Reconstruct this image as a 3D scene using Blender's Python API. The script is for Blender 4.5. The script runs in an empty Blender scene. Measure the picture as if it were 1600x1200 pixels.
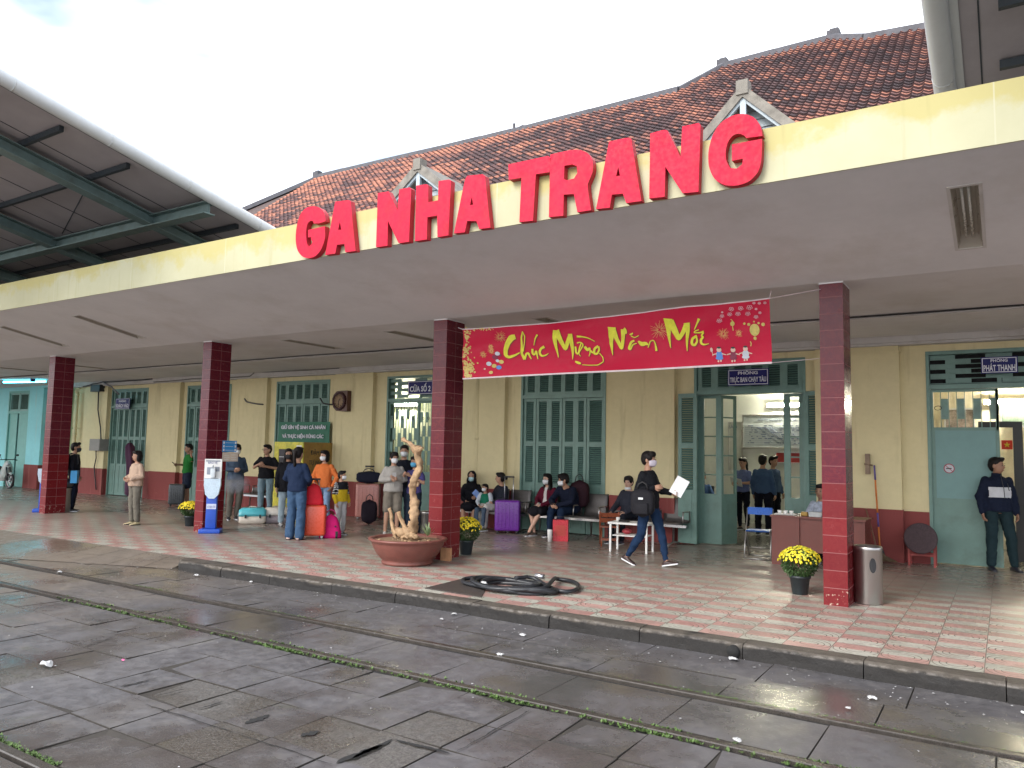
import bpy, bmesh, math, random
from mathutils import Vector, Matrix, noise
random.seed(7)
PI = math.pi
S = bpy.context.scene
COL = S.collection

# ---------------------------------------------------------------- camera
F_PX, YAW, PITCH, ROLL, CAM_H = 1205.17, math.radians(-32.6146), math.radians(4.9117), math.radians(1.0999), 1.70
CD = Vector((math.sin(YAW)*math.cos(PITCH), math.cos(YAW)*math.cos(PITCH), math.sin(PITCH)))
_r0 = Vector((math.cos(YAW), -math.sin(YAW), 0)); _u0 = _r0.cross(CD)
CR = _r0*math.cos(ROLL) + _u0*math.sin(ROLL); CU = -_r0*math.sin(ROLL) + _u0*math.cos(ROLL)
cam_data = bpy.data.cameras.new('camera'); cam = bpy.data.objects.new('camera', cam_data); COL.objects.link(cam)
cam.matrix_world = Matrix(((CR.x, CU.x, -CD.x, 0), (CR.y, CU.y, -CD.y, 0), (CR.z, CU.z, -CD.z, CAM_H), (0, 0, 0, 1)))
cam_data.sensor_width = 36; cam_data.lens = F_PX/1600*36; cam_data.clip_end = 2000; cam_data.clip_start = .05
S.camera = cam

# ---------------------------------------------------------------- world, sun, exposure
SUN_EL, SUN_AZ = math.radians(38), math.radians(200)
w = bpy.data.worlds.new('World'); S.world = w; w.use_nodes = True
nt = w.node_tree; nt.nodes.clear()
def wn(t, **k):
    n = nt.nodes.new(t)
    for a, b in k.items(): setattr(n, a, b)
    return n
out = wn('ShaderNodeOutputWorld'); bg = wn('ShaderNodeBackground'); bg.inputs[1].default_value = .14
sky = wn('ShaderNodeTexSky', sky_type='NISHITA', sun_disc=False, sun_elevation=SUN_EL, sun_rotation=SUN_AZ, air_density=1.0, dust_density=3.0)
tc = wn('ShaderNodeTexCoord'); nz = wn('ShaderNodeTexNoise'); nz.inputs['Scale'].default_value = 2.2; nz.inputs['Detail'].default_value = 5
mp = wn('ShaderNodeMapping'); mp.inputs['Scale'].default_value = (1, 1, 2.2); mp.inputs['Location'].default_value = (.35, .1, .2)
cr = wn('ShaderNodeValToRGB'); cr.color_ramp.elements[0].position = .36; cr.color_ramp.elements[1].position = .56
mx = wn('ShaderNodeMixRGB'); mx.inputs[2].default_value = (9.2, 9.6, 10.2, 1)
L = nt.links.new
L(tc.outputs['Generated'], mp.inputs[0]); L(mp.outputs[0], nz.inputs[0]); L(nz.outputs[0], cr.inputs[0]); L(cr.outputs[0], mx.inputs[0])
L(sky.outputs[0], mx.inputs[1]); L(mx.outputs[0], bg.inputs[0]); L(bg.outputs[0], out.inputs[0])
sd = bpy.data.lights.new('sun', 'SUN'); sd.energy = 1.3; sd.angle = math.radians(25); sd.color = (1, .97, .92)
so = bpy.data.objects.new('sun', sd); COL.objects.link(so)
sdir = Vector((math.sin(SUN_AZ)*math.cos(SUN_EL), math.cos(SUN_AZ)*math.cos(SUN_EL), math.sin(SUN_EL)))
so.rotation_euler = sdir.to_track_quat('Z', 'Y').to_euler(); so.location = (0, 0, 30)
S.view_settings.view_transform = 'Standard'; S.view_settings.look = 'None'; S.view_settings.gamma = 1; S.view_settings.exposure = 1.2
S.view_settings.use_curve_mapping = False
S.render.film_transparent = False
try:
    S.cycles.max_bounces = 8; S.cycles.diffuse_bounces = 5; S.cycles.use_denoising = True
except Exception: pass

# ---------------------------------------------------------------- measuring: a pixel of the 1600x1200 survey photo -> a point on a real plane
def _ray(px, py): return CD*F_PX + CR*(px-800) + CU*(600-py)
def W(px, py, Y): v = _ray(px, py); t = Y/v.y; return Vector((v.x*t, Y, CAM_H+v.z*t))
def G(px, py, z=0): v = _ray(px, py); t = (z-CAM_H)/v.z; return Vector((v.x*t, v.y*t, z))

# ---------------------------------------------------------------- materials
MATS = {}
def lin(c): return tuple(((x/255)/12.92 if x/255 <= .04045 else (((x/255)+.055)/1.055)**2.4) for x in c)
class N:
    """small node-graph writer"""
    def __init__(s, name):
        s.m = bpy.data.materials.new(name); s.m.use_nodes = True; s.t = s.m.node_tree; s.b = s.t.nodes['Principled BSDF']; s.tc = None
    def n(s, t, ins=None, **k):
        x = s.t.nodes.new(t)
        for a, b in k.items(): setattr(x, a, b)
        for a, b in (ins or {}).items():
            if isinstance(b, bpy.types.NodeSocket): s.t.links.new(b, x.inputs[a])
            else: x.inputs[a].default_value = b
        return x
    def co(s, which='Object'):
        if not s.tc: s.tc = s.n('ShaderNodeTexCoord')
        return s.tc.outputs[which]
    def math(s, op, a, b=0.0, c=0.0): return s.n('ShaderNodeMath', {0: a, 1: b, 2: c}, operation=op).outputs[0]
    def noise(s, scale, detail=4, rough=.55, vec=None, dist=0.0):
        return s.n('ShaderNodeTexNoise', {'Vector': vec or s.co(), 'Scale': scale, 'Detail': detail, 'Roughness': rough, 'Distortion': dist}).outputs[0]
    def ramp(s, fac, stops):
        r = s.n('ShaderNodeValToRGB', {0: fac}); e = r.color_ramp.elements
        e[0].position, e[1].position = stops[0][0], stops[-1][0]
        for p, c in stops[1:-1]: e.new(p)
        for i, (p, c) in enumerate(sorted(stops, key=lambda q: q[0])): e[i].color = (*((c,)*3 if isinstance(c, (int, float)) else c), 1)
        return r.outputs[0]
    def mix(s, f, a, b, mode='MIX'):
        x = s.n('ShaderNodeMixRGB', blend_type=mode)
        for i, v in enumerate((f, a, b)):
            if isinstance(v, bpy.types.NodeSocket): s.t.links.new(v, x.inputs[i])
            elif isinstance(v, (int, float)): x.inputs[i].default_value = v if i == 0 else (v, v, v, 1)
            else: x.inputs[i].default_value = (*v, 1)
        return x.outputs[0]
    def set(s, **k):
        al = dict(color='Base Color', rough='Roughness', metal='Metallic', normal='Normal', spec='Specular IOR Level', coat='Coat Weight', trans='Transmission Weight', alpha='Alpha', emc='Emission Color', ems='Emission Strength', sheen='Sheen Weight')
        for a, v in k.items():
            i = s.b.inputs[al[a]]
            if isinstance(v, bpy.types.NodeSocket): s.t.links.new(v, i)
            elif isinstance(v, (tuple, list)): i.default_value = (*v, 1)
            else: i.default_value = v
        return s
    def bump(s, h, strength=.3, dist=.01, normal=None):
        b = s.n('ShaderNodeBump', {'Height': h, 'Strength': strength, 'Distance': dist})
        if normal: s.t.links.new(normal, b.inputs['Normal'])
        return b.outputs[0]
def mat(name, c, rough=.6, var=.15, scale=6, bump=.1, metal=0.0, dirt=None, spec=.5, emit=0, coat=0):
    """general painted/dyed surface: mottled colour, uneven gloss, fine bump"""
    if name in MATS: return MATS[name]
    g = N(name)
    a = g.noise(scale, 5); b = g.noise(scale*7, 3)
    f = g.mix(.35, a, b)
    lo = tuple(x*(1-var) for x in c); hi = tuple(min(x*(1+var), .95) for x in c)
    col = g.ramp(f, [(.3, lo), (.7, hi)])
    if dirt:
        d = g.ramp(g.noise(scale*.7, 6, .65), [(.5, 0), (.72, 1)])
        col = g.mix(g.math('MULTIPLY', d, .55), col, dirt)
    g.set(color=col, rough=g.ramp(b, [(.3, max(rough-.12, .03)), (.7, min(rough+.12, 1))]), metal=metal, spec=spec, coat=coat)
    if bump: g.set(normal=g.bump(b, bump, .004))
    if emit: g.set(emc=c, ems=emit)
    MATS[name] = g.m; return g.m

def m_pillar():
    g = N('pillar_tile'); sp = g.n('ShaderNodeSeparateXYZ', {0: g.co()}); x, y, z = sp.outputs
    row = g.math('FLOOR', g.math('DIVIDE', z, .1985)); fz = g.math('FRACT', g.math('DIVIDE', z, .1985))
    gr = g.math('MAXIMUM', g.math('LESS_THAN', fz, .022), g.math('GREATER_THAN', fz, .985))
    geo = g.n('ShaderNodeNewGeometry'); sn = g.n('ShaderNodeSeparateXYZ', {0: geo.outputs['Normal']})
    side = g.math('GREATER_THAN', g.math('ABSOLUTE', sn.outputs[0]), .5)
    mid = g.math('MULTIPLY', g.math('LESS_THAN', g.math('ABSOLUTE', g.math('SUBTRACT', y, .235)), .003), side)
    gr = g.math('MAXIMUM', gr, mid)
    wn_ = g.n('ShaderNodeTexWhiteNoise', {0: g.n('ShaderNodeCombineXYZ', {0: side, 1: g.math('GREATER_THAN', y, .235), 2: row}).outputs[0]})
    low = g.math('LESS_THAN', z, g.math('ADD', 1.39, g.math('MULTIPLY', side, 0.0)))
    base = g.mix(low, (.100, .009, .021), (.165, .012, .016))
    swirl = g.ramp(g.noise(9, 6, .6, dist=1.4), [(.44, 0), (.5, .8), (.56, 0)])
    base = g.mix(g.math('MULTIPLY', swirl, .35), base, (.24, .035, .03))
    base = g.mix(g.math('MULTIPLY', wn_.outputs[0], .35), base, (.055, .006, .010))
    chip = g.math('MULTIPLY', g.ramp(g.noise(22, 4), [(.6, 0), (.66, 1)]), g.math('LESS_THAN', z, .19))
    base = g.mix(chip, base, (.42, .30, .24))
    col = g.mix(gr, base, (.24, .10, .10))
    g.set(color=col, rough=g.mix(gr, g.ramp(g.noise(14), [(.3, .16), (.8, .32)]), .8), spec=.28, normal=g.bump(gr, -.5, .003))
    return g.m
def m_floor():
    g = N('platform_tile'); sp = g.n('ShaderNodeSeparateXYZ', {0: g.co()}); x, y, z = sp.outputs
    u = g.math('DIVIDE', g.math('ADD', x, 40.03), .3905); v = g.math('DIVIDE', g.math('SUBTRACT', y, 7.36), .2)
    iu = g.math('FLOOR', u); iv = g.math('FLOOR', v); fu = g.math('FRACT', u); fv2 = g.math('FRACT', g.math('DIVIDE', v, 2.0))
    par = g.math('MODULO', g.math('ADD', g.math('ADD', iu, iv), 200.0), 2.0)
    wn_ = g.n('ShaderNodeTexWhiteNoise', {0: g.n('ShaderNodeCombineXYZ', {0: iu, 1: iv}).outputs[0]})
    pink = g.mix(wn_.outputs[0], (.37, .185, .165), (.45, .27, .235)); green = g.mix(wn_.outputs[0], (.33, .34, .285), (.45, .44, .38))
    col = g.mix(par, pink, green)
    # pressed arcs: rings centred on every tile centre
    cu = g.math('MULTIPLY', g.math('SUBTRACT', fu, .5), .39); cv = g.math('MULTIPLY', g.math('SUBTRACT', fv2, .5), .4)
    d = g.math('SQRT', g.math('ADD', g.math('POWER', cu, 2.0), g.math('POWER', cv, 2.0)))
    ring = g.math('LESS_THAN', g.math('ABSOLUTE', g.math('SUBTRACT', g.math('FRACT', g.math('DIVIDE', d, .052)), .5)), .085)
    ring = g.math('MULTIPLY', ring, g.math('GREATER_THAN', d, .04))
    cut = g.noise(5, 2); ring = g.math('MULTIPLY', ring, g.math('GREATER_THAN', cut, .46))
    gu = g.math('LESS_THAN', g.math('MINIMUM', fu, g.math('SUBTRACT', 1.0, fu)), .011)
    gv = g.math('LESS_THAN', g.math('MINIMUM', fv2, g.math('SUBTRACT', 1.0, fv2)), .008)
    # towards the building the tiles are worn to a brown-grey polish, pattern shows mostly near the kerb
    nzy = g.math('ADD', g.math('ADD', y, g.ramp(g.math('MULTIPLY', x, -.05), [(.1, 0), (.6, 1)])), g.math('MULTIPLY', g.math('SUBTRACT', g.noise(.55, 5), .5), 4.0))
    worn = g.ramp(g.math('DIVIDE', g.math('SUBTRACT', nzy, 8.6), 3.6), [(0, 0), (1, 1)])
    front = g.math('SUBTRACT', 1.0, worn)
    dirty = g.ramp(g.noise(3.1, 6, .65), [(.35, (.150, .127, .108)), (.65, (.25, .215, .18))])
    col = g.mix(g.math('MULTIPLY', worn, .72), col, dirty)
    col = g.mix(g.math('MULTIPLY', ring, g.math('MULTIPLY', front, .95)), col, (.10, .075, .06))
    col = g.mix(g.math('MULTIPLY', g.math('MAXIMUM', gu, gv), .8), col, (.085, .065, .055))
    st = g.ramp(g.noise(1.7, 7, .7), [(.48, 0), (.72, 1)]); col = g.mix(g.math('MULTIPLY', st, .5), col, (.14, .115, .09))
    bl = g.ramp(g.noise(4.5, 7, .75), [(.42, 0), (.66, 1)]); col = g.mix(g.math('MULTIPLY', bl, .28), col, (.30, .265, .235)); sc = g.ramp(g.noise(28, 6, .7), [(.3, .75), (.7, 1.1)]); col = g.mix(1.0, col, sc, 'MULTIPLY')
    ro = g.math('ADD', g.ramp(g.noise(1.1, 4, .6), [(.3, .22), (.7, .34)]), g.math('MULTIPLY', front, .22))
    h = g.math('SUBTRACT', g.math('MULTIPLY', g.noise(60, 3), .25), g.math('MAXIMUM', g.math('MULTIPLY', ring, front), g.math('MAXIMUM', gu, gv)))
    g.set(color=col, rough=ro, normal=g.bump(h, .16, .003)); return g.m
def m_slab():
    g = N('wet_concrete_slab'); at = g.n('ShaderNodeAttribute', attribute_name='tone').outputs['Fac']
    n1 = g.noise(1.3, 7, .65); n2 = g.noise(9, 6, .7); n3 = g.noise(45, 4, .6)
    base = g.ramp(g.mix(.5, n1, n2), [(.33, (.044, .043, .047)), (.5, (.090, .087, .092)), (.68, (.155, .146, .142))])
    cr_ = g.math('GREATER_THAN', at, 1.2); base = g.mix(g.math('MULTIPLY', g.math('MINIMUM', at, 1.0), .7), base, (.105, .10, .104)); base = g.mix(cr_, base, g.ramp(g.noise(70, 6, .8), [(.35, (.02, .019, .018)), (.65, (.15, .14, .13))]))
    wet = g.ramp(g.noise(.62, 6, .6), [(.46, 0), (.60, 1)])
    base = g.mix(g.math('MULTIPLY', wet, .5), base, (.045, .033, .022))
    moss = g.ramp(g.noise(2.6, 6, .7), [(.60, 0), (.72, 1)]); base = g.mix(g.math('MULTIPLY', moss, .35), base, (.06, .065, .03))
    base = g.mix(g.math('MULTIPLY', g.ramp(n3, [(.62, 0), (.7, 1)]), .35), base, (.16, .15, .14))
    sp = g.n('ShaderNodeSeparateXYZ', {0: g.co()})
    lf = g.ramp(g.math('DIVIDE', g.math('ADD', g.math('MULTIPLY', sp.outputs[0], -1.0), g.math('MULTIPLY', n1, 6.0)), 16.0), [(.68, 0), (.95, 1)])
    base = g.mix(g.math('MULTIPLY', lf, .8), base, (.19, .155, .12))
    g.set(color=base, rough=g.mix(wet, g.ramp(n2, [(.3, .30), (.7, .62)]), .10), normal=g.bump(g.mix(.5, n2, n3), g.math('ADD', .35, g.math('MULTIPLY', cr_, .6)), .008), spec=.6); return g.m
def m_wall(name, c, patch=(.30, .24, .12)):
    g = N(name); n1 = g.noise(.8, 6, .6); n2 = g.noise(7, 6, .7)
    col = g.ramp(g.mix(.4, n1, n2), [(.3, tuple(x*.86 for x in c)), (.7, tuple(min(1, x*1.06) for x in c))])
    mp = g.n('ShaderNodeMapping', {0: g.co(), 'Scale': (3.5, 3.5, .35)}); st = g.ramp(g.noise(1.6, 5, .6, vec=mp.outputs[0]), [(.55, 0), (.75, 1)])
    col = g.mix(g.math('MULTIPLY', st, .42), col, patch)
    sp = g.ramp(g.noise(3.3, 7, .75), [(.66, 0), (.72, 1)]); col = g.mix(g.math('MULTIPLY', sp, .35), col, patch)
    g.set(color=col, rough=.75, normal=g.bump(g.noise(30, 5), .25, .004)); return g.m
def m_kerb():
    g = N('kerb_concrete'); n1 = g.noise(2.1, 6, .65); n2 = g.noise(14, 6, .7); sp = g.n('ShaderNodeSeparateXYZ', {0: g.co()}); z = sp.outputs[2]
    col = g.ramp(g.mix(.5, n1, n2), [(.33, (.045, .038, .031)), (.68, (.135, .118, .10))])
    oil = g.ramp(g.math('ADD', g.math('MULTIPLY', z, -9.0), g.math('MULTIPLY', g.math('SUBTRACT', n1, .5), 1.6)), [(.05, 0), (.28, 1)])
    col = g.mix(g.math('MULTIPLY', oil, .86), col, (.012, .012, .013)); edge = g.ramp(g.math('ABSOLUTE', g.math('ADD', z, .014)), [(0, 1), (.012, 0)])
    col = g.mix(g.math('MULTIPLY', edge, g.math('MULTIPLY', g.ramp(n2, [(.45, 0), (.6, 1)]), .5)), col, (.26, .24, .22))
    g.set(color=col, rough=g.ramp(n2, [(.3, .45), (.7, .8)]), spec=.25, normal=g.bump(g.mix(.5, n2, g.noise(50, 4, .7)), .8, .012)); return g.m
def m_roof():
    g = N('clay_roof_tile'); at = g.n('ShaderNodeAttribute', attribute_name='tone').outputs['Fac']; n = g.noise(9, 5, .7)
    col = g.ramp(g.mix(.2, at, n), [(.22, (.034, .022, .025)), (.46, (.085, .044, .044)), (.60, (.25, .10, .070)), (.85, (.40, .165, .10))])
    g.set(color=col, rough=.8, normal=g.bump(g.noise(25, 5), .4, .01)); return g.m
def m_fascia():
    g = N('fascia_paint'); n1 = g.noise(.9, 6, .6); sp = g.n('ShaderNodeSeparateXYZ', {0: g.co()}); z = sp.outputs[2]
    col = g.ramp(n1, [(.3, (.39, .375, .235)), (.7, (.47, .46, .31))])
    top = g.ramp(g.math('ADD', g.math('SUBTRACT', z, 4.48), g.math('MULTIPLY', g.math('SUBTRACT', g.noise(1.5, 6, .65), .5), 1.1)), [(0, 0), (.16, 1)])
    col = g.mix(g.math('MULTIPLY', top, .7), col, (.42, .36, .11))
    mp = g.n('ShaderNodeMapping', {0: g.co(), 'Scale': (5, 1, .3)}); st = g.ramp(g.noise(1.5, 5, .6, vec=mp.outputs[0]), [(.58, 0), (.74, 1)])
    col = g.mix(g.math('MULTIPLY', st, .45), col, (.30, .27, .11))
    fx = g.math('FRACT', g.math('DIVIDE', sp.outputs[0], 2.4)); col = g.mix(g.math('MULTIPLY', g.math('LESS_THAN', fx, .005), .6), col, (.50, .49, .36))
    g.set(color=col, rough=.7, normal=g.bump(g.noise(18, 5), .2, .004)); return g.m
M = dict(
    pillar=m_pillar(), floor=m_floor(), slab=m_slab(), wall=m_wall('yellow_plaster', (.66, .575, .335)),
    dado=m_wall('red_plaster', (.215, .040, .036), (.42, .2, .16)), cyan=m_wall('turquoise_plaster', (.30, .70, .74), (.5, .5, .45)), olive=m_wall('olive_plaster', (.30, .33, .18)),
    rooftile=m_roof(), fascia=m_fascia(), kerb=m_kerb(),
    ceil=mat('ceiling_paint', (.63, .615, .62), .8, .07, 1.2, .05, dirt=(.47, .44, .41)),
    cornice=mat('cornice_paint', (.50, .48, .46), .7, .08, 2, .08, dirt=(.25, .21, .17)),
    concrete=mat('weathered_concrete', (.20, .185, .16), .85, .35, 4, .4, dirt=(.06, .055, .045)),
    ground=mat('dark_bedding', (.035, .030, .025), .9, .4, 5, .3),
    rail=mat('rusty_rail', (.20, .14, .095), .5, .3, 8, .3, metal=.4),
    railtop=mat('rail_running_face', (.10, .088, .078), .32, .3, 20, .1, metal=.6),
    teal=mat('teal_paint', (.135, .240, .205), .45, .10, 5, .08, dirt=(.08, .13, .11)),
    tealdk=mat('teal_slat_paint', (.10, .185, .158), .5, .12, 5, .08),
    teallt=mat('pale_teal_paint', (.20, .38, .35), .5, .12, 5, .08), tealcyan=mat('turquoise_door_paint', (.16, .42, .38), .5, .12, 5, .08),
    dark=mat('dark_void', (.012, .012, .012), .9, .2, 4, 0), black=mat('black_plastic', (.018, .018, .02), .45, .2, 12, .05),
    roomwall=mat('office_wall', (.78, .80, .76), .8, .05, 2, .05), roomfloor=mat('office_floor', (.10, .095, .085), .3, .25, 3, .05),
    blue=mat('blue_sign_enamel', (.006, .007, .11), .4, .15, 8, .03, spec=.25), white=mat('white_paint', (.75, .75, .73), .5, .06, 6, .03),
    signwhite=mat('sign_lettering', (.62, .63, .70), .5, .05, 6, 0),
    red=mat('red_letter_foam', (.50, .006, .036), .6, .16, 4, .2, spec=.25, dirt=(.36, .008, .02)), rededge=mat('red_letter_edge', (.40, .010, .025), .6, .15, 10, .12),
    steel=mat('green_steel_beam', (.125, .185, .185), .55, .2, 5, .1, dirt=(.08, .09, .08)), sheet=mat('roof_sheet_underside', (.36, .33, .35), .7, .12, 1.5, .05),
    gutter=mat('grey_gutter', (.52, .54, .55), .4, .06, 3, .05), purlin=mat('dark_purlin', (.03, .04, .05), .6, .2, 5, .1),
    ridge=mat('ridge_mortar', (.075, .075, .085), .85, .3, 6, .5, dirt=(.05, .05, .055)), board=mat('pale_blue_board', (.34, .40, .44), .6, .08, 4, .05),
    lampwhite=mat('lamp_reflector', (.33, .30, .25), .35, .05, 1, 0), tube=mat('tube_glass', (.55, .55, .50), .25, .05, 5, 0),
    chrome=mat('brushed_steel', (.50, .49, .48), .30, .05, 1.5, 0, metal=1.0), alu=mat('aluminium', (.60, .60, .62), .35, .08, 9, .05, metal=.9),
    terracotta=mat('terracotta_glaze', (.17, .058, .045), .42, .18, 5, .12, dirt=(.12, .05, .04)), soil=mat('dry_soil', (.20, .13, .075), .95, .4, 20, .6),
    bark=mat('peeled_wood', (.33, .215, .12), .8, .35, 14, .8, dirt=(.15, .08, .04)), leaf=mat('chrysanthemum_leaf', (.05, .10, .03), .6, .4, 10, .1),
    petal=mat('yellow_petal', (.80, .62, .02), .6, .15, 30, 0), petal2=mat('lime_petal', (.50, .50, .04), .6, .15, 30, 0), darkpot=mat('dark_plastic_pot', (.022, .03, .035), .4, .2, 6, .05),
    wood=mat('varnished_wood', (.24, .065, .030), .35, .25, 6, .12), deskwood=mat('reddish_desk_laminate', (.12, .028, .020), .45, .15, 4, .05), palewood=mat('pale_wood_block', (.55, .28, .14), .6, .2, 8, .2),
    weed=mat('weed_leaf', (.075, .13, .03), .7, .35, 12, .1), litter=mat('scrap_paper', (.42, .42, .42), .7, .2, 8, .1),
)
_g = N('brushed_steel_bin'); _g.set(color=(.46, .45, .44), metal=1.0, rough=.36); M['chrome'] = _g.m
def simple(name, c, rough=.6, **k): return mat(name, c, rough, **k)

# ---------------------------------------------------------------- object and mesh helpers
def tag(o, label=None, cat=None, group=None, kind=None):
    if label: o['label'] = label
    if cat: o['category'] = cat
    if group: o['group'] = group
    if kind: o['kind'] = kind
    return o
def empty(name, loc=(0, 0, 0), rz=0, **k):
    o = bpy.data.objects.new(name, None); COL.objects.link(o); o.location = loc; o.rotation_euler = (0, 0, rz); o.empty_display_size = .1
    return tag(o, **k)
def world_of(o):
    m = Matrix.LocRotScale(o.location, o.rotation_euler, o.scale)
    return world_of(o.parent) @ m if o.parent else m
class MB:
    """collects shapes; build() links them as one mesh object"""
    def __init__(s): s.v = []; s.f = []; s.mi = []; s.sm = []; s.cur = 0; s.smooth = False; s.tone = []; s.t = .5
    def add(s, vs, fs, smooth=None):
        b = len(s.v); s.v += [tuple(v) for v in vs]
        for f in fs: s.f.append(tuple(b+i for i in f)); s.mi.append(s.cur); s.sm.append(s.smooth if smooth is None else smooth); s.tone.append(s.t)
        return s
    def box(s, a, b, M_=None, taper=None):
        (x0, y0, z0), (x1, y1, z1) = a, b
        x0, x1 = min(x0, x1), max(x0, x1); y0, y1 = min(y0, y1), max(y0, y1); z0, z1 = min(z0, z1), max(z0, z1)
        vs = [Vector(p) for p in ((x0, y0, z0), (x1, y0, z0), (x1, y1, z0), (x0, y1, z0), (x0, y0, z1), (x1, y0, z1), (x1, y1, z1), (x0, y1, z1))]
        if M_: vs = [M_ @ v for v in vs]
        return s.add(vs, [(0, 3, 2, 1), (4, 5, 6, 7), (0, 1, 5, 4), (1, 2, 6, 5), (2, 3, 7, 6), (3, 0, 4, 7)], False)
    def rbox(s, a, b, r=.02, M_=None, seg=3):
        """box with rounded vertical edges and a soft top and bottom"""
        (x0, y0, z0), (x1, y1, z1) = a, b
        rings = []
        for z, q in ((z0, r*.7), (z0+r*.35, r*.15), (z0+r, 0), (z1-r, 0), (z1-r*.35, r*.15), (z1, r*.7)):
            pts = []
            for cx, cy, a0 in ((x1-r, y1-r, 0), (x0+r, y1-r, PI/2), (x0+r, y0+r, PI), (x1-r, y0+r, PI*1.5)):
                for k in range(seg+1):
                    t = a0+PI/2*k/seg; pts.append(Vector((cx+(r-q)*math.cos(t), cy+(r-q)*math.sin(t), z)))
            rings.append(pts)
        return s.loft(rings, M_=M_)
    def loft(s, rings, caps=True, M_=None, closed=True, smooth=True):
        n = len(rings[0]); vs = [M_ @ Vector(p) if M_ else Vector(p) for r in rings for p in r]; fs = []
        for i in range(len(rings)-1):
            for j in range(n if closed else n-1):
                k = (j+1) % n; fs.append((i*n+j, i*n+k, (i+1)*n+k, (i+1)*n+j))
        s.add(vs, fs, smooth)
        if caps:
            b = len(s.v)-len(vs)
            for f in (tuple(range(n-1, -1, -1)), tuple((len(rings)-1)*n+j for j in range(n))):
                s.f.append(tuple(b+i for i in f)); s.mi.append(s.cur); s.sm.append(False); s.tone.append(s.t)
        return s
    def lathe(s, prof, c=(0, 0, 0), n=24, sx=1, sy=1, caps=True):
        return s.loft([[Vector((c[0]+r*sx*math.cos(2*PI*j/n), c[1]+r*sy*math.sin(2*PI*j/n), c[2]+z)) for j in range(n)] for r, z in prof], caps)
    def tube(s, pts, r, n=8, caps=True, closed=False):
        pts = [Vector(p) for p in pts]; rs = r if isinstance(r, (list, tuple)) else [r]*len(pts); rings = []
        up = Vector((0, 0, 1)); prev = None
        for i, p in enumerate(pts):
            d = (pts[min(i+1, len(pts)-1)]-pts[max(i-1, 0)])
            if closed: d = pts[(i+1) % len(pts)]-pts[i-1]
            d.normalize()
            if prev is None:
                a = d.cross(up)
                if a.length < .2: a = d.cross(Vector((0, 1, 0)))
            else: a = prev - d*prev.dot(d)
            a.normalize(); prev = a; b = d.cross(a)
            rings.append([p+(a*math.cos(2*PI*j/n)+b*math.sin(2*PI*j/n))*rs[i] for j in range(n)])
        if closed: rings.append(rings[0]); caps = False
        return s.loft(rings, caps)
    def ball(s, c, r, n=12, m=8, M_=None, ax=(1, 1, 1)):
        c = Vector(c); rings = []
        for i in range(m+1):
            t = -PI/2+PI*(i*.98+.01*m)/m; rings.append([Vector((r*ax[0]*math.cos(t)*math.cos(2*PI*j/n), r*ax[1]*math.cos(t)*math.sin(2*PI*j/n), r*ax[2]*math.sin(t))) for j in range(n)])
        T = Matrix.Translation(c) @ (M_ or Matrix())
        return s.loft(rings, True, T)
    def poly(s, pts, y0, y1, holes=None):
        """XZ outline given as (x, z) pairs extruded from y0 (front) to y1, edges take material 1"""
        bm = bmesh.new()
        def ring(ps, y): 
            vv = [bm.verts.new((p[0], y, p[1])) for p in ps]; return vv, [bm.edges.new((vv[i], vv[(i+1) % len(vv)])) for i in range(len(vv))]
        for y in (y0, y1):
            es = []
            for ps in [pts]+(holes or []): es += ring(ps, y)[1]
            bmesh.ops.triangle_fill(bm, use_beauty=True, use_dissolve=False, edges=es)
        bm.verts.index_update(); 
        b = len(s.v); s.v += [tuple(v.co) for v in bm.verts]
        for f in bm.faces: s.f.append(tuple(b+v.index for v in f.verts)); s.mi.append(0); s.sm.append(False); s.tone.append(.5)
        bm.free()
        for ps in [pts]+(holes or []):
            n = len(ps); q = [(p[0], y0, p[1]) for p in ps]+[(p[0], y1, p[1]) for p in ps]; c = s.cur; s.cur = 1
            s.add(q, [(i, (i+1) % n, n+(i+1) % n, n+i) for i in range(n)], False); s.cur = c
        return s
    def build(s, name, mats, parent=None, loc=None, rz=0, origin=None, tone=False, **k):
        me = bpy.data.meshes.new(name); vs = s.v
        if origin: o_ = Vector(origin); vs = [tuple(Vector(v)-o_) for v in vs]
        me.from_pydata(vs, [], s.f)
        for m_ in (mats if isinstance(mats, (list, tuple)) else [mats]): me.materials.append(m_)
        me.polygons.foreach_set('material_index', s.mi); me.polygons.foreach_set('use_smooth', s.sm)
        if tone:
            at = me.attributes.new('tone', 'FLOAT', 'FACE'); at.data.foreach_set('value', s.tone)
        bm = bmesh.new(); bm.from_mesh(me); bmesh.ops.recalc_face_normals(bm, faces=bm.faces); bm.to_mesh(me); bm.free()
        me.update()
        o = bpy.data.objects.new(name, me); COL.objects.link(o)
        if parent: o.parent = parent
        if origin: o.location = origin
        if loc: o.location = loc
        if rz: o.rotation_euler = (0, 0, rz)
        return tag(o, **k)
def kids(o): return [c for c in bpy.data.objects if c.parent == o]
def copy_tree(o, parent=None, **k):
    c = o.copy(); COL.objects.link(c); c.parent = parent
    for ch in kids(o): copy_tree(ch, c)
    return tag(c, **k)
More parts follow.
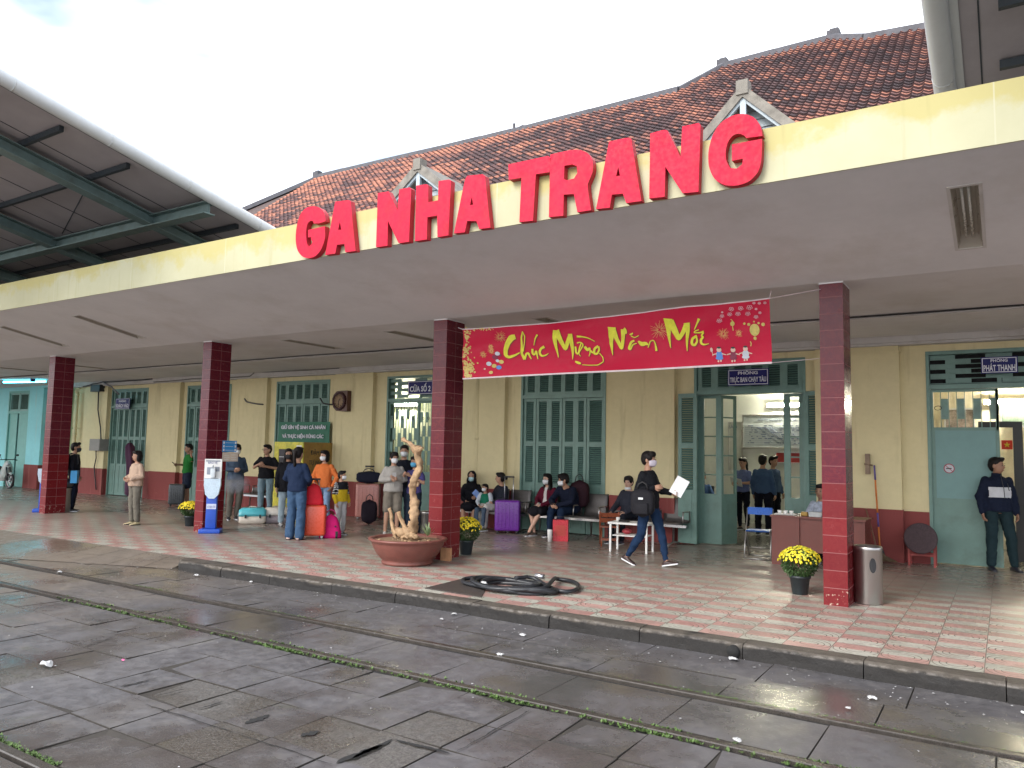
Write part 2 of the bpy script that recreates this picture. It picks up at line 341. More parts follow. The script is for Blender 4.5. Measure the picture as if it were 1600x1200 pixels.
def text_mesh(body, size, loc, m, parent, name='lettering', depth=.004, sx=1.0, bold=.0, rz=0, rx=PI/2, align='CENTER', spacing=1.0, fit=None):
    cu = bpy.data.curves.new(name, 'FONT'); cu.body = body; cu.size = size; cu.extrude = depth; cu.offset = bold; cu.align_x = align; cu.align_y = 'CENTER'; cu.space_character = spacing; cu.resolution_u = 3
    t = bpy.data.objects.new(name+'_curve', cu); COL.objects.link(t)
    dg = bpy.context.evaluated_depsgraph_get(); dg.update(); me = bpy.data.meshes.new_from_object(t.evaluated_get(dg)); bpy.data.objects.remove(t)
    me.materials.clear(); me.materials.append(m); o = bpy.data.objects.new(name, me); COL.objects.link(o)
    if fit:
        xs = [v.co.x for v in me.vertices]; ys = [v.co.y for v in me.vertices]; kx, ky = fit[0]/(max(xs)-min(xs)), fit[1]/(max(ys)-min(ys)); mx_, my_ = (max(xs)+min(xs))/2, (max(ys)+min(ys))/2
        for v in me.vertices: v.co.x = (v.co.x-mx_)*kx; v.co.y = (v.co.y-my_)*ky
        sx = 1
    o.parent = parent; o.location = loc; o.rotation_euler = (rx, 0, rz); o.scale = (sx, 1, 1)
    return o

# ================================================================ SETTING: ground, track bed, platform
TZ = -.135                                        # level of the paving between the rails
XL, XR = -46.0, 9.0
g = MB(); g.box((-160, -60, TZ-.35), (90, 160, TZ-.022)); g.build('ground', M['ground'], kind='structure')
RAILS = [5.90, 5.01, 2.41, 1.48]
mb = MB(); rnd = random.Random(3)
ROUGHS = [(lambda p: (p.x, p.y))(G(x_, y_, TZ)) for x_, y_ in ((265, 1075), (330, 1110), (395, 1150), (480, 1160), (540, 1185), (560, 1150), (90, 1050), (700, 1160), (580, 1165))]
def slab_rows(y0, y1, pitch, x0, x1, off, gap=.0038):
    n = max(1, round((y1-y0)/pitch)) if pitch < .9 else 1
    hy = (y1-y0)/n
    for r in range(n):
        x = x0+off+(0 if pitch < .9 else rnd.random()*.2)
        while x < x1:
            a, b, c, d = x+gap, x+pitch-gap, y0+r*hy+gap, y0+(r+1)*hy-gap
            zs = [TZ+rnd.uniform(-.006, .006)+q for q in [rnd.uniform(-.003, .003) for _ in range(4)]]
            mb.t = min(1, max(0, rnd.gauss(.45, .3)))
            e = .0025
            top = [(a+e, c+e, zs[0]), (b-e, c+e, zs[1]), (b-e, d-e, zs[2]), (a+e, d-e, zs[3])]
            low = [(a, c, TZ-.08), (b, c, TZ-.08), (b, d, TZ-.08), (a, d, TZ-.08)]
            mid = [(a, c, zs[0]-e), (b, c, zs[1]-e), (b, d, zs[2]-e), (a, d, zs[3]-e)]
            if y0 > 2 and y1 < 5 and any(abs((a+b)/2-q[0]) < .25 and abs((c+d)/2-q[1]) < .25 for q in ROUGHS): mb.t = 1.5; zs = [q-.006 for q in zs]
            if rnd.random() < .10 and pitch < .9 and y0 > 2 and y1 < 5.2:       # broken corner
                k = rnd.choice([0, 1, 2, 3]); f = Vector(top[(k+2) % 4]); top[k] = tuple(Vector(top[k]).lerp(f, .12)-Vector((0, 0, .012)))
            mb.add(top+mid+low, [(0, 1, 2, 3)], False); k0 = len(mb.v)-12; mb.cur = 1
            for f in [(0, 4, 5, 1), (1, 5, 6, 2), (2, 6, 7, 3), (3, 7, 4, 0), (4, 8, 9, 5), (5, 9, 10, 6), (6, 10, 11, 7), (7, 11, 8, 4)]: mb.f.append(tuple(k0+q for q in f)); mb.mi.append(1); mb.sm.append(False); mb.tone.append(.5)
            mb.cur = 0
            x += pitch
slab_rows(2.475, 4.915, .483, XL, XR, .02)
slab_rows(5.085, 5.80, .97, XL, XR, .3); slab_rows(5.965, 6.5, 1.1, XL, XR, .0); slab_rows(6.5, 7.16, 1.1, XL, XR, .1)
slab_rows(1.55, 2.35, 1.0, XL, XR, .2); slab_rows(-1.2, 1.42, .483, XL, XR, .3); slab_rows(-5, -1.3, .9, XL, XR, .3)
mb.build('track_paving', [M['slab'], M['ground']], kind='structure', tone=True)
mb = MB(); rc = random.Random(17)                  # broken joints: dark jagged strips laid on top in place of open, shaded gaps
c5a = lambda x, y: G(x/2.667, 820+y/2.667, TZ+.0085); c6a = lambda x, y: G(550+x/2.909, 850+y/2.909, TZ+.0085)
for cv, a_, b_, w_ in ((c5a, (500, 675), (625, 645), .03), (c5a, (640, 715), (775, 682), .015), (c5a, (820, 768), (935, 735), .02), (c5a, (1020, 828), (1125, 790), .075), (c5a, (1250, 880), (1335, 858), .07), (c5a, (1400, 992), (1600, 915), .07), (c5a, (600, 745), (985, 868), .012), (c5a, (0, 795), (130, 765), .012), (c5a, (985, 868), (1390, 1000), .01), (c6a, (0, 975), (190, 885), .05), (c6a, (190, 888), (450, 950), .035), (c6a, (470, 945), (815, 752), .014), (c5a, (240, 575), (355, 552), .015), (c5a, (320, 518), (480, 465), .012)):
    A_, B2 = cv(*a_), cv(*b_); d_ = (B2-A_); s_ = Vector((-d_.y, d_.x, 0)).normalized(); n = max(8, int(d_.length/.03)); L1, L2 = [], []
    for i in range(n+1):
        t = i/n; e = math.sin(PI*min(1, max(0, t)))**.5; p_ = A_+d_*t+s_*.01*noise.noise(Vector((i*.4, w_*50, 0))); L1.append(p_+s_*w_*.5*e*rc.uniform(.5, 1.2)); L2.append(p_-s_*w_*.5*e*rc.uniform(.5, 1.2))
    mb.loft([L1, L2], False, closed=False, smooth=False)
mb.build('broken_paving_joints', M['dark'], kind='structure')
# crossing ramp left of the kerb
mb = MB(); x = XL
while x < -10.42:
    f0 = lambda q: 5.97+max(0, min(1, (q+13.5)/3.0))*1.05
    xb = min(x+.6, -10.36); a0, b0 = f0(x), f0(xb); mb.t = rnd.random()*.8; zt = TZ+.007; hm = lambda q: zt+(-.006-zt)*.5
    mb.add([(x+.004, a0, zt), (xb, b0, zt), (xb, (b0+7.36)/2, hm(0)), (x+.004, (a0+7.36)/2, hm(0))], [(0, 1, 2, 3)], False); mb.t = rnd.random()*.8
    mb.add([(x+.004, (a0+7.36)/2+.006, hm(0)), (xb, (b0+7.36)/2+.006, hm(0)), (xb, 7.36, -.006), (x+.004, 7.36, -.006)], [(0, 1, 2, 3)], False)
    x += .606
mb.add([(-10.36, 7.02, TZ), (-10.36, 7.36, TZ), (-10.36, 7.36, -.006), (-10.36, 7.02, TZ+.007)], [(0, 1, 2, 3)], False)
mb.build('crossing_ramp_pavement', M['slab'], kind='structure', tone=True)
# platform
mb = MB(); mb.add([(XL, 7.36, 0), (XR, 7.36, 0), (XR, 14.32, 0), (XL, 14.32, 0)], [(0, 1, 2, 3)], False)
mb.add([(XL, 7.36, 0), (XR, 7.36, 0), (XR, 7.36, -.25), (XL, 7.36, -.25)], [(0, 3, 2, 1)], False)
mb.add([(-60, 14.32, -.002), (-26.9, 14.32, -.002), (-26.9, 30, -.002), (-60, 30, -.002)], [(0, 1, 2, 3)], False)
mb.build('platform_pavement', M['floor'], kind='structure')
# kerb of worn concrete lengths, each length its own jitter, one structure
mb = MB(); x = -10.35; rk = random.Random(9)
while x < XR:
    ln = rk.choice([1.0, 1.0, .9, 1.1]); n = 20; rings = []
    jy, jz = rk.uniform(-.012, .012), rk.uniform(-.006, .006)
    for i in range(n+1):
        xx = x+.004+(ln-.008)*i/n; q = lambda s_: (.006*noise.noise(Vector((xx*3, s_*.7, 1.7)))+.004*noise.noise(Vector((xx*11, s_*1.7, 4))))
        yf = 7.03+jy+.1*max(0, min(1, (xx+8)/2)); zt = .006+jz
        if x < -10.3 and i < 3: yf += .1*(3-i)/3
        zt -= .0; rings.append([Vector((xx, 7.362, -.2)), Vector((xx, 7.362, zt-.003+q(1)*.3)), Vector((xx, 7.25, zt+q(2)*.5)), Vector((xx, yf+.035+q(3), zt-.002+q(4))), Vector((xx, yf+.004+q(5)*.5, zt-.028+q(6)*.5)), Vector((xx, yf+q(7)*2, -.08)), Vector((xx, yf-.005+q(8)*2, -.2))])
    mb.loft(rings, True, smooth=False); x += ln
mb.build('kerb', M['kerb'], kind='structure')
dh = MB(); p = W(1145, 1019, 7.115); dh.lathe([(.0, -.02), (.055, -.02), (.055, .02), (.0, .02)], n=20)
o = dh.build('drain_outlet', M['dark'], loc=(p.x, 7.128, -.072)); o.rotation_euler = (PI/2, 0, 0); tag(o, 'round black drain hole low in the kerb face', 'drain')
# rails: head, web, foot; running through grooves in the paving
def rail(y, label):
    r = empty('rail', (0, y, TZ), label=label, cat='rail', group='metre gauge rails let into the paving')
    a = MB(); prof = [(-.035, -.03), (-.035, .008), (-.028, .014), (.028, .014), (.035, .008), (.035, -.03)]
    a.loft([[Vector((x_, p_[0], p_[1])) for p_ in prof] for x_ in (XL, XR)], smooth=False); a.build('rail_head', M['railtop'], r)
    b = MB(); b.box((XL, -.085, -.0215), (XR, -.036, -.0185)); b.box((XL, .036, -.0215), (XR, .085, -.0185)); b.build('groove_bed', M['dark'], r); b = MB(); b.box((XL, -.01, -.09), (XR, .01, -.03)); b.box((XL, -.055, -.1), (XR, .055, -.085)); b.build('web', M['rail'], r)
rail(RAILS[0], 'thin dark rail nearest the platform kerb'); rail(RAILS[1], 'brown rail lined with green weeds, second from the kerb')
rail(RAILS[2], 'rail crossing the bottom left corner of the photo'); 
# weeds along the grooves
def weeds(name, spots, seed, label=None):
    mb = MB(); rr = random.Random(seed)
    for (x, y, z, s) in spots:
        for k in range(rr.randint(3, 6)):
            a = rr.random()*2*PI; l = s*rr.uniform(.5, 1.3); el = rr.uniform(.2, 1.1)
            d = Vector((math.cos(a)*math.cos(el), math.sin(a)*math.cos(el), math.sin(el)))*l; sd_ = Vector((-math.sin(a), math.cos(a), 0))*l*.28
            p0 = Vector((x, y, z)); mb.t = rr.random(); mb.add([p0, p0+d*.5+sd_, p0+d, p0+d*.5-sd_], [(0, 1, 2, 3)], False)
    return mb.build(name, M['weed'], kind='stuff', label=label, cat='weeds')
rr = random.Random(5); sp = []
for i in range(6000):
    x = rr.uniform(-9.5, 3); dens = .08+.8*max(0, noise.noise(Vector((x*1.7, 3, 0)))+.25)
    if x < -6: dens *= .5
    if rr.random() < dens: sp.append((x, RAILS[1]+rr.choice([-.055, -.06, .05])+rr.gauss(0, .02), TZ-.006, .026))
for i in range(420): x = rr.uniform(-6.4, -4.6); sp.append((x, RAILS[2]+.06+rr.gauss(0, .02), TZ-.004, .018))
for i in range(500):
    x = rr.choice([-1.4, -1.9, -.8, -2.3, -6.6, -9.3, .2])+rr.gauss(0, .22); sp.append((x, RAILS[0]+.06+abs(rr.gauss(0, .02)), TZ-.004, .014))
weeds('ground_weeds', sp, 8, 'low green weeds growing along the rail grooves')
# litter on the track bed: larger scraps are things, crumbs are stuff
def scrap(x, y, s, seed, z=TZ+.012, m=None, **k):
    rr = random.Random(seed); mb = MB(); n = 9
    pts = [Vector((math.cos(2*PI*i/n)*s*rr.uniform(.55, 1.1), math.sin(2*PI*i/n)*s*rr.uniform(.35, .7), rr.uniform(0, s*.35))) for i in range(n)]
    c = Vector((0, 0, s*.45)); mb.add(pts+[c]+[p_*.55+Vector((rr.uniform(-.2, .2)*s, rr.uniform(-.2, .2)*s, s*.35)) for p_ in pts], [(i, (i+1) % n, n+1+(i+1) % n, n+1+i) for i in range(n)]+[(n+1+i, n+1+(i+1) % n, n) for i in range(n)], False)
    o = mb.build('paper_scrap', m or M['litter'], loc=(x, y, z)); return tag(o, **k)
LIT = [((73, 1043), .075, 'crumpled white plastic bag on the paving at lower left', 'plastic bag'), ((710, 962), .045, 'white paper scrap on wet ground below the drum of hose', 'litter'),
       ((816, 995), .045, 'white tissue scrap right of the middle between rail and kerb', 'litter'), ((690, 970), .03, 'small torn tissue left of a bigger white scrap', 'litter'), ((307, 901), .05, 'long white scrap near the left end of the kerb', 'litter'),
       ((392, 911), .035, 'white scrap below the kerb near its left end', 'litter'), ((782, 1026), .04, 'wet tissue lying on the rail nearest the kerb', 'litter'), ((1145, 1033), .05, 'pale plastic scrap at the mouth of the drain hole', 'litter'),
       ((1362, 1094), .045, 'white scrap on wet slab at lower right', 'litter'), ((1152, 1161), .04, 'white carton scrap in the weedy groove', 'litter'), ((1560, 1080), .03, 'small white scrap by the kerb at far right', 'litter'), ((93, 896), .05, 'pale scrap beside the rail at far left', 'litter'),
       ((192, 1034), .022, 'bright pink scrap on the paving at left', 'litter'), ((1325, 1110), .03, 'pale orange rind scrap between kerb and rail', 'litter'), ((1600, 1117), .03, 'white scrap at the right edge of the photo', 'litter')]
for i, (q, s, lb, ct) in enumerate(LIT):
    p = G(q[0], q[1], TZ); o = scrap(p.x, p.y, s, 30+i, label=lb, cat=ct, m=simple('pink_scrap', (.7, .12, .3)) if 'pink' in lb else None)
    if ct == 'plastic bag': o.name = 'plastic_bag'
mb = MB(); rr = random.Random(12)
for i in range(330):
    x = rr.uniform(-12, .6); y = rr.choice([rr.uniform(6.0, 7.1), rr.uniform(6.1, 7.1), rr.uniform(6.6, 7.1), rr.uniform(2.6, 6)]); s = rr.uniform(.004, .012)
    if x > -3.5 and rr.random() < .5: y = rr.uniform(6.5, 7.12)
    a = rr.random()*PI; c_, s_ = math.cos(a)*s, math.sin(a)*s
    mb.add([(x-c_, y-s_, TZ+.012), (x+s_*.6, y-c_*.6, TZ+.014), (x+c_*1.2, y+s_, TZ+.013), (x-s_*.7, y+c_*.7, TZ+.016)], [(0, 1, 2, 3)], False)
mb.build('litter_crumbs', M['litter'], kind='stuff', label='tiny pale crumbs and bird droppings strewn over the track bed', cat='litter')

# ================================================================ STATION BUILDING
WY = 14.3
B = empty('station_building', (-14, WY, 0), label='yellow plastered station building with teal shutters and an old red clay tile roof', cat='building')
BO = B.location.copy()
def bb(mb, name, mats, parent=None, **k):
    """build a part given in world coordinates under the building (or one of its parts)"""
    o = mb.build(name, mats, parent or B, **k)
    if parent is None: o.location = o.location-BO
    return o
OPEN = [-24.80, -20.76, -16.80, -12.79, -8.90, -5.00, -1.07]; OW = 2.04; OT = 3.45; TR = 2.87
X0, X1 = -27.1, 8.0; WT = .30
mb = MB(); xs = X0
for ox in OPEN+[3.0]:
    mb.box((xs, WY, .83), (ox, WY+WT, 7.2)); mb.box((ox, WY, OT), (ox+OW, WY+WT, 7.2)); xs = ox+OW
mb.box((xs, WY, .83), (X1, WY+WT, 7.2)); mb.box((X0, WY+WT, 0), (X0+.3, 24, 7.2)); mb.box((X0, 24, 0), (X1, 24.3, 7.2))
bb(mb, 'wall', M['wall'])
for k in range(7):                                 # pilasters, shallow piers between the doors
    mb = MB(); r = -1.45-3.9*k; lft = r-1.33
    if k == 6: lft = -26.2
    mb.box((lft, WY-.13, .85), (r, WY+.01, 3.44)); mb.box((lft-.015, WY-.15, 3.44), (r+.015, WY+.01, 3.475)); mb.box((lft+.01, WY-.12, 3.475), (r-.01, WY+.01, 3.60))
    bb(mb, 'pilaster', M['wall'])
xs = X0
for ox in OPEN+[3.0, X1]:
    mb = MB(); mb.box((xs, WY-.02, 0), (ox-.0, WY+WT-.01, .83))
    for k in range(7):
        r = -1.45-3.9*k
        if xs < r < ox: mb.box((r-1.345 if k < 6 else -26.21, WY-.155, 0), (r+.012, WY-.021, .85))
    bb(mb, 'dado', M['dado']); xs = ox+OW
mb = MB(); mb.box((X0-.1, WY-.26, 3.60), (X1, WY+.01, 3.70)); mb.box((X0-.1, WY-.20, 3.56), (X1, WY+.01, 3.60)); bb(mb, 'cornice', M['cornice'])

# ---- louvred leaves
def leaf(w, z0, z1, secs, m1=None, m2=None, th=.035, st=.062, slat=.042, panel=True):
    """frame + slats of one leaf; local x 0..w, y 0 front face"""
    a = MB(); b = MB(); zs = [z0]+[q for s_ in secs for q in s_]+[z1]
    a.box((0, 0, z0), (st, th, z1)); a.box((w-st, 0, z0), (w, th, z1))
    for i in range(0, len(zs), 2): a.box((st, .001, zs[i]), (w-st, th-.001, zs[i+1]))
    if panel and zs[1]-zs[0] > .3: a.box((st+.03, -.008, zs[0]+.1), (w-st-.03, .001, zs[1]-.06))
    for (p, q) in secs:
        n = int((q-p)/slat)
        for i in range(n):
            z = p+(i+.5)*(q-p)/n; b.add([(st, .004, z-.016), (w-st, .004, z-.016), (w-st, .032, z+.014), (st, .032, z+.014), (st, .009, z-.021), (w-st, .009, z-.021), (w-st, .036, z+.009), (st, .036, z+.009)], [(0, 1, 2, 3), (7, 6, 5, 4), (0, 4, 5, 1), (2, 6, 7, 3), (0, 3, 7, 4), (1, 5, 6, 2)], False)
    return a, b
def put_leaf(parent, w, z0, z1, secs, loc, rz=0, name='shutter', **k):
    a, b = leaf(w, z0, z1, secs, **k)
    c = MB(); c.v = a.v+b.v; n = len(a.v); c.f = a.f+[tuple(i+n for i in f) for f in b.f]; c.mi = [0]*len(a.f)+[1]*len(b.f); c.sm = [False]*len(c.f); c.tone = [.5]*len(c.f)
    return c.build(name, [M['teal'], M['tealdk']], parent, loc=loc, rz=rz)
SECS = [(1.02, 1.80), (1.90, 2.76)]
def opening(ox, name='door', widths=(.33, .33, .33, .33, .33, .33), closed=True, transom='louvre', label=None):
    d = empty(name, (ox-BO.x, WY-BO.y, 0)); d.parent = B
    if label: d['label'] = label
    f = MB(); f.box((-.0, -.015, 0), (.05, .2, OT)); f.box((OW-.05, -.015, 0), (OW, .2, OT)); f.box((.05, -.014, OT-.06), (OW-.05, .2, OT)); f.box((.05, -.02, TR-.045), (OW-.05, .19, TR+.03)); f.build('frame', M['teal'], d)
    bk = MB(); bk.box((.05, .16, TR+.03), (OW-.05, .17, OT-.06)); 
    if closed: bk.box((.05, .16, 0), (OW-.05, .17, TR-.045))
    bk.build('backing', M['dark'], d)
    if transom == 'louvre':
        ws = [.34, .62, .62, .34]; x = .06
        for w_ in ws:
            if w_ > .5:
                a, b = leaf(w_/2, TR+.03, OT-.06, [(TR+.09, OT-.11)], st=.05); a2, b2 = leaf(w_/2, TR+.03, OT-.06, [(TR+.09, OT-.11)], st=.05); c = MB()
                for q, dx in ((a, 0), (b, 0), (a2, w_/2), (b2, w_/2)): c.cur = 1 if q in (b, b2) else 0; c.add([(v[0]+dx, v[1], v[2]) for v in q.v], q.f, False)
            else:
                a, b = leaf(w_, TR+.03, OT-.06, [(TR+.09, OT-.11)], st=.08); c = MB(); c.add(a.v, a.f, False); c.cur = 1; c.add(b.v, b.f, False)
            c.build('transom_shutter', [M['teal'], M['tealdk']], d, loc=(x, .03, 0)); x += w_
    if closed:
        x = .05; tot = sum(widths); sc = (OW-.1)/tot
        for i, w_ in enumerate(widths): put_leaf(d, w_*sc-.006, .02, TR-.05, SECS, (x+.003, .03+(.012 if i % 2 else 0), 0)); x += w_*sc
    return d
opening(-24.80, label='teal louvred door below a blue sign at left'); opening(-20.76); opening(-16.80, label='teal shuttered opening behind the green notice banner')
opening(-8.90, widths=(.32, .33, .33, .33, .26, .42), label='tall closed teal shutters behind the seated couple')
# ---- grille doors: staggered strips
def strip_transom(d, lit):
    mb = MB(); z = TR+.05; r = 0; hh = (OT-.06-TR-.05)/6
    while z < OT-.07:
        x = .06+(.0 if r % 2 else .22)
        while x < OW-.08:
            w_ = min(.36, OW-.06-x)
            mb.box((x, .05, z+.006), (x+w_, .06, z+hh-.006)); x += w_+.42
        mb.box((.05, .062, z-.006), (OW-.05, .07, z+.006)); z += hh; r += 1
    mb.box((OW/2-.03, .04, TR+.03), (OW/2+.03, .075, OT-.06)); mb.build('transom_grille', M['teal'], d)
def bar_leaf(d, x0, x1, z0, z1, name='grille', plates=((.0, .45), (.5, .8)), pitch=.098, low=True, deep=.05):
    mb = MB(); x = x0+.03; i = 0; H_ = z1-z0
    mb.box((x0, deep-.02, z0-.04), (x1, deep+.03, z0+.005)); mb.box((x0, deep-.02, z1-.04), (x1, deep+.03, z1)); mb.box((x0, deep-.02, z0), (x0+.03, deep+.03, z1-.04)); mb.box((x1-.03, deep-.02, z0), (x1, deep+.03, z1-.04))
    while x < x1-.03:
        mb.box((x, deep, z0), (x+.012, deep+.012, z1-.04))
        for (p, q) in plates[i % len(plates)]: mb.box((x+.013, deep+.002, z0+H_*p), (min(x+pitch-.002, x1-.03), deep+.008, z0+H_*q))
        x += pitch; i += 1
    mb.build(name, M['teal'], d)
# door with counter-window sign at X=-12.8
d = opening(-12.79, closed=False, transom=None, label='teal metal grille door below the white and blue window number sign'); kids(d)
for c in kids(d):
    if c.name.startswith('backing'): bpy.data.objects.remove(c)
strip_transom(d, True); bar_leaf(d, .05, .98, 1.15, TR-.05, plates=(((.62, .8), (.28, .42)), ((.0, .15), (.45, .62)), ((.75, .9), (.15, .35)), ((.35, .55),)), pitch=.085); bar_leaf(d, .98, OW-.05, 1.15, TR-.05, plates=(((.3, .5), (.7, .85)), ((.1, .3), (.5, .65))), pitch=.085)
mb = MB(); mb.box((.05, .045, .02), (OW-.05, .07, 1.11)); mb.box((.96, .03, .02), (1.0, .08, 1.11)); mb.build('door_panel', M['teal'], d)
for k in range(11): mb = MB(); mb.tube([(.16+.16*k+.03*math.cos(t), .045, 2.42+.03*math.sin(t)) for t in [2*PI*j/12 for j in range(12)]], .005, 5, closed=True); mb.build('ring_ornament', M['black'], d)
# office door, wide open
d6 = opening(-5.00, closed=False, label='open teal office door with glazed leaves and shutters folded back'); ox = -5.0
def lx(px, py, Y, o_=-5.0): return W(px, py, Y).x-o_
put_leaf(d6, .37, .03, TR-.03, SECS, (lx(1059, 700, 14.12), -.16, 0), rz=math.radians(-4), st=.07)
put_leaf(d6, .37, .03, TR-.03, SECS, (OW-.02, -.02, 0), rz=math.radians(-20), st=.07)
def glazed(parent, w, z1, loc, rz=0, n=5, name='glazed_leaf', st=.07):
    a = MB(); a.box((0, 0, .02), (st, .04, z1)); a.box((w-st, 0, .02), (w, .04, z1)); zb = .95; ph = (z1-.06-zb)/n
    a.box((st, .002, .02), (w-st, .038, zb)); a.box((st, .002, z1-.06), (w-st, .038, z1))
    for i in range(1, n): a.box((st, .006, zb+i*ph-.012), (w-st, .034, zb+i*ph+.012))
    o = a.build(name, M['teal'], parent, loc=loc, rz=rz)
    return o
GL = N('window_glass'); GL.set(color=(.9, .95, .95), rough=.04, trans=1.0, spec=.5); M['glass'] = GL.m; GL.m.node_tree.nodes['Principled BSDF'].inputs['IOR'].default_value = 1.05
xa = lx(1092, 700, 14.44); xb = lx(1127, 700, 14.44)
glazed(d6, xb-xa, TR-.05, (xa, .14, 0), st=.10)
glazed(d6, .42, TR-.05, (xb+.0, .16, 0), rz=math.radians(66), st=.05)
xc = lx(1226, 700, 14.44); glazed(d6, OW-.05-xc, TR-.05, (xc, .14, 0), st=.10)
glazed(d6, .40, TR-.05, (xc+.02, .18, 0), rz=math.radians(98), st=.05)
# broadcast room door
d7 = opening(-1.07, closed=False, transom=None, label='teal steel door half open below the broadcast room sign')
strip_transom(d7, False); lw = lx(1562, 700, 14.35, -1.07)
bar_leaf(d7, .05, lw, 2.20, TR-.05, plates=(((0, 0),), ((.22, .76),), ((0, .0),), ((.22, .76),)), pitch=.113, deep=.05)
mb = MB(); mb.box((.05, .04, .03), (lw, .075, 2.16)); mb.box((lw-.04, .03, .03), (lw+.005, .085, TR-.05)); mb.build('door_leaf', M['teal'], d7)
a_, b_ = W(1461, 668, 14.34), W(1560, 782, 14.34)
mb = MB(); mb.box((a_.x+1.07, .03, b_.z+.0), (lw-.05, .0395, 2.155)); mb.build('patch_plate', simple('grey_blue_plate', (.15, .28, .27), .5, var=.06), d7)
mb = MB(); mb.tube([(.16+.05*math.cos(t), .035, 2.52+.035*math.sin(t)) for t in [2*PI*j/14 for j in range(14)]], .006, 5, closed=True); mb.build('ring_latch', M['black'], d7)
mb = MB(); q = W(1483, 732, 14.32); c = (q.x+1.07, .025, q.z)
mb.smooth = False; mb.cur = 0; n = 24
mb.add([(c[0]+.075*math.cos(2*PI*j/n), .026, c[2]+.075*math.sin(2*PI*j/n)) for j in range(n)], [tuple(range(n))]); mb.cur = 1
for j in range(n):
    t0, t1 = 2*PI*j/n, 2*PI*(j+1)/n; mb.add([(c[0]+r_*math.cos(t), .024, c[2]+r_*math.sin(t)) for r_, t in ((.064, t0), (.078, t0), (.078, t1), (.064, t1))], [(0, 1, 2, 3)])
mb.add([(c[0]-.052, .0235, c[2]+.045), (c[0]-.045, .0235, c[2]+.052), (c[0]+.052, .0235, c[2]-.045), (c[0]+.045, .0235, c[2]-.052)], [(0, 1, 2, 3)]); mb.cur = 2
mb.add([(c[0]-.045, .0232, c[2]-.008), (c[0]+.035, .0232, c[2]-.008), (c[0]+.035, .0232, c[2]+.008), (c[0]-.045, .0232, c[2]+.008)], [(0, 1, 2, 3)])
o = mb.build('no_smoking_sign', [simple('sign_pale', (.5, .52, .55)), simple('sign_red', (.32, .04, .07)), M['black']]); o.location = (-1.07, WY, 0); tag(o, 'round no smoking sticker on the teal steel door', 'sign')

# ---- rooms seen through the openings
def room(x0, x1, y1, z1, name='room', floor=M['roomfloor'], wall=M['roomwall'], y0=WY+WT):
    r = empty(name, ((x0+x1)/2-BO.x, y0-BO.y, 0)); r.parent = B; ox_, oy_ = (x0+x1)/2, y0
    a = MB(); a.box((x0-ox_, 0, -.05), (x1-ox_, y1-oy_, .004)); a.build('room_floor', floor, r)
    a = MB(); a.box((x0-ox_-.1, 0, 0), (x0-ox_, y1-oy_, z1)); a.box((x1-ox_, 0, 0), (x1-ox_+.1, y1-oy_, z1)); a.box((x0-ox_-.1, y1-oy_, 0), (x1-ox_+.1, y1-oy_+.1, z1)); a.box((x0-ox_-.1, -.0, z1), (x1-ox_+.1, y1-oy_+.1, z1+.1)); a.build('room_wall', wall, r)
    return r
room(-7.9, -1.7, 19.6, 3.6, 'office_room'); room(-1.5, 4.5, 17.6, 3.4, 'broadcast_room', wall=simple('cream_room_wall', (.62, .58, .46))); room(-19.5, -9.3, 18.0, 3.5, 'ticket_room', wall=simple('pale_green_room_wall', (.62, .68, .55)))
for ox_ in (-5.0, -1.07, -12.79): mb = MB(); mb.box((ox_, WY-.02, -.03), (ox_+OW, WY+WT, .006)); bb(mb, 'threshold', M['concrete'])
mb = MB(); mb.add([(-40, 14.0, -.03), (12, 14.0, -.03), (12, 24, -.03), (-40, 24, -.03)], [(0, 1, 2, 3)], False)

# ================================================================ clay tile roof
RY, RZ, RS = 13.6, 6.8, .8
def onroof(px, py): v = _ray(px, py); t = (RZ-RS*RY-CAM_H)/(v.z-RS*v.y); return Vector((v.x*t, v.y*t, CAM_H+v.z*t))
pL, pH = onroof(500, 278), onroof(397, 322)
prof = [onroof(500, 278), onroof(800, 209), onroof(1060, 144), onroof(1130, 106), onroof(1300, 62), onroof(1352, 62), onroof(1440, 46)]
slope_r = (prof[-1]-prof[-2]); prof.append(prof[-1]+slope_r*6)
def ridge_y(x):
    for a, b in zip(prof, prof[1:]):
        if a.x <= x <= b.x: return a.y+(b.y-a.y)*(x-a.x)/(b.x-a.x)
    return prof[-1].y if x > 0 else -1
def hip_x(y): t = (y-pL.y)/(pH.y-pL.y); return pL.x+(pH.x-pL.x)*t
rt = random.Random(21); mb = MB(); mb.smooth = True
crs = .195; y = RY; k = 0; cs = 1/math.sqrt(1+RS*RS); up = Vector((0, cs, RS*cs)); nrm = Vector((0, -RS*cs, cs)); xmax = 4.5; tw = .185
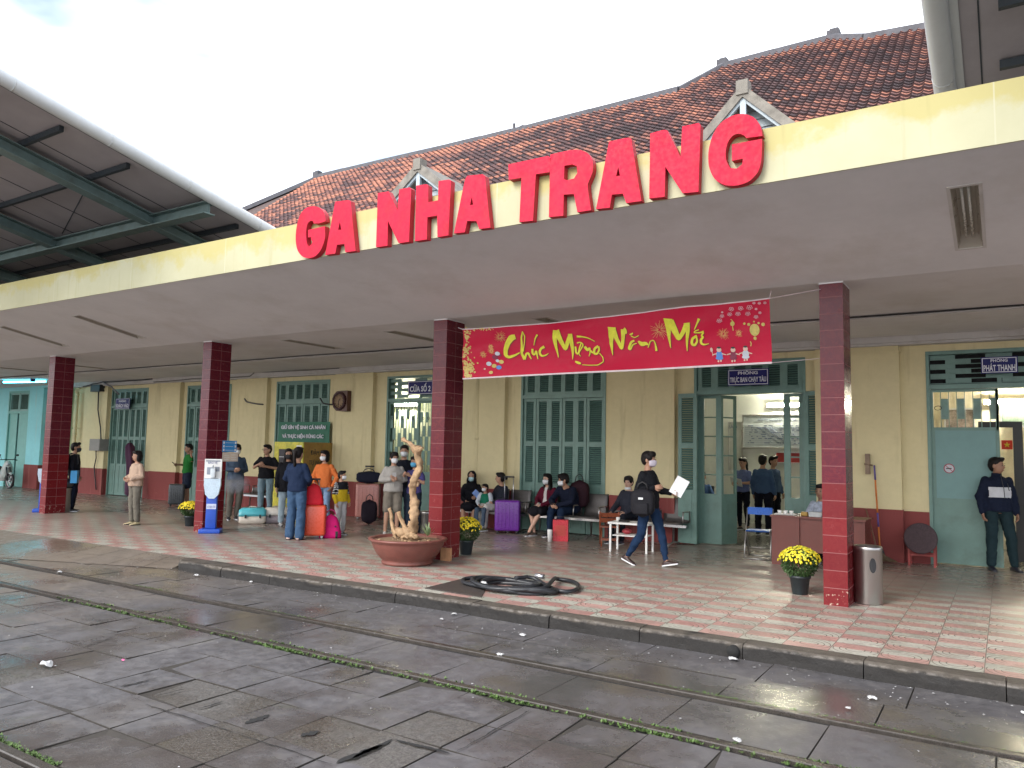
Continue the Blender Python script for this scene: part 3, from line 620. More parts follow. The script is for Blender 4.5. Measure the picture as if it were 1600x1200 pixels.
while y < 22.5:
    y2 = y+crs*cs; x = math.floor(hip_x(y+.1)/tw)*tw+(tw/2 if k % 2 else 0)*0
    while x < xmax:
        if ridge_y(x+tw/2) > y+.02 and x > hip_x(y):
            zz = RZ+RS*(y-RY); o_ = Vector((x, y, zz)); j = rt.gauss(0, .004); pts = []
            for t, dz in ((0, .046), (1.12, .004)):
                for u, h in ((0, .022), (.18, .052), (.36, .03), (.62, .006), (.85, .008), (1.02, .022)):
                    pts.append(o_+Vector((u*tw, 0, 0))+up*crs*t+nrm*(dz+h+j))
            for u, h in ((0, .022), (.18, .052), (.36, .03), (.62, .006), (.85, .008), (1.02, .022)): pts.append(o_+Vector((u*tw, 0, 0))+nrm*(h-.012))
            n1 = noise.noise(Vector((x*.35, y*.55, 0))); n2 = noise.noise(Vector((x*.75, k*.83, 5)))+.6*noise.noise(Vector((x*.5, y*.9, 9))); top = max(0, 1-(ridge_y(x)-y)/1.1)
            mb.t = min(1, max(0, .45+.10*n1+.40*n2+rt.gauss(0, .12)+.34*top+.05*(x > -3)+(.10 if x < -13 else 0)))
            mb.add(pts, [(i, i+1, 7+i, 6+i) for i in range(5)]); tt = mb.t; mb.t = 0; k0 = len(mb.v)-18; [(mb.f.append((k0+12+i, k0+13+i, k0+i+1, k0+i)), mb.mi.append(0), mb.sm.append(False), mb.tone.append(tt*.55)) for i in range(5)]
        x += tw
    y = y2; k += 1
o = bb(mb, 'roof_tiles', M['rooftile'], tone=True)
for e in ('roof',): pass
# roof body below the tiles (front, hip side, back)
mb = MB(); e0 = Vector((hip_x(RY), RY, RZ)); rr_ = [Vector((p_.x, p_.y, p_.z-.06)) for p_ in prof]
for a, b in zip(rr_, rr_[1:]): mb.add([(a.x, RY, RZ-.06), (b.x, RY, RZ-.06), b, a], [(0, 1, 2, 3)], False); mb.add([a, b, (b.x, 2*b.y-RY, RZ-.06), (a.x, 2*a.y-RY, RZ-.06)], [(0, 1, 2, 3)], False)
a = rr_[0]; mb.add([(e0.x, RY, RZ-.06), (a.x, RY, RZ-.06), a], [(0, 1, 2)], False); mb.add([(e0.x, RY, RZ-.06), a, (e0.x, 2*a.y-RY, RZ-.06)], [(0, 1, 2)], False); mb.add([(e0.x, 2*a.y-RY, RZ-.06), a, (a.x, 2*a.y-RY, RZ-.06)], [(0, 1, 2)], False)
roof = bb(mb, 'roof', simple('dark_roof_underlay', (.07, .045, .04), .9))
mb = MB()
def bar(a, b, w_, h_): 
    d_ = (b-a).normalized(); s_ = Vector((0, 0, 1)).cross(d_).normalized()*w_; u_ = Vector((0, 0, 1))*h_
    mb.loft([[p_-s_-u_*.4, p_-s_*.7+u_*.75, p_+u_, p_+s_*.7+u_*.75, p_+s_-u_*.4] for p_ in (a, b)], smooth=False)
for a, b in zip(prof, prof[1:]):
    n = max(1, int((b-a).length/1.2))
    for i in range(n): bar(a.lerp(b, i/n), a.lerp(b, (i+1)/n)+Vector((0, 0, rt.uniform(-.008, .008))), .13, .17)
bar(e0, prof[0], .12, .15)
bb(mb, 'ridge_cap', M['ridge'])
for (px, py, h_, w_) in ((497, 270, .20, .14), (1130, 97, .20, .15), (1303, 54, .24, .16)):
    mb = MB(); p_ = onroof(px, py+6); mb.box((p_.x-w_, p_.y-.15, p_.z-.1), (p_.x+w_, p_.y+.15, p_.z+h_*.75)); mb.box((p_.x-w_*.55, p_.y-.1, p_.z+h_*.75), (p_.x+w_*.75, p_.y+.1, p_.z+h_)); bb(mb, 'ridge_end_block', M['ridge'])
mb = MB(); p_ = onroof(803, 209); mb.box((p_.x-.03, p_.y-.03, p_.z), (p_.x+.03, p_.y+.03, p_.z+.33)); mb.tube([p_+Vector((-.05, 0, .12)), p_+Vector((.3, 0, .2)), p_+Vector((.6, 0, .12))], .02, 5); bb(mb, 'lightning_stub', M['ridge'])
def gablet(apx, apy, lx_, ly_, rx_, ry_, label):
    A = W(apx, apy, 14.0); Lq = W(lx_, ly_, 14.0); Rq = W(rx_, ry_, 14.0)
    g_ = empty('gablet', (A.x-BO.x, 14.0-BO.y, A.z)); g_.parent = B; g_['label'] = label
    sl = ((A.z-Lq.z)/(A.x-Lq.x)+(A.z-Rq.z)/(Rq.x-A.x))/2; hw = 1.5
    def pt(x, dz, y): return Vector((x, y, -abs(x)*sl+dz))
    c = MB()
    for s_ in (-1, 1):
        c.loft([[pt(s_*x, dz, y) for (x, y, dz) in ((0, -.02, 0), (hw, -.02, 0), (hw, 2.3, 0), (0, 2.3, 0))], [pt(s_*x, dz, y) for (x, y, dz) in ((0, -.02, -.24), (hw, -.02, -.24), (hw, 2.3, -.24), (0, 2.3, -.24))]], smooth=False)
    c.box((-.11, -.05, -.2), (.11, .2, .075)); c.box((hw-.1, -.05, -hw*sl-.24), (hw+.35, .2, -hw*sl+.02)); c.box((-hw-.2, -.05, -hw*sl-.24), (-hw+.1, .2, -hw*sl+.02))
    c.build('gablet_roof', M['concrete'], g_)
    f = MB()
    for s_ in (-1, 1):
        f.loft([[pt(0, -.24, .03), pt(s_*hw, -.24, .03), pt(s_*hw, -.31, .03), pt(0, -.31, .03)], [pt(0, -.24, .09), pt(s_*hw, -.24, .09), pt(s_*hw, -.31, .09), pt(0, -.31, .09)]], smooth=False)
    f.box((-.055, .02, -.62), (.055, .10, -.26)); f.build('rafter_trim', M['board'], g_)
    b = MB(); zb = -hw*sl-.3; nb = 9
    for i in range(nb):
        z0 = zb+(-.25-zb)*i/nb; z1 = zb+(-.25-zb)*(i+1)/nb; w0 = (-.25-z0)/sl; w1 = (-.25-z1)/sl
        b.add([(-w0, .30, z0), (w0, .30, z0), (w1, .33, z1-.006), (-w1, .33, z1-.006)], [(0, 1, 2, 3)], False)
    b.add([(-w0*9, .36, zb), (w0*9, .36, zb), (0, .36, -.25)], [(0, 1, 2)], False); b.build('gable_boards', M['board'], g_)
gablet(1160, 132, 1098, 222, 1268, 183, 'larger roof gablet behind the last letter'); gablet(653, 253, 612, 310, 722, 290, 'small roof gablet behind the middle letters')

# ================================================================ turquoise neighbour building at far left
T = empty('turquoise_building', (-33, 14.3, 0), label='turquoise painted building beyond the far left end of the platform', cat='building'); TO = T.location.copy()
def tb(mb, name, m, **k): o = mb.build(name, m, T, **k); o.location = o.location-TO; return o
x8, x41 = W(9, 690, 14.3).x, W(41, 690, 14.3).x
mb = MB(); mb.box((-46, 14.3, 0), (x8, 14.6, 6)); mb.box((x8, 14.3, 3.55), (x41, 14.6, 6)); mb.box((x41, 14.3, .85), (-29.2, 14.6, 6)); mb.box((-29.25, 14.22, 3.62), (-27.2, 14.5, 6)); tb(mb, 'wall', M['cyan'])
mb = MB(); mb.box((x41, 14.27, 0), (-29.2, 14.6, .85)); tb(mb, 'dado', M['dado'])
mb = MB(); mb.box((-31.5, 14.62, 0), (-27.1, 14.9, 3.72)); mb.box((-29.0, 14.45, 3.15), (-27.2, 14.8, 3.4)); tb(mb, 'recess_wall', M['olive'])
dd = empty('door', (x8+33, 0, 0)); dd.parent = T; wd = x41-x8
mb = MB(); mb.box((0, 0, 0), (.06, .1, 3.55)); mb.box((wd-.06, 0, 0), (wd, .1, 3.55)); mb.box((.06, 0, 3.48), (wd-.06, .1, 3.55)); mb.box((.06, 0, 2.72), (wd-.06, .1, 2.8)); mb.build('frame', M['tealcyan'], dd)
mb = MB(); mb.box((.07, .05, .02), (wd*.42, .09, 2.72)); mb.box((wd*.5, .05, .02), (wd-.07, .09, 2.72)); mb.build('door_leaf', M['tealcyan'], dd)
a, b = leaf(wd/2-.08, 2.8, 3.48, [(2.87, 3.42)], st=.06)
for i in range(2):
    c = MB(); c.add(a.v, a.f, False); c.cur = 1; c.add(b.v, b.f, False); c.build('transom_shutter', [M['teallt'], M['tealdk']], dd, loc=(.07+i*(wd/2-.06), .03, 0))
mb = MB(); mb.box((.06, .12, 0), (wd-.06, .13, 3.5)); mb.build('backing', M['dark'], dd)

# ================================================================ concrete platform canopy with tiled pillars
YF, ZF0, ZF1, YP, ZC = 7.10, 4.215, 4.73, 9.57, 3.75
K = empty('platform_canopy', (-14, 10.7, 3.75), label='long concrete platform canopy with pale yellow fascia on red tiled pillars', cat='canopy'); KO = K.location.copy()
def kb(mb, name, m, **k): o = mb.build(name, m, K, **k); o.location = o.location-KO; return o
CX0, CX1 = -46, 7
LAMPS = [(-.24, 7.72, 9.02), (-14.83, 7.76, 9.08), (-17.75, 7.76, 9.08), (-11.71, 10.14, 11.55), (-9.08, 10.18, 11.55), (-6.02, 10.18, 11.55), (-21.1, 10.5, 11.9), (-23.87, 10.45, 11.8)]
def soffit_z(y): return ZF0+(ZC-ZF0)*(y-YF)/(YP-YF) if y < YP else ZC
xsn = sorted({CX0, CX1} | {x_+s_*.11 for x_, _, _ in LAMPS for s_ in (-1, 1)}); 
ysn = sorted({YF, YP, 12.1} | {q for l in LAMPS for q in l[1:]})
mb = MB()
for xa_, xb_ in zip(xsn, xsn[1:]):
    for ya_, yb_ in zip(ysn, ysn[1:]):
        cx_, cy_ = (xa_+xb_)/2, (ya_+yb_)/2
        if any(abs(cx_-l[0]) < .11 and l[1] < cy_ < l[2] for l in LAMPS): continue
        mb.add([(xa_, ya_, soffit_z(ya_)), (xb_, ya_, soffit_z(ya_)), (xb_, yb_, soffit_z(yb_)), (xa_, yb_, soffit_z(yb_))], [(0, 1, 2, 3)], False)
mb.add([(CX0, 12.1, ZC), (CX1, 12.1, ZC), (CX1, 12.1, 3.70), (CX0, 12.1, 3.70)], [(0, 1, 2, 3)], False)
mb.add([(CX0, 12.1, 3.70), (CX1, 12.1, 3.70), (CX1, WY, 3.70), (CX0, WY, 3.70)], [(0, 1, 2, 3)], False)
kb(mb, 'soffit', M['ceil'])
mb = MB(); mb.box((CX0, YF+.15, 4.36), (CX1, WY, 4.5)); kb(mb, 'deck', M['concrete'])
mb = MB(); mb.box((CX0, YF, ZF0-.004), (CX1, YF+.15, ZF1)); kb(mb, 'fascia', M['fascia'])
mb = MB(); mb.box((CX0, 12.085, 3.70), (CX1, 12.1, 3.748)); kb(mb, 'ceiling_trim', M['cornice'])
mb = MB(); mb.tube([(x_, 12.07+.01*math.sin(x_*2), 3.735+.006*math.sin(x_*1.3)) for x_ in [CX0+i*.5 for i in range(int((CX1-CX0)/.5))]], .012, 5); kb(mb, 'cable', M['black'])
for px_, xx in ((0, -19.37), (1, -13.47), (2, -7.62), (3, -1.815), (4, 4.0), (5, -24.9), (6, -30.6)):
    p_ = MB(); p_.box((0, 0, 0), (.262, .47, 3.80)); o = p_.build('pillar', M['pillar'], K); o.location = Vector((xx, YP, 0))-KO
    c_ = MB(); c_.box((-.004, -.004, 3.735), (.266, .474, 3.76)); c_.build('pillar_cap', M['ceil'], o)
def lamp(x_, y0, y1):
    c = Vector((x_, (y0+y1)/2, soffit_z((y0+y1)/2))); t = math.atan2(soffit_z(y1)-soffit_z(y0), y1-y0)
    r = empty('ceiling_light', c, cat='light', group='recessed lamps in the canopy ceiling'); r.rotation_euler = (t, 0, 0); h = (y1-y0)/2/math.cos(t)
    m_ = MB(); w0, w1, dp = .109, .075, .10
    a = [(-w0, -h, 0), (w0, -h, 0), (w0, h, 0), (-w0, h, 0)]; b = [(-w1, -h+.12, dp), (w1, -h+.12, dp), (w1, h-.12, dp), (-w1, h-.12, dp)]
    m_.add(a+b, [(0, 1, 5, 4), (1, 2, 6, 5), (2, 3, 7, 6), (3, 0, 4, 7), (4, 5, 6, 7)], False); m_.build('reflector', M['lampwhite'], r)
    for s_ in (-.028, .028): u = MB(); u.tube([(s_, -h+.14, dp-.035), (s_, h-.14, dp-.035)], .013, 8); u.build('tube', M['tube'], r)
    f = MB()
    for (p, q) in ((( -w0-.03, -h-.03), (-w0, h+.03)), ((w0, -h-.03), (w0+.03, h+.03)), ((-w0, -h-.03), (w0, -h)), ((-w0, h), (w0, h+.03))): f.box((p[0], p[1], -.006), (q[0], q[1], .002))
    f.build('frame', M['cornice'], r); return r
lb = ['recessed two-tube lamp at the right edge of the canopy soffit', 'long thin recessed lamp above left, second from the left edge', 'recessed lamp in the soffit nearest the left edge', 'recessed lamp just left of the middle pillar', 'recessed lamp touching the middle pillar top at its left', 'recessed lamp hidden mostly by the red banner', 'recessed lamp right of the leftmost pillar top', 'recessed lamp left of the leftmost pillar']
for l, t in zip(LAMPS, lb): lamp(*l)['label'] = t

# ================================================================ raised letters
SG = empty('station_name_sign', (-6, YF-.07, 4.2), label='big red raised letters GA NHA TRANG fixed along the yellow fascia', cat='sign'); SO = SG.location.copy()
c5 = lambda x, y: (440+x/4.444, 280+y/4.444); c6 = lambda x, y: (780+x/3.6364, 160+y/3.6364)
YL = YF-.085
def arc(cx, cy, rx, ry, a0, a1, n, tilt=0): return [(cx+rx*math.cos(math.radians(a0+(a1-a0)*i/n)), cy-ry*math.sin(math.radians(a0+(a1-a0)*i/n))) for i in range(n+1)]
def soft(ps):
    out_ = []; n = len(ps)
    for i in range(n):
        a, b, c = Vector(ps[i-1]), Vector(ps[i]), Vector(ps[(i+1) % n]); u, v = b-a, c-b
        if u.length > 0 and v.length > 0 and u.angle(v) < .72: out_ += [tuple(b.lerp(a, .22)), tuple(b.lerp(c, .22))]
        else: out_.append(tuple(b))
    return out_
def letter(pts, cv, holes=()):
    pts = soft(soft(pts))
    f = lambda ps: [(lambda v: (v.x-SO.x, v.z-SO.z))(W(*cv(*p_), YL)) for p_ in ps]
    m_ = MB(); m_.poly(f(pts), YL-SO.y, YF-SO.y-.005, [f(h_) for h_ in holes]); m_.build('letter', [M['red'], M['rededge']], SG)
# first word
letter([(306, 292), (298, 236), (270, 200), (225, 184), (170, 196), (128, 240), (104, 320), (95, 415), (106, 490), (140, 538), (185, 551), (232, 538), (268, 500), (290, 452), (303, 400), (300, 326), (262, 334), (184, 352), (184, 404), (204, 402), (206, 425), (214, 430), (208, 452), (190, 468), (176, 452), (170, 400), (170, 350), (180, 305), (202, 288), (218, 292), (222, 308), (262, 306)], c5)
letter([(302, 526), (372, 156), (464, 143), (478, 150), (514, 498), (442, 507), (436, 448), (384, 456), (372, 516)], c5, [[(392, 352), (414, 350), (404, 296)]])
letter([(655, 472), (668, 96), (742, 84), (806, 215), (816, 70), (888, 56), (900, 66), (884, 434), (812, 444), (738, 290), (735, 462)], c5)
letter([(926, 430), (934, 44), (1006, 34), (1018, 42), (1018, 160), (1086, 146), (1090, 12), (1164, 2), (1176, 10), (1158, 390), (1082, 402), (1080, 252), (1012, 264), (1008, 418)], c5)
letter([(1196, 376), (1272, 0), (1290, -24), (1395, -35), (1412, -22), (1450, 336), (1372, 346), (1352, 290), (1288, 290), (1272, 368)], c5, [[(1308, 180), (1330, 176), (1320, 124)]])
letter([(52, 352), (278, 303), (292, 316), (286, 396), (208, 408), (192, 672), (114, 680), (126, 428), (54, 440)], c6)
letter([(282, 652), (290, 296), (400, 270), (460, 268), (505, 288), (533, 330), (533, 392), (512, 442), (500, 470), (522, 612), (444, 624), (424, 520), (366, 524), (364, 644)], c6, [[(370, 360), (415, 352), (440, 362), (444, 400), (425, 432), (385, 442), (368, 436)]])
letter([(550, 606), (624, 222), (735, 198), (750, 206), (808, 560), (722, 572), (702, 518), (640, 524), (628, 598)], c6, [[(664, 420), (686, 416), (676, 366)]])
letter([(852, 546), (858, 176), (936, 154), (956, 160), (1030, 310), (1040, 136), (1134, 116), (1144, 128), (1132, 508), (1042, 516), (944, 366), (940, 536)], c6)
letter([(1496, 190), (1484, 130), (1452, 86), (1400, 64), (1335, 68), (1262, 108), (1212, 180), (1186, 280), (1190, 370), (1222, 438), (1280, 472), (1350, 474), (1420, 452), (1470, 400), (1490, 340), (1494, 206), (1322, 238), (1322, 332), (1384, 320), (1380, 352), (1350, 376), (1312, 372), (1288, 332), (1286, 276), (1300, 220), (1330, 184), (1366, 176), (1396, 190), (1402, 202)], c6)

# ================================================================ steel track canopies above
def steel_z(y): return 5.97-.21*(y-10)
def canopy(x_edge, sgn, xs_r, purl, far, label, y0=1.5, y1=12.5, mainb=(8.67, 3.2)):
    r = empty('track_canopy', (x_edge, 10, 5.97), label=label, cat='canopy', group='steel canopies over the tracks'); O_ = r.location
    a, b = sorted((x_edge+sgn*.08, far)); P = lambda x, y, dz=0: Vector((x, y, steel_z(y)+dz))-O_
    m_ = MB(); m_.loft([[P(a, y0), P(b, y0), P(b, y1), P(a, y1)], [P(a, y0, .04), P(b, y0, .04), P(b, y1, .04), P(a, y1, .04)]], smooth=False)
    m_.cur = 1; x = a+.4
    while x < b: m_.loft([[P(x-.008, y0, -.008), P(x+.008, y0, -.008), P(x+.008, y1, -.008), P(x-.008, y1, -.008)], [P(x-.008, y0, -.001), P(x+.008, y0, -.001), P(x+.008, y1, -.001), P(x-.008, y1, -.001)]], smooth=False); x += 1.13
    m_.build('roof_sheet', [M['sheet'], M['purlin']], r)
    gx = x_edge+sgn*.115; m_ = MB(); m_.smooth = True; n = 10; rg = []
    yy = y0
    while yy <= y1+.01:
        rg.append([P(gx+.115*math.cos(t), yy, -.06+.115*math.sin(t)) for t in [2*PI*j/16 for j in range(16)]]); yy += (y1-y0)/8
    m_.loft(rg); 
    for q in (.2, .335, .47, .6, .74, .86):
        yj = y0+(y1-y0)*q; m_.loft([[P(gx+.118*math.cos(t), yj+d_, -.06+.118*math.sin(t)) for t in [2*PI*j/16 for j in range(16)]] for d_ in (-.012, .012)])
    m_.build('gutter', M['gutter'], r)
    m_ = MB(); e1, e2 = x_edge+sgn*.16, x_edge+sgn*.31
    e1, e2 = sorted((e1, e2)); m_.loft([[P(e1, y0, -.03), P(e2, y0, -.03), P(e2, y1, -.03), P(e1, y1, -.03)], [P(e1, y0, -.005), P(e2, y0, -.005), P(e2, y1, -.005), P(e1, y1, -.005)]], smooth=False); m_.build('edge_plate', M['gutter'], r)
    for xr in xs_r:
        m_ = MB(); hh = .30
        for (x0_, x1_, z0_, z1_) in ((xr-.13, xr+.13, -hh-.02, -hh), (xr-.13, xr+.13, -.12, -.10), (xr-.01, xr+.01, -hh, -.12)):
            m_.loft([[P(x0_, y0, z0_), P(x1_, y0, z0_), P(x1_, y0, z1_), P(x0_, y0, z1_)], [P(x0_, y1, z0_), P(x1_, y1, z0_), P(x1_, y1, z1_), P(x0_, y1, z1_)]], smooth=False)
        m_.build('rafter', M['steel'], r)
    for yb in mainb:
        m_ = MB(); q0, q1 = sorted((x_edge+sgn*.24, far)); hh = .30
        for (y0_, y1_, z0_, z1_) in ((-.12, .12, -hh-.02, -hh), (-.12, .12, -.12, -.10), (-.01, .01, -hh, -.12)):
            m_.box((q0-O_.x, yb+y0_-O_.y, steel_z(yb)-O_.z+z0_), (q1-O_.x, yb+y1_-O_.y, steel_z(yb)-O_.z+z1_))
        m_.build('cross_beam', M['steel'], r)
    for yb in purl:
        m_ = MB(); q0, q1 = sorted((x_edge+sgn*.65, far)); m_.box((q0-O_.x, yb-.035-O_.y, steel_z(yb)-O_.z-.10), (q1-O_.x, yb+.035-O_.y, steel_z(yb)-O_.z-.008)); m_.build('purlin', M['purlin'], r)
    for yb in mainb:
        for xr in xs_r[:2]: m_ = MB(); m_.tube([P(xr-.2, yb-1.2, -.06), P(xr-3.2 if sgn < 0 else xr+3.2, yb-.1, -.06)], .012, 5); m_.build('brace_rod', M['purlin'], r)
    for q_ in (xs_r[0], xs_r[-1]): m_ = MB(); m_.box((q_-O_.x-.1, 11.9-O_.y, 4.5-O_.z), (q_-O_.x+.1, 12.1-O_.y, steel_z(12)-O_.z-.4)); m_.build('post', M['steel'], r)
canopy(-12.0, -1, [-14.0, -17.6, -21.4, -25, -28.6, -32.2, -36], [2.7, 3.85, 5.05, 6.18, 7.32, 9.6, 10.8], -40, 'steel canopy with grey tube gutter and green beams at upper left')
canopy(-.58, 1, [3.2, 6.8], [2.7, 3.85, 5.05, 6.18, 7.32, 8.7, 9.65, 10.8], 12, 'steel canopy edge with pale gutter at upper right', mainb=(3.2,))

# ================================================================ PROPS
def at_px(px, py, z=0): p = G(px, py, z); return (p.x, p.y, z)
# ---- wall fittings
def pipe(x, y, z0, z1, m, label, r=.055, grp=None):
    p = empty('downpipe', (x, y, z0), label=label, cat='pipe', group=grp); a = MB(); a.tube([(0, 0, 0), (0, 0, z1-z0)], r, 12); a.build('pipe', m, p); a = MB()
    z = .6
    while z < z1-z0: a.lathe([(r+.008, z-.03), (r+.012, z), (r+.008, z+.03)], n=12); a.box((-r-.03, .0, z+.2), (r+.03, r+.03, z+.23)); z += 1.35
    a.build('collar', m, p)
pipe(-9.98, 14.20, 0, 3.3, M['wall'], 'yellow painted downpipe just right of the middle pillar'); pipe(-2.25, 14.18, .1, 3.3, M['wall'], 'yellow painted downpipe beside the rightmost pillar')
pipe(-26.95, 14.12, 0, 3.5, simple('pale_green_pipe', (.34, .50, .36)), 'pale green downpipe at the left corner of the building'); pipe(-26.6, 14.12, 0, 3.4, M['wall'], 'yellow downpipe next to the pale green one')
def box_on_wall(name, px0, py0, px1, py1, Y, d, m, label, cat, r=0):
    a, b = W(px0, py1, Y), W(px1, py0, Y); mb = MB(); mb.box((a.x, Y, a.z), (b.x, Y+d, b.z)); mb.box((a.x+.02, Y-.006, a.z+.02), (b.x-.02, Y, b.z-.02)); c = ((a.x+b.x)/2, Y, (a.z+b.z)/2)
    return mb.build(name, m, origin=c, label=label, cat=cat)
box_on_wall('electric_box', 139, 686, 156, 704, 13.98, .3, simple('grey_box', (.25, .24, .22)), 'grey electric box on the yellow wall at left', 'electric box')
box_on_wall('junction_box', 141, 601, 156, 612, 14.0, .28, M['black'], 'black cable junction box up under the canopy at left', 'junction box')
def cable(pts, Y, r, label, m=None):
    P3 = [W(x, y, Y) for x, y in pts]; c = P3[0]; a = MB(); q = []
    for i in range(len(P3)-1):
        for t in (0, .33, .66): p = P3[i].lerp(P3[i+1], t)-c; q.append(p+Vector((0, 0, -.012*math.sin(t*PI))))
    q.append(P3[-1]-c); a.tube(q, r, 5); o = a.build('cable', m or M['black'], loc=c, label=label, cat='cable'); return o
cable([(154, 611), (153, 640), (157, 668), (158, 690)], 14.1, .022, 'black cable dropping from the junction box to the grey box'); cable([(150, 704), (150, 716), (147, 730), (150, 765)], 14.1, .018, 'thin black cable from the grey box to the floor')
cable([(130, 604), (145, 600), (160, 597), (200, 595), (238, 592)], 14.03, .022, 'thick black cable along the wall top at left'); cable([(162, 598), (174, 604), (186, 616)], 14.0, .026, 'grey cable slanting down to the blue sign at left', simple('grey_cable', (.18, .18, .2)))
cable([(240, 597), (300, 592), (390, 588), (398, 581), (440, 580), (530, 575)], 14.02, .014, 'cable running along the cornice left of the clock', simple('dull_cable', (.12, .11, .1)))
cable([(382, 623), (386, 628), (411, 632)], 14.14, .022, 'cable stub fixed to the wall left of the notice banner', simple('dull_cable', (.12, .11, .1)))
cable([(500, 622), (505, 630), (520, 632)], 14.16, .02, 'black cable across the shutter beside the clock')
# ---- blue enamel signs
def sign(px0, py0, px1, py1, Y, lines, label):
    a, b = W(px0, py1, Y), W(px1, py0, Y); cz = (a.z+b.z)/2; cx = (a.x+b.x)/2; w_, h_ = b.x-a.x, b.z-a.z
    r = empty('door_sign', (cx, Y, cz), label=label, cat='sign'); m_ = MB(); m_.box((-w_/2, 0, -h_/2), (w_/2, .02, h_/2)); m_.build('sign_plate', M['blue'], r)
    m_ = MB(); e = .012; q = .015
    for (x0, z0, x1, z1) in ((-w_/2+q, h_/2-q-e, w_/2-q, h_/2-q), (-w_/2+q, -h_/2+q, w_/2-q, -h_/2+q+e), (-w_/2+q, -h_/2+q+e, -w_/2+q+e, h_/2-q-e), (w_/2-q-e, -h_/2+q+e, w_/2-q, h_/2-q-e)): m_.box((x0, -.003, z0), (x1, 0, z1))
    m_.build('border', M['signwhite'], r)
    for (tx, fw, fh, zz) in lines: text_mesh(tx, .2, (0, -.004, zz*h_), M['signwhite'], r, bold=.004, fit=(fw*w_, fh*h_))
    return r
sign(637, 594, 677, 617, 14.18, [('CỬA SỐ 2', .82, .62, .02)], 'blue sign reading CỬA SỐ 2 above the grille door')
sign(1137, 575, 1201, 603, 14.16, [('PHÒNG', .48, .24, .28), ('TRỰC BAN CHẠY TÀU', .88, .46, -.15)], 'blue sign reading PHÒNG TRỰC BAN CHẠY TÀU above the office door')
sign(1533, 556, 1590, 584, 14.16, [('PHÒNG', .46, .22, .29), ('PHÁT THANH', .86, .46, -.13)], 'blue sign reading PHÒNG PHÁT THANH above the steel door')
sign(180, 622, 203, 639, 14.16, [('PHÒNG', .5, .22, .24), ('KHÁCH VÀO', .84, .42, -.16)], 'small blue door sign above the leftmost yellow wall door')
# ---- green notice banner
a, b = W(434, 700, 14.12), W(516, 659, 14.12); r = empty('notice_banner', ((a.x+b.x)/2, 14.12, b.z), label='green banner with white hygiene notice text on the shutters', cat='banner'); wb, hb = b.x-a.x, b.z-a.z
mb = MB(); n = 16; mb.smooth = True
rows = [[Vector((-wb/2+wb*i/n, .012*math.sin(i*1.3+j), -hb*j/6)) for i in range(n+1)] for j in range(7)]; mb.loft(rows, False, closed=False); mb.build('cloth', simple('green_banner_cloth', (.015, .13, .075), .55), r)
for i, t in enumerate(('GIỮ GÌN VỆ SINH CÁ NHÂN', 'VÀ THỰC HIỆN ĐÚNG CÁC', 'KHUYẾN CÁO Y TẾ ĐỂ BẢO VỆ')): text_mesh(t, .205, (0, -.03, -.14-.235*i), M['signwhite'], r, bold=.006, fit=(wb*(.86, .80, .90)[i], .15))
# ---- wall clock
c = W(536, 627, 14.15); r = empty('wall_clock', c, label='old round clock in a dark wooden case on the yellow wall', cat='clock'); cw = simple('clock_wood', (.085, .032, .020), .4)
m_ = MB(); pts = [(.26*x_, .26*z_) for x_, z_ in ((1, 1), (1, -1), (.2, -1), (-.45, -.95), (-.85, -.6), (-1, 0), (-.85, .6), (-.45, .95), (.2, 1))]; m_.poly(pts, -.12, .1); m_.build('case', [cw, cw], r)
m_ = MB()
for k in range(24):
    t0, t1 = 2*PI*k/24, 2*PI*(k+1)/24; m_.loft([[(R_*math.cos(t), y_, R_*math.sin(t)) for R_, y_ in ((.235, -.12), (.215, -.17), (.175, -.165), (.17, -.13))] for t in (t0, t1)], True, closed=True)
m_.build('rim', simple('clock_rim', (.05, .015, .018), .3), r)
m_ = MB(); m_.lathe([(0, 0), (.172, 0), (.172, .01), (0, .01)], n=24); o = m_.build('dial', simple('clock_dial', (.26, .17, .10), .5), r); o.rotation_euler = (PI/2, 0, 0); o.location = (0, -.135, 0)
m_ = MB()
for k in range(12):
    t = 2*PI*k/12; cx_, cz_ = math.sin(t)*.14, math.cos(t)*.14; m_.box((cx_-.007, -.152, cz_-.012), (cx_+.007, -.146, cz_+.012))
m_.build('hour_marks', M['black'], r)
m_ = MB(); m_.tube([(0, -.155, 0), (.0, -.155, -.11)], .006, 5); m_.tube([(0, -.157, 0), (.05, -.157, .055)], .008, 5); m_.build('hands', M['black'], r)

# ---- red Tet banner, gently waved cloth
BY = 9.53; bTL, bTR, bBR, bBL = W(724, 515, BY), W(1203, 467, BY), W(1207, 567, BY), W(724, 592, BY)
def bsurf(u, v):                                  # u 0..1 left to right, v 0..1 top to bottom
    t = bTL.lerp(bTR, u); q = bBL.lerp(bBR, u); p = t.lerp(q, v); sag = -.035*math.sin(PI*min(1, u*1.3))*(1-v)
    fold = .014*math.sin(23*u+6*v)*(1-v)+.012*math.sin(9*v+7*u)+.006*math.sin(61*u+3*v)*(1-v)+.03*math.exp(-((u-.83)*9+(v-.1)*2)**2)
    return Vector((p.x, BY-.02+fold, p.z+sag))
def buv(p): u = (p.x-bTL.x)/(bTR.x-bTL.x); t = bTL.lerp(bTR, u); q = bBL.lerp(bBR, u); v = (t.z-p.z)/(t.z-q.z); return u, v
r = empty('new_year_banner', bTL.lerp(bTR, .5), label='long red New Year banner with yellow brush lettering hung between two pillars', cat='banner'); RO = r.location.copy()
def rb(mb, name, m): o = mb.build(name, m, r); o.location = -RO; return o
mb = MB(); mb.loft([[bsurf(i/60, j/10) for i in range(61)] for j in range(11)], False, closed=False); rb(mb, 'cloth', mat('red_vinyl', (.47, .004, .036), .5, .05, 3, .05, spec=.22))
mb = MB()
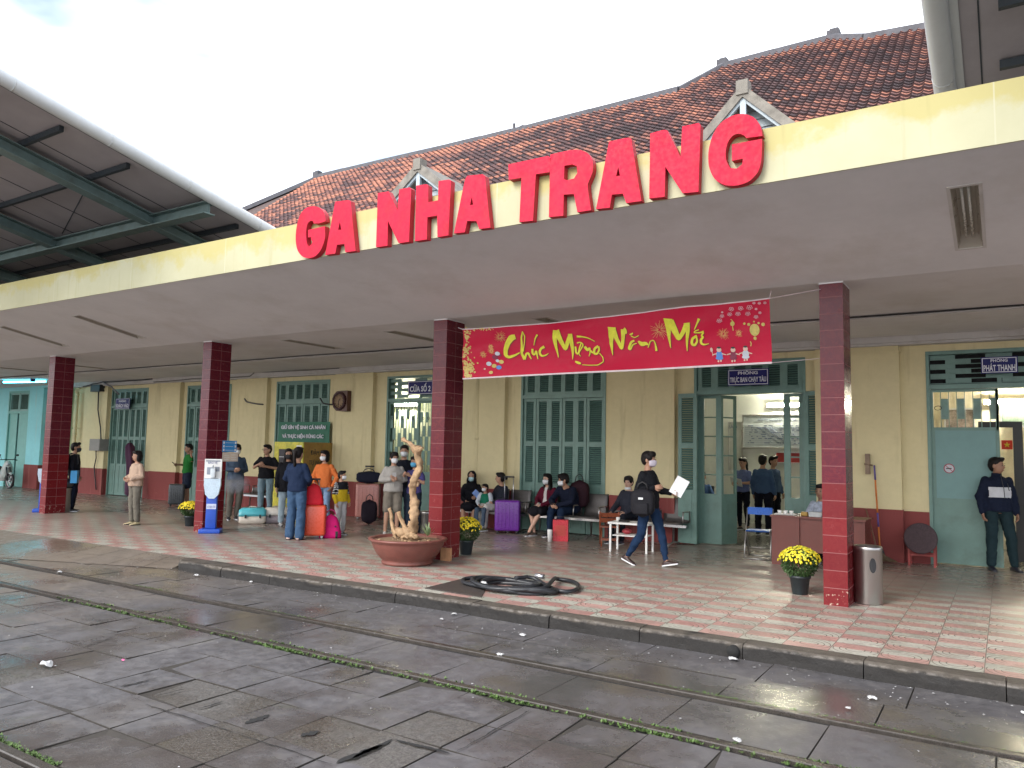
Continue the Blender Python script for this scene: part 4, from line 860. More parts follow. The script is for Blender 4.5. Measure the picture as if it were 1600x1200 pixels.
for v0, v1, off in ((-.012, .008, 0), (.985, 1.015, 0)): mb.loft([[bsurf(i/60, v)+Vector((0, -.004, 0)) for i in range(61)] for v in (v0, v1)], False, closed=False)
mb.tube([bsurf(0, 0), W(716, 512, BY)], .006, 5); mb.tube([bsurf(1, 0), W(1205, 455, BY)], .006, 5); mb.tube([bsurf(1, 0), W(1282, 452, BY)], .004, 5); mb.tube([bsurf(1, 1), W(1282, 560, 9.6)], .003, 5); rb(mb, 'hem_cord', simple('pale_hem', (.6, .5, .52)))
d7_ = lambda x, y: (700+x/6.154, 470+y/6.154); d8_ = lambda x, y: (940+x/5.714, 450+y/5.714)
def onb(cv, x, y, off): u, v = buv(W(*cv(x, y), BY)); return bsurf(u, v)+Vector((0, -off, 0))
def stroke(mb, cv, pts, off=.006):
    """brush stroke: (x, y, width) in survey pixels of a crop, round joined"""
    P_ = []
    for (a, b) in zip(pts, pts[1:]):
        n = max(2, int(math.hypot(b[0]-a[0], b[1]-a[1])/9))
        for i in range(n): t = i/n; P_.append(tuple(a[k]+(b[k]-a[k])*t for k in range(3)))
    P_.append(pts[-1])
    for _ in range(2): P_ = [P_[0]]+[tuple((P_[i-1][k]+2*P_[i][k]+P_[i+1][k])/4 for k in range(3)) for i in range(1, len(P_)-1)]+[P_[-1]]
    Lf, Rt = [], []
    for i, p in enumerate(P_):
        q0, q1 = P_[max(0, i-1)], P_[min(len(P_)-1, i+1)]; dx, dy = q1[0]-q0[0], q1[1]-q0[1]; l = math.hypot(dx, dy) or 1; nx, ny = -dy/l*p[2]/2, dx/l*p[2]/2
        Lf.append(onb(cv, p[0]+nx, p[1]+ny, off)); Rt.append(onb(cv, p[0]-nx, p[1]-ny, off))
    mb.loft([Lf, Rt], False, closed=False, smooth=False)
def disc(mb, cv, x, y, rx, ry=None, off=.006, n=12, jit=0, seed=0): 
    rr = random.Random(seed); ry = ry or rx; mb.add([onb(cv, x+rx*(1+jit*rr.uniform(-1, 1))*math.cos(2*PI*i/n), y+ry*(1+jit*rr.uniform(-1, 1))*math.sin(2*PI*i/n), off) for i in range(n)], [tuple(range(n))], False)
WORDS = [
 (d7_, [[(655, 335, 45), (620, 345, 60), (585, 400, 45), (560, 470, 38), (555, 520, 34), (580, 540, 26), (640, 520, 20), (690, 492, 10)],
        [(722, 280, 10), (712, 340, 16), (715, 420, 20), (708, 500, 24), (735, 560, 26)], [(722, 285, 8), (745, 330, 9), (740, 400, 9), (722, 480, 12)], [(735, 560, 20), (752, 500, 18), (775, 495, 22), (785, 530, 14), (800, 555, 8)],
        [(815, 455, 20), (812, 500, 20), (830, 520, 14), (850, 470, 18), (855, 520, 14), (862, 555, 6)], [(865, 312, 16), (845, 350, 11), (832, 420, 5)],
        [(930, 432, 26), (895, 450, 20), (878, 490, 22), (895, 525, 20), (935, 520, 12), (965, 498, 5)],
        [(1045, 268, 55), (1035, 340, 44), (1042, 430, 26), (1060, 540, 5)], [(1050, 270, 60), (1080, 340, 48), (1128, 460, 28), (1150, 400, 34), (1185, 320, 36)], [(1185, 305, 40), (1190, 400, 34), (1195, 480, 22), (1196, 560, 5)],
        [(1222, 430, 18), (1226, 490, 16), (1245, 510, 14), (1262, 440, 12), (1280, 395, 10)], [(1240, 395, 12), (1275, 385, 10), (1300, 410, 12), (1250, 500, 10), (1272, 528, 6)], [(1310, 430, 24), (1340, 470, 26), (1360, 440, 16), (1365, 490, 10), (1355, 530, 5)],
        [(1372, 470, 12), (1385, 500, 14), (1400, 470, 12)], [(1440, 428, 24), (1405, 450, 22), (1400, 500, 22), (1430, 510, 20), (1450, 470, 16), (1445, 430, 12)], [(1455, 500, 8), (1490, 540, 8), (1495, 585, 7), (1440, 618, 8), (1360, 620, 7), (1290, 615, 6)], [(1222, 580, 12), (1245, 592, 28), (1278, 604, 16)],
        [(1245, 330, 20), (1290, 332, 14), (1350, 345, 9), (1410, 380, 5)],
        [(1570, 240, 55), (1562, 330, 40), (1572, 430, 24), (1585, 520, 5)]]),
 (d8_, [[(95, 340, 72), (90, 400, 46), (80, 480, 30), (98, 585, 5)], [(100, 345, 50), (130, 440, 36), (180, 540, 26), (190, 440, 30), (195, 360, 42)], [(195, 360, 45), (212, 372, 34), (218, 400, 14)],
        [(262, 398, 34), (268, 410, 26)], [(262, 420, 10), (290, 440, 8), (330, 418, 6)], [(290, 465, 16), (262, 475, 20), (240, 540, 20), (255, 550, 14), (275, 500, 12), (310, 490, 6)],
        [(325, 470, 14), (355, 500, 40), (395, 490, 30), (410, 505, 10)], [(410, 530, 8), (430, 470, 9), (460, 460, 9), (475, 500, 11), (482, 560, 20)],
        [(595, 272, 75), (590, 340, 46), (592, 430, 26), (608, 535, 5)], [(610, 290, 62), (640, 370, 56), (680, 455, 36), (715, 400, 38), (750, 320, 42)], [(752, 310, 54), (760, 390, 34), (756, 480, 20), (758, 565, 5)],
        [(862, 272, 22), (845, 310, 14), (820, 370, 7)], [(860, 372, 10), (822, 385, 10), (815, 400, 9), (870, 400, 12), (905, 392, 22)], [(845, 430, 24), (805, 450, 22), (798, 500, 24), (825, 518, 20), (850, 480, 18), (840, 435, 14)],
        [(905, 400, 14), (880, 430, 16), (905, 440, 14)], [(905, 440, 18), (882, 460, 22), (885, 500, 22), (915, 510, 12), (955, 500, 5)]])]
mb = MB(); mg = MB()
for cv, st in WORDS:
    for s_ in st: stroke(mb, cv, s_, .0085); stroke(mg, lambda x, y, cv=cv: (cv(x, y)[0]+.9, cv(x, y)[1]+.8), [(a_, b_, w_+4) for a_, b_, w_ in s_], .006)
rb(mg, 'lettering_shadow_print', simple('dark_red_print', (.22, .02, .02))); rb(mb, 'lettering', mat('lime_gold_print', (.62, .60, .05), .5, .18, 14, 0, spec=.2))
# printed decorations
mb = MB(); rr = random.Random(4)
for i in range(150):
    q = rr.random()
    if q < .62: x, y = 155+abs(rr.gauss(0, 45)), 740-abs(rr.gauss(0, 120))
    else: x, y = 165+abs(rr.gauss(0, 28)), rr.uniform(285, 500)
    if q > .9: x, y = 180+rr.random()*260, 268-rr.random()*14+abs(rr.gauss(0, 14))
    s_ = rr.uniform(6, 16) if q < .62 else rr.uniform(4, 11)
    for k in range(5): a_ = k*1.257+rr.random(); disc(mb, d7_, min(x, 330)+s_*.6*math.cos(a_) if q <= .9 else x+s_*.4*math.cos(a_), y+s_*.6*math.sin(a_), s_*.45, off=.007, n=6)
rb(mb, 'blossom_print', mat('blossom_yellow', (.55, .42, .12), .5, .3, 40, 0))
mb = MB()
for cv, x, y, R_ in ((d7_, 510, 340, 60), (d7_, 345, 515, 34), (d7_, 425, 480, 34), (d7_, 420, 440, 30), (d8_, 515, 370, 85), (d8_, 1088, 415, 60), (d8_, 1225, 408, 36)):
    for k in range(26):
        a_ = 2*PI*k/26+rr.uniform(-.1, .1); l0, l1 = R_*rr.uniform(.1, .3), R_*rr.uniform(.6, 1.1); stroke(mb, cv, [(x+l0*math.cos(a_), y+l0*math.sin(a_), 3.5), (x+l1*math.cos(a_), y+l1*math.sin(a_), 2)], .007)
rb(mb, 'firework_print', simple('firework_gold', (.60, .30, .10)))
mb = MB()
for x, y, R_ in ((1155, 188, 24), (1240, 182, 24), (1320, 175, 28), (1068, 250, 20), (1140, 235, 22), (1215, 232, 24), (1305, 232, 24), (1380, 262, 20), (1045, 292, 26), (1360, 135, 14), (1410, 138, 14), (1462, 136, 14), (1415, 225, 14), (1070, 215, 10), (1380, 190, 12)):
    for k in range(5):
        a_ = k*1.257+.3; cx_, cy_ = x+R_*.6*math.cos(a_), y+R_*.45*math.sin(a_)
        stroke(mb, d8_, [(cx_+R_*.42*math.cos(t), cy_+R_*.34*math.sin(t), 3.2) for t in [2*PI*j/7 for j in range(8)]], .007)
rb(mb, 'cloud_outline_print', simple('pale_pink_print', (.62, .42, .46)))
mb = MB(); disc(mb, d8_, 1366, 378, 44, 54, .008, 20); disc(mb, d8_, 1366, 452, 14, 16, .008); disc(mb, d8_, 1168, 322, 20, 22, .008); stroke(mb, d8_, [(1170, 340, 5), (1176, 385, 9)], .008); stroke(mb, d8_, [(1150, 282, 5), (1168, 290, 8), (1168, 305, 5)], .008)
for x, y, q in ((1275, 322, 11), (1315, 330, 14), (1403, 318, 10), (1443, 330, 16), (1362, 305, 8)): disc(mb, d8_, x, y, q, off=.0075)
rb(mb, 'lantern_print', mat('lantern_yellow', (.52, .42, .10), .5, .3, 30, 0))
mb = MB()                                          # three children hand in hand
for x, y, s_, ci in ((1042, 600, 1.0, 1), (1165, 600, 1.0, 2), (1275, 590, 1.0, 3)):
    mb.cur = 0; disc(mb, d8_, x, y-45, 22, 20, .0095); mb.cur = ci; disc(mb, d8_, x, y, 30, 36, .008); disc(mb, d8_, x, y+28, 34, 16, .0085)
    mb.cur = 0; disc(mb, d8_, x-10, y+55, 8, 10, .009); disc(mb, d8_, x+12, y+52, 8, 10, .009); stroke(mb, d8_, [(x-22, y-12, 10), (x-58, y-2, 8)], .0088); stroke(mb, d8_, [(x+22, y-12, 10), (x+58, y-2, 8)], .0088)
    mb.cur = 4; disc(mb, d8_, x, y-64, 17, 9, .0098)
mb.cur = 0; disc(mb, d8_, 975, 555, 12, 20, .008); stroke(mb, d8_, [(978, 560, 5), (985, 610, 5)], .0085); mb.cur = 5; stroke(mb, d8_, [(1322, 480, 9), (1332, 500, 9), (1322, 522, 8)], .008)
for x, y, q, ci in ((390, 605, 26, 3), (440, 625, 24, 5), (485, 640, 26, 1), (510, 585, 24, 5), (475, 575, 18, 3), (455, 540, 30, 2), (480, 505, 24, 3), (500, 520, 18, 2), (410, 690, 20, 5), (348, 655, 10, 0)): mb.cur = ci; disc(mb, d7_, x, y, q, q*.8, .008+.0004*ci)
rb(mb, 'figure_print', [simple('print_skin', (.62, .42, .34)), simple('print_blue', (.08, .22, .55)), simple('print_maroon', (.20, .015, .05)), simple('print_pale', (.50, .52, .58)), M['black'], simple('print_gold', (.55, .42, .12))])

# ---- tree stump in a glazed pot
r = empty('potted_driftwood', (-7.52, 8.97, 0), label='bare peeled driftwood trunk rising from a wide terracotta pot', cat='potted tree')
mb = MB(); mb.lathe([(.35, 0), (.375, .012), (.385, .04), (.37, .06), (.40, .09), (.46, .16), (.505, .24), (.53, .30), (.535, .325), (.57, .345), (.585, .36), (.58, .378), (.55, .385), (.505, .372), (.49, .30), (.3, .28), (0, .28)], n=56, caps=False); mb.build('pot', M['terracotta'], r)
mb = MB(); rr = random.Random(6); n = 40
mb.loft([[Vector((R_*.49*math.cos(2*PI*j/n), R_*.49*math.sin(2*PI*j/n), .345+.02*noise.noise(Vector((R_*3*math.cos(2*PI*j/n), R_*3*math.sin(2*PI*j/n), 2))))) for j in range(n)] for R_ in (1, .8, .6, .4, .2, .02)], True); mb.build('soil', M['soil'], r)
k4 = lambda x, y, dy=0: W(560+x/4.8, 660+y/4.8, 8.97+dy)-r.location
KS = .00192
def limb(mb, pts, seed, n=12, dy=0):
    P_ = []
    for a, b in zip(pts, pts[1:]):
        m_ = max(2, int(math.hypot(b[0]-a[0], b[1]-a[1])/10))
        for i in range(m_): P_.append([a[k]+(b[k]-a[k])*i/m_ for k in range(3)])
    P_.append(list(pts[-1]))
    for _ in range(2): P_ = [P_[0]]+[[(P_[i-1][k]+2*P_[i][k]+P_[i+1][k])/4 for k in range(3)] for i in range(1, len(P_)-1)]+[P_[-1]]
    rings = []
    for i, p in enumerate(P_):
        c = k4(p[0], p[1], dy+.03*math.sin(i*.23+seed)); q0, q1 = P_[max(0, i-1)], P_[min(len(P_)-1, i+1)]; d = (k4(q1[0], q1[1], dy)-k4(q0[0], q0[1], dy)).normalized(); a = d.cross(Vector((0, 1, 0))).normalized(); b = d.cross(a)
        rings.append([c+(a*math.cos(t)+b*math.sin(t))*p[2]*KS*(1+.55*noise.noise(Vector((math.cos(t)*1.4+seed, math.sin(t)*1.4, i*.3)))+.22*noise.noise(Vector((math.cos(t)*4+seed, math.sin(t)*4, i*.9)))+.12*math.sin(3*t+i*.25)) for t in [2*PI*j/n for j in range(n)]])
    mb.loft(rings)
mb = MB(); limb(mb, [(395, 880, 40), (412, 800, 30), (418, 700, 32), (422, 610, 34), (408, 540, 24), (405, 480, 28), (425, 420, 26), (458, 350, 27), (455, 290, 26), (438, 240, 27), (442, 195, 24)], 1)
limb(mb, [(470, 195, 20), (430, 205, 34), (400, 170, 17), (365, 145, 14), (335, 128, 17), (330, 118, 12)], 2); limb(mb, [(440, 215, 20), (478, 196, 14), (482, 188, 9)], 3); limb(mb, [(440, 480, 10), (448, 455, 14), (446, 440, 8)], 31)
limb(mb, [(290, 845, 26), (262, 800, 18), (248, 750, 12), (250, 690, 12), (232, 645, 13)], 4); limb(mb, [(380, 850, 30), (345, 780, 18), (318, 725, 14), (302, 670, 14)], 5); limb(mb, [(380, 780, 14), (385, 740, 10)], 6)
for x, y, R_, s_ in ((330, 830, 50, 1), (300, 810, 30, 2), (370, 820, 44, 3), (400, 850, 42, 4), (350, 860, 40, 5), (430, 860, 26, 6)): mb.ball(k4(x, y), R_*KS, 14, 10, ax=(1, .9, .8))
for i in range(4): x = rr.uniform(270, 430); limb(mb, [(x, 850, 12), (x+rr.uniform(-50, 50), 872, 5)], 7+i, 6, dy=-.1)
tk = mb.build('trunk', M['bark'], r)
mb = MB(); c = k4(520, 850)
for i in range(46):
    a = rr.random()*2*PI; el = rr.uniform(.5, 1.5); l = rr.uniform(.09, .22); d = Vector((math.cos(a)*math.cos(el), math.sin(a)*math.cos(el), math.sin(el)))*l; s_ = Vector((-math.sin(a), math.cos(a), 0))*.011; mb.add([c-s_, c+s_, c+d*.6+s_*.8, c+d, c+d*.6-s_*.8], [(0, 1, 2, 3, 4)], False)
mb.build('spiky_plant', simple('grey_green_leaf', (.20, .26, .13)), r)
mb = MB()
for i in range(30): a = rr.random()*2*PI; q = rr.uniform(.05, .42); mb.ball((q*math.cos(a), q*math.sin(a)-.05, .352), rr.uniform(.01, .028), 6, 4, ax=(1, 1, .6))
mb.build('pebbles', M['bark'], r, kind='stuff')
# ---- chrysanthemum pots
def mums(loc, s, label, lime=.15, seed=1, pot=M['darkpot'], hh=1.0):
    r = empty('flower_pot', loc, label=label, cat='potted plant', group='yellow chrysanthemums in dark pots'); rr = random.Random(seed)
    mb = MB(); mb.lathe([(.085*s, 0), (.09*s, .004), (.115*s, .19*s), (.128*s, .195*s), (.128*s, .225*s), (.118*s, .225*s), (.11*s, .19*s), (0, .19*s)], n=28); mb.build('pot', pot, r)
    mb = MB(); c = Vector((0, 0, .36*s))
    for i in range(2300):
        v = Vector((rr.gauss(0, 1), rr.gauss(0, 1), rr.gauss(0, 1))).normalized(); q = rr.uniform(.45, 1)**.5
        p = c+Vector((v.x*.215*s*q, v.y*.215*s*q, v.z*.185*s*hh*q)); 
        if p.z < .2*s: p.x *= .75; p.y *= .75
        l = rr.uniform(.014, .028)*s; d = (v+Vector((rr.uniform(-.7, .7), rr.uniform(-.7, .7), rr.uniform(-.7, .7)))).normalized(); e = d.cross(Vector((rr.random(), rr.random(), rr.random()))).normalized()
        mb.add([p-e*l*.45, p+d*l, p+e*l*.45, p-d*l*.7], [(0, 1, 2, 3)], False)
    mb.build('leaves', M['leaf'], r, kind='stuff')
    mb = MB()
    for i in range(430):
        a = rr.random()*2*PI; h = rr.uniform(.02, 1)**.8; rad = .245*s*math.sqrt(max(0, 1-h*h))*rr.uniform(.9, 1.03); p = Vector((rad*math.cos(a), rad*math.sin(a), c.z+.02*s+.20*s*hh*h*rr.uniform(.92, 1.03)))
        if h < .25 and rr.random() < .45: continue
        nrm = (p-c).normalized(); nrm = (nrm+Vector((rr.uniform(-.3, .3), rr.uniform(-.3, .3), .2))).normalized(); e = nrm.orthogonal().normalized(); f = nrm.cross(e); R_ = rr.uniform(.013, .021)*s; mb.cur = 1 if rr.random() < lime else 0; n = 9
        ring = [p+(e*math.cos(2*PI*j/n)+f*math.sin(2*PI*j/n))*R_*(1 if j % 2 else .72)+nrm*.004 for j in range(n)]; mb.add([p+nrm*R_*.55]+ring+[p-nrm*.008], [(0, 1+j, 1+(j+1) % n) for j in range(n)]+[(n+1, 1+(j+1) % n, 1+j) for j in range(n)], False)
    mb.build('blossoms', [M['petal'], M['petal2']], r, kind='stuff')
p = G(728, 866); mums((p.x, p.y, 0), 1.03, 'bright yellow chrysanthemum pot right of the middle pillar beside the big planter', .08, 2)
p = G(1250, 928); mums((p.x, p.y, 0), 1.02, 'greenish yellow chrysanthemum pot left of the rightmost pillar', .55, 3, hh=.95)
p = G(296, 822); mums((p.x, p.y, 0), .95, 'small yellow chrysanthemum pot behind the pillar with the notices', .05, 4, hh=.8)
# ---- bins
def bin_(loc, label, r_=.155, h=.66, slot=True, rz=0):
    r = empty('litter_bin', loc, rz, label=label, cat='bin'); mb = MB(); mb.lathe([(r_*.97, 0), (r_, .01), (r_, h-.05), (r_*1.02, h-.045), (r_*1.02, h-.01), (r_*.98, h), (r_*.8, h-.005), (r_*.78, h-.06), (0, h-.06)], n=40); mb.build('bin_body', M['chrome'], r)
    if slot:
        mb = MB(); mb.loft([[((r_+d_)*math.sin(t), -(r_+d_)*math.cos(t), z_) for t, z_ in [(-.28+.1*(1-math.cos(a)), .0) if False else (.24*math.cos(a)*(1 if abs(math.cos(a)) < 2 else 1), h-.21+.085*math.sin(a)) for a in [2*PI*j/20 for j in range(20)]]] for d_ in (-.002, .004)]); mb.build('slot', M['black'], r)
    mb = MB(); mb.lathe([(r_*.98, -.0), (r_*.98, .018), (r_*.9, .02)], n=32); mb.build('foot_ring', M['black'], r); return r
p = G(1357, 942); bin_((p.x, p.y, 0), 'brushed steel litter bin right of the rightmost pillar', .158, .66, True, math.radians(28))
p = G(98, 800); rbn = bin_((p.x, p.y, 0), 'steel litter bin with a grey bag on top at the leftmost pillar', .16, .58, True, math.radians(-50))
mb = MB(); mb.smooth = True; rr = random.Random(3); M4 = Matrix(); c0 = Vector((p.x, p.y, .58))
mb.loft([[Vector((R_*math.cos(2*PI*j/14)*(1+.12*noise.noise(Vector((j, z_*9, 1)))), R_*math.sin(2*PI*j/14), z_)) for j in range(14)] for R_, z_ in ((.13, 0), (.19, .05), (.2, .12), (.17, .19), (.1, .23), (.02, .24))]); mb.build('rubbish_bag', simple('dark_grey_bag', (.05, .05, .055), .5), loc=c0, label='dark grey knotted bag lying on the left bin', cat='bag')
p = G(668, 829); bin_((p.x, p.y, 0), 'steel bin half hidden behind the driftwood planter', .17, .40, False)
# ---- pedal hand sanitiser stands and notices
def stand(loc, rz, label, full=True):
    r = empty('sanitiser_stand', loc, rz, label=label, cat='stand'); bl = simple('stand_blue', (.012, .07, .42), .4)
    mb = MB(); mb.rbox((-.2, -.15, 0), (.2, .15, .085), .02); mb.build('base', bl, r); mb = MB(); mb.rbox((-.098, -.05, .085), (.098, .06, .72), .015); mb.build('column', bl, r)
    mb = MB(); mb.poly([(-.12, .74), (-.05, .66), (.05, .66), (.12, .74), (.155, .92), (.15, 1.04), (-.15, 1.04), (-.155, .92)], -.07, .02); mb.build('drip_shield', [simple('pale_shield', (.50, .62, .72), .3), M['white']], r)
    if full:
        mb = MB(); mb.box((-.17, -.01, 1.0), (.15, .02, 1.42)); mb.build('back_board', M['white'], r)
        mb = MB(); mb.box((-.145, -.014, 1.37), (.12, -.0105, 1.395)); mb.box((-.12, -.014, 1.12), (-.02, -.0105, 1.26)); mb.box((.02, -.014, 1.18), (.11, -.0105, 1.27)); mb.box((-.16, -.014, 1.03), (.1, -.0105, 1.05)); mb.build('printed_marks', simple('grey_print', (.25, .28, .33)), r)
        mb = MB(); mb.rbox((-.04, -.10, 1.06), (.05, -.015, 1.24), .015); mb.tube([(0, -.06, 1.24), (0, -.06, 1.29), (-.0, -.13, 1.28)], .012, 6); mb.build('dispenser', simple('clear_bottle', (.60, .66, .70), .15), r)
        mb = MB(); mb.box((-.09, -.0535, .46), (.09, -.0505, .56)); mb.build('label_plate', simple('label_pale', (.5, .55, .68)), r)
        text_mesh('AI CŨNG CẦN', .05, (0, -.0545, .51), simple('print_navy', (.02, .03, .2)), r, depth=.001, fit=(.15, .045)); text_mesh('BẢO VỆ', .05, (-.02, -.016, 1.345), simple('print_navy', (.02, .03, .2)), r, depth=.001)
    return r
stand((-12.985, 9.60, 0), math.radians(42), 'blue pedal hand sanitiser stand with a white board against the second pillar'); stand((*G(67, 800)[:2], 0), math.radians(50), 'blue stand mostly hidden behind the leftmost pillar', False)
def onx(px, py, X): v = _ray(px, py); t = X/v.x; return Vector((X, v.y*t, CAM_H+v.z*t))
PXF = -13.47+.262+.004
def pnotice(px0, py0, px1, py1, m, label, stripes=None, name='notice'):
    a, b = onx(px0, py1, PXF), onx(px1, py0, PXF); mb = MB(); mb.box((0, 0, 0), (.004, b.y-a.y, b.z-a.z)); r = empty(name, (PXF, a.y, a.z), label=label, cat='notice'); mb.build('sheet', m, r)
    mb = MB(); W_, H_ = b.y-a.y, b.z-a.z
    for s_ in stripes or []: mb.box((.004, W_*s_[0], H_*s_[1]), (.006, W_*s_[2], H_*s_[3]))
    mb.build('printed_marks', M['white'] if 'blue' in label else simple('grey_print', (.25, .28, .33)), r)
pnotice(347, 689, 370, 706, simple('notice_blue', (.03, .24, .55)), 'blue health notice with white symbols taped to the second pillar', [(.05, .08, .14, .28), (.05, .4, .14, .6), (.05, .72, .14, .92), (.86, .08, .96, .28), (.86, .4, .96, .6), (.86, .72, .96, .92), (.2, .14, .8, .17), (.2, .47, .75, .5), (.2, .8, .8, .83)])
pnotice(347, 707, 372, 721, simple('notice_cream', (.62, .52, .42)), 'cream paper notice below the blue one on the second pillar', [(.1, .2, .4, .25), (.1, .4, .45, .44), (.1, .6, .4, .65), (.55, .2, .9, .24), (.55, .4, .9, .44), (.55, .7, .9, .75)])
# ---- luggage
def suitcase(loc, rz, w_, h_, d_, c, label, handle=.35, m=None, ribs=True, name='suitcase', wheels=True):
    r = empty(name, loc, rz, label=label, cat='suitcase', group='wheeled suitcases on the platform'); z0 = .055
    mm = mat('shell_'+name+str(round(c[0]*1000)), c, .32, .05, 5, .03); mb = MB(); mb.rbox((-w_/2, -d_/2, z0), (w_/2, d_/2, z0+h_), .045, seg=5)
    if ribs:
        for i in range(6): x = -w_/2+.07+(w_-.14)*i/5; mb.rbox((x-.012, -d_/2-.006, z0+.07), (x+.012, -d_/2+.004, z0+h_-.07), .003)
    mb.build('shell', mm, r); mb = MB(); mb.rbox((-w_/2-.002, -.008, z0+.02), (w_/2+.002, .008, z0+h_-.0), .004); mb.box((-w_/2-.012, -.05, z0+h_*.62), (-w_/2, .05, z0+h_*.80)); mb.build('zip_seam', M['black'], r)
    for sx_ in (-1, 1):
        for sy in (-1, 1): mb = MB(); mb.box((sx_*(w_/2-.06)-.02, sy*(d_/2-.05)-.02, .035), (sx_*(w_/2-.06)+.02, sy*(d_/2-.05)+.02, .06)); mb.tube([(sx_*(w_/2-.06)-.016, sy*(d_/2-.05), .026), (sx_*(w_/2-.06)+.016, sy*(d_/2-.05), .026)], .026, 12); mb.build('wheel', M['black'] if c[0] < .5 or c[2] > .2 else simple('wheel_grey', (.35, .35, .35)), r)
    if handle: mb = MB(); y_ = d_/2-.04; mb.tube([(-.09, y_, z0+h_-.02), (-.09, y_, z0+h_+handle)], .009, 6); mb.tube([(.09, y_, z0+h_-.02), (.09, y_, z0+h_+handle)], .009, 6); mb.cur = 1; mb.rbox((-.11, y_-.018, z0+h_+handle-.005), (.11, y_+.018, z0+h_+handle+.03), .01); mb.build('pull_handle', [M['alu'], M['black']], r)
    return r
def softbag(name, loc, rz, w_, h_, d_, c, label, cat='bag', round_=.5, strap=True, c2=None, pocket=False):
    r = empty(name, loc, rz, label=label, cat=cat); mm = mat('cloth_'+name+str(int(c[0]*999)+int(c[2]*99)), c, .75, .15, 12, .35, spec=.2); mb = MB(); n = 22; rg = []
    for i in range(9):
        t = i/8; z = h_*t; e = (1-(2*t-1)**4)**.5*.96+.03
        if round_ > .6: e = min(1, (1-t)**.35*1.02) if t > .15 else .97
        rg.append([Vector((w_/2*e*math.copysign(abs(math.cos(a))**.6, math.cos(a))*(1+.05*noise.noise(Vector((i, a*2, w_)))), d_/2*e*math.copysign(abs(math.sin(a))**.6, math.sin(a)), z)) for a in [2*PI*j/n for j in range(n)]])
    mb.loft(rg); mb.build('bag_body', mm, r)
    if strap: mb = MB(); mb.tube([(-w_*.22, -d_*.1, h_*.93), (-w_*.16, -d_*.1, h_*1.12), (0, -d_*.1, h_*1.2), (w_*.16, -d_*.1, h_*1.12), (w_*.22, -d_*.1, h_*.93)], .011, 6); mb.build('handle_strap', M['black'] if not c2 else simple('strap'+name, c2), r)
    if pocket: mb = MB(); mb.rbox((-w_*.3, -d_/2-.03, h_*.12), (w_*.3, -d_/2+.03, h_*.5), .02); mb.build('pocket', mm, r)
    return r
FC = math.radians(50)                               # local -Y turned to face the camera at left
p = G(487, 841); suitcase((p.x, p.y, 0), math.radians(40), .50, .56, .26, (.70, .085, .035), 'bright orange suitcase with a red and white bag on top', .46, ribs=False)
softbag('sports_bag', (p.x-.0, p.y-.0, .62), math.radians(40), .40, .40, .22, (.60, .02, .035), 'red and white holdall standing on the orange suitcase', 'bag', .8)
mb = MB(); q = p.copy(); 
p2 = G(516, 840); r = softbag('wheeled_bag', (p2.x, p2.y, 0), math.radians(38), .42, .44, .26, (.62, .012, .16), 'magenta wheeled soft bag next to the orange suitcase', 'bag', .8, c2=(.5, .02, .15))
for s_ in (-.13, .13): mb = MB(); mb.tube([(s_-.018, -.12, .04), (s_+.018, -.12, .04)], .04, 12); mb.box((s_-.022, -.14, .03), (s_+.022, -.12, .13)); mb.build('wheel', M['black'], r); mb = MB(); mb.lathe([(0, 0), (.018, 0), (.018, .006), (0, .008)], n=10); o = mb.build('eyelet', M['black'], r); o.rotation_euler = (PI/2, 0, 0); o.location = (s_*.8, -.125, .22)
p = G(574, 811); suitcase((p.x, p.y, 0), math.radians(36), .56, .78, .34, (.50, .22, .19), 'large dusty pink ribbed suitcase by the yellow wall', .40)
softbag('duffel_bag', (p.x, p.y, .84), math.radians(36), .60, .30, .30, (.012, .014, .03), 'navy duffel bag lying on the pink suitcase', 'bag')
p = G(793, 833); suitcase((p.x, p.y, 0), math.radians(26), .52, .62, .30, (.13, .022, .26), 'large purple ribbed suitcase with its handle raised', .46)
p = G(275, 791); suitcase((p.x, p.y, 0), math.radians(50), .40, .55, .24, (.045, .05, .055), 'dark grey suitcase at the feet of the man in green', .0)
softbag('backpack', (-12.0, 12.95, 0), math.radians(40), .36, .55, .28, (.018, .012, .02), 'dark backpack on the floor behind the woman in orange', 'bag', .3)
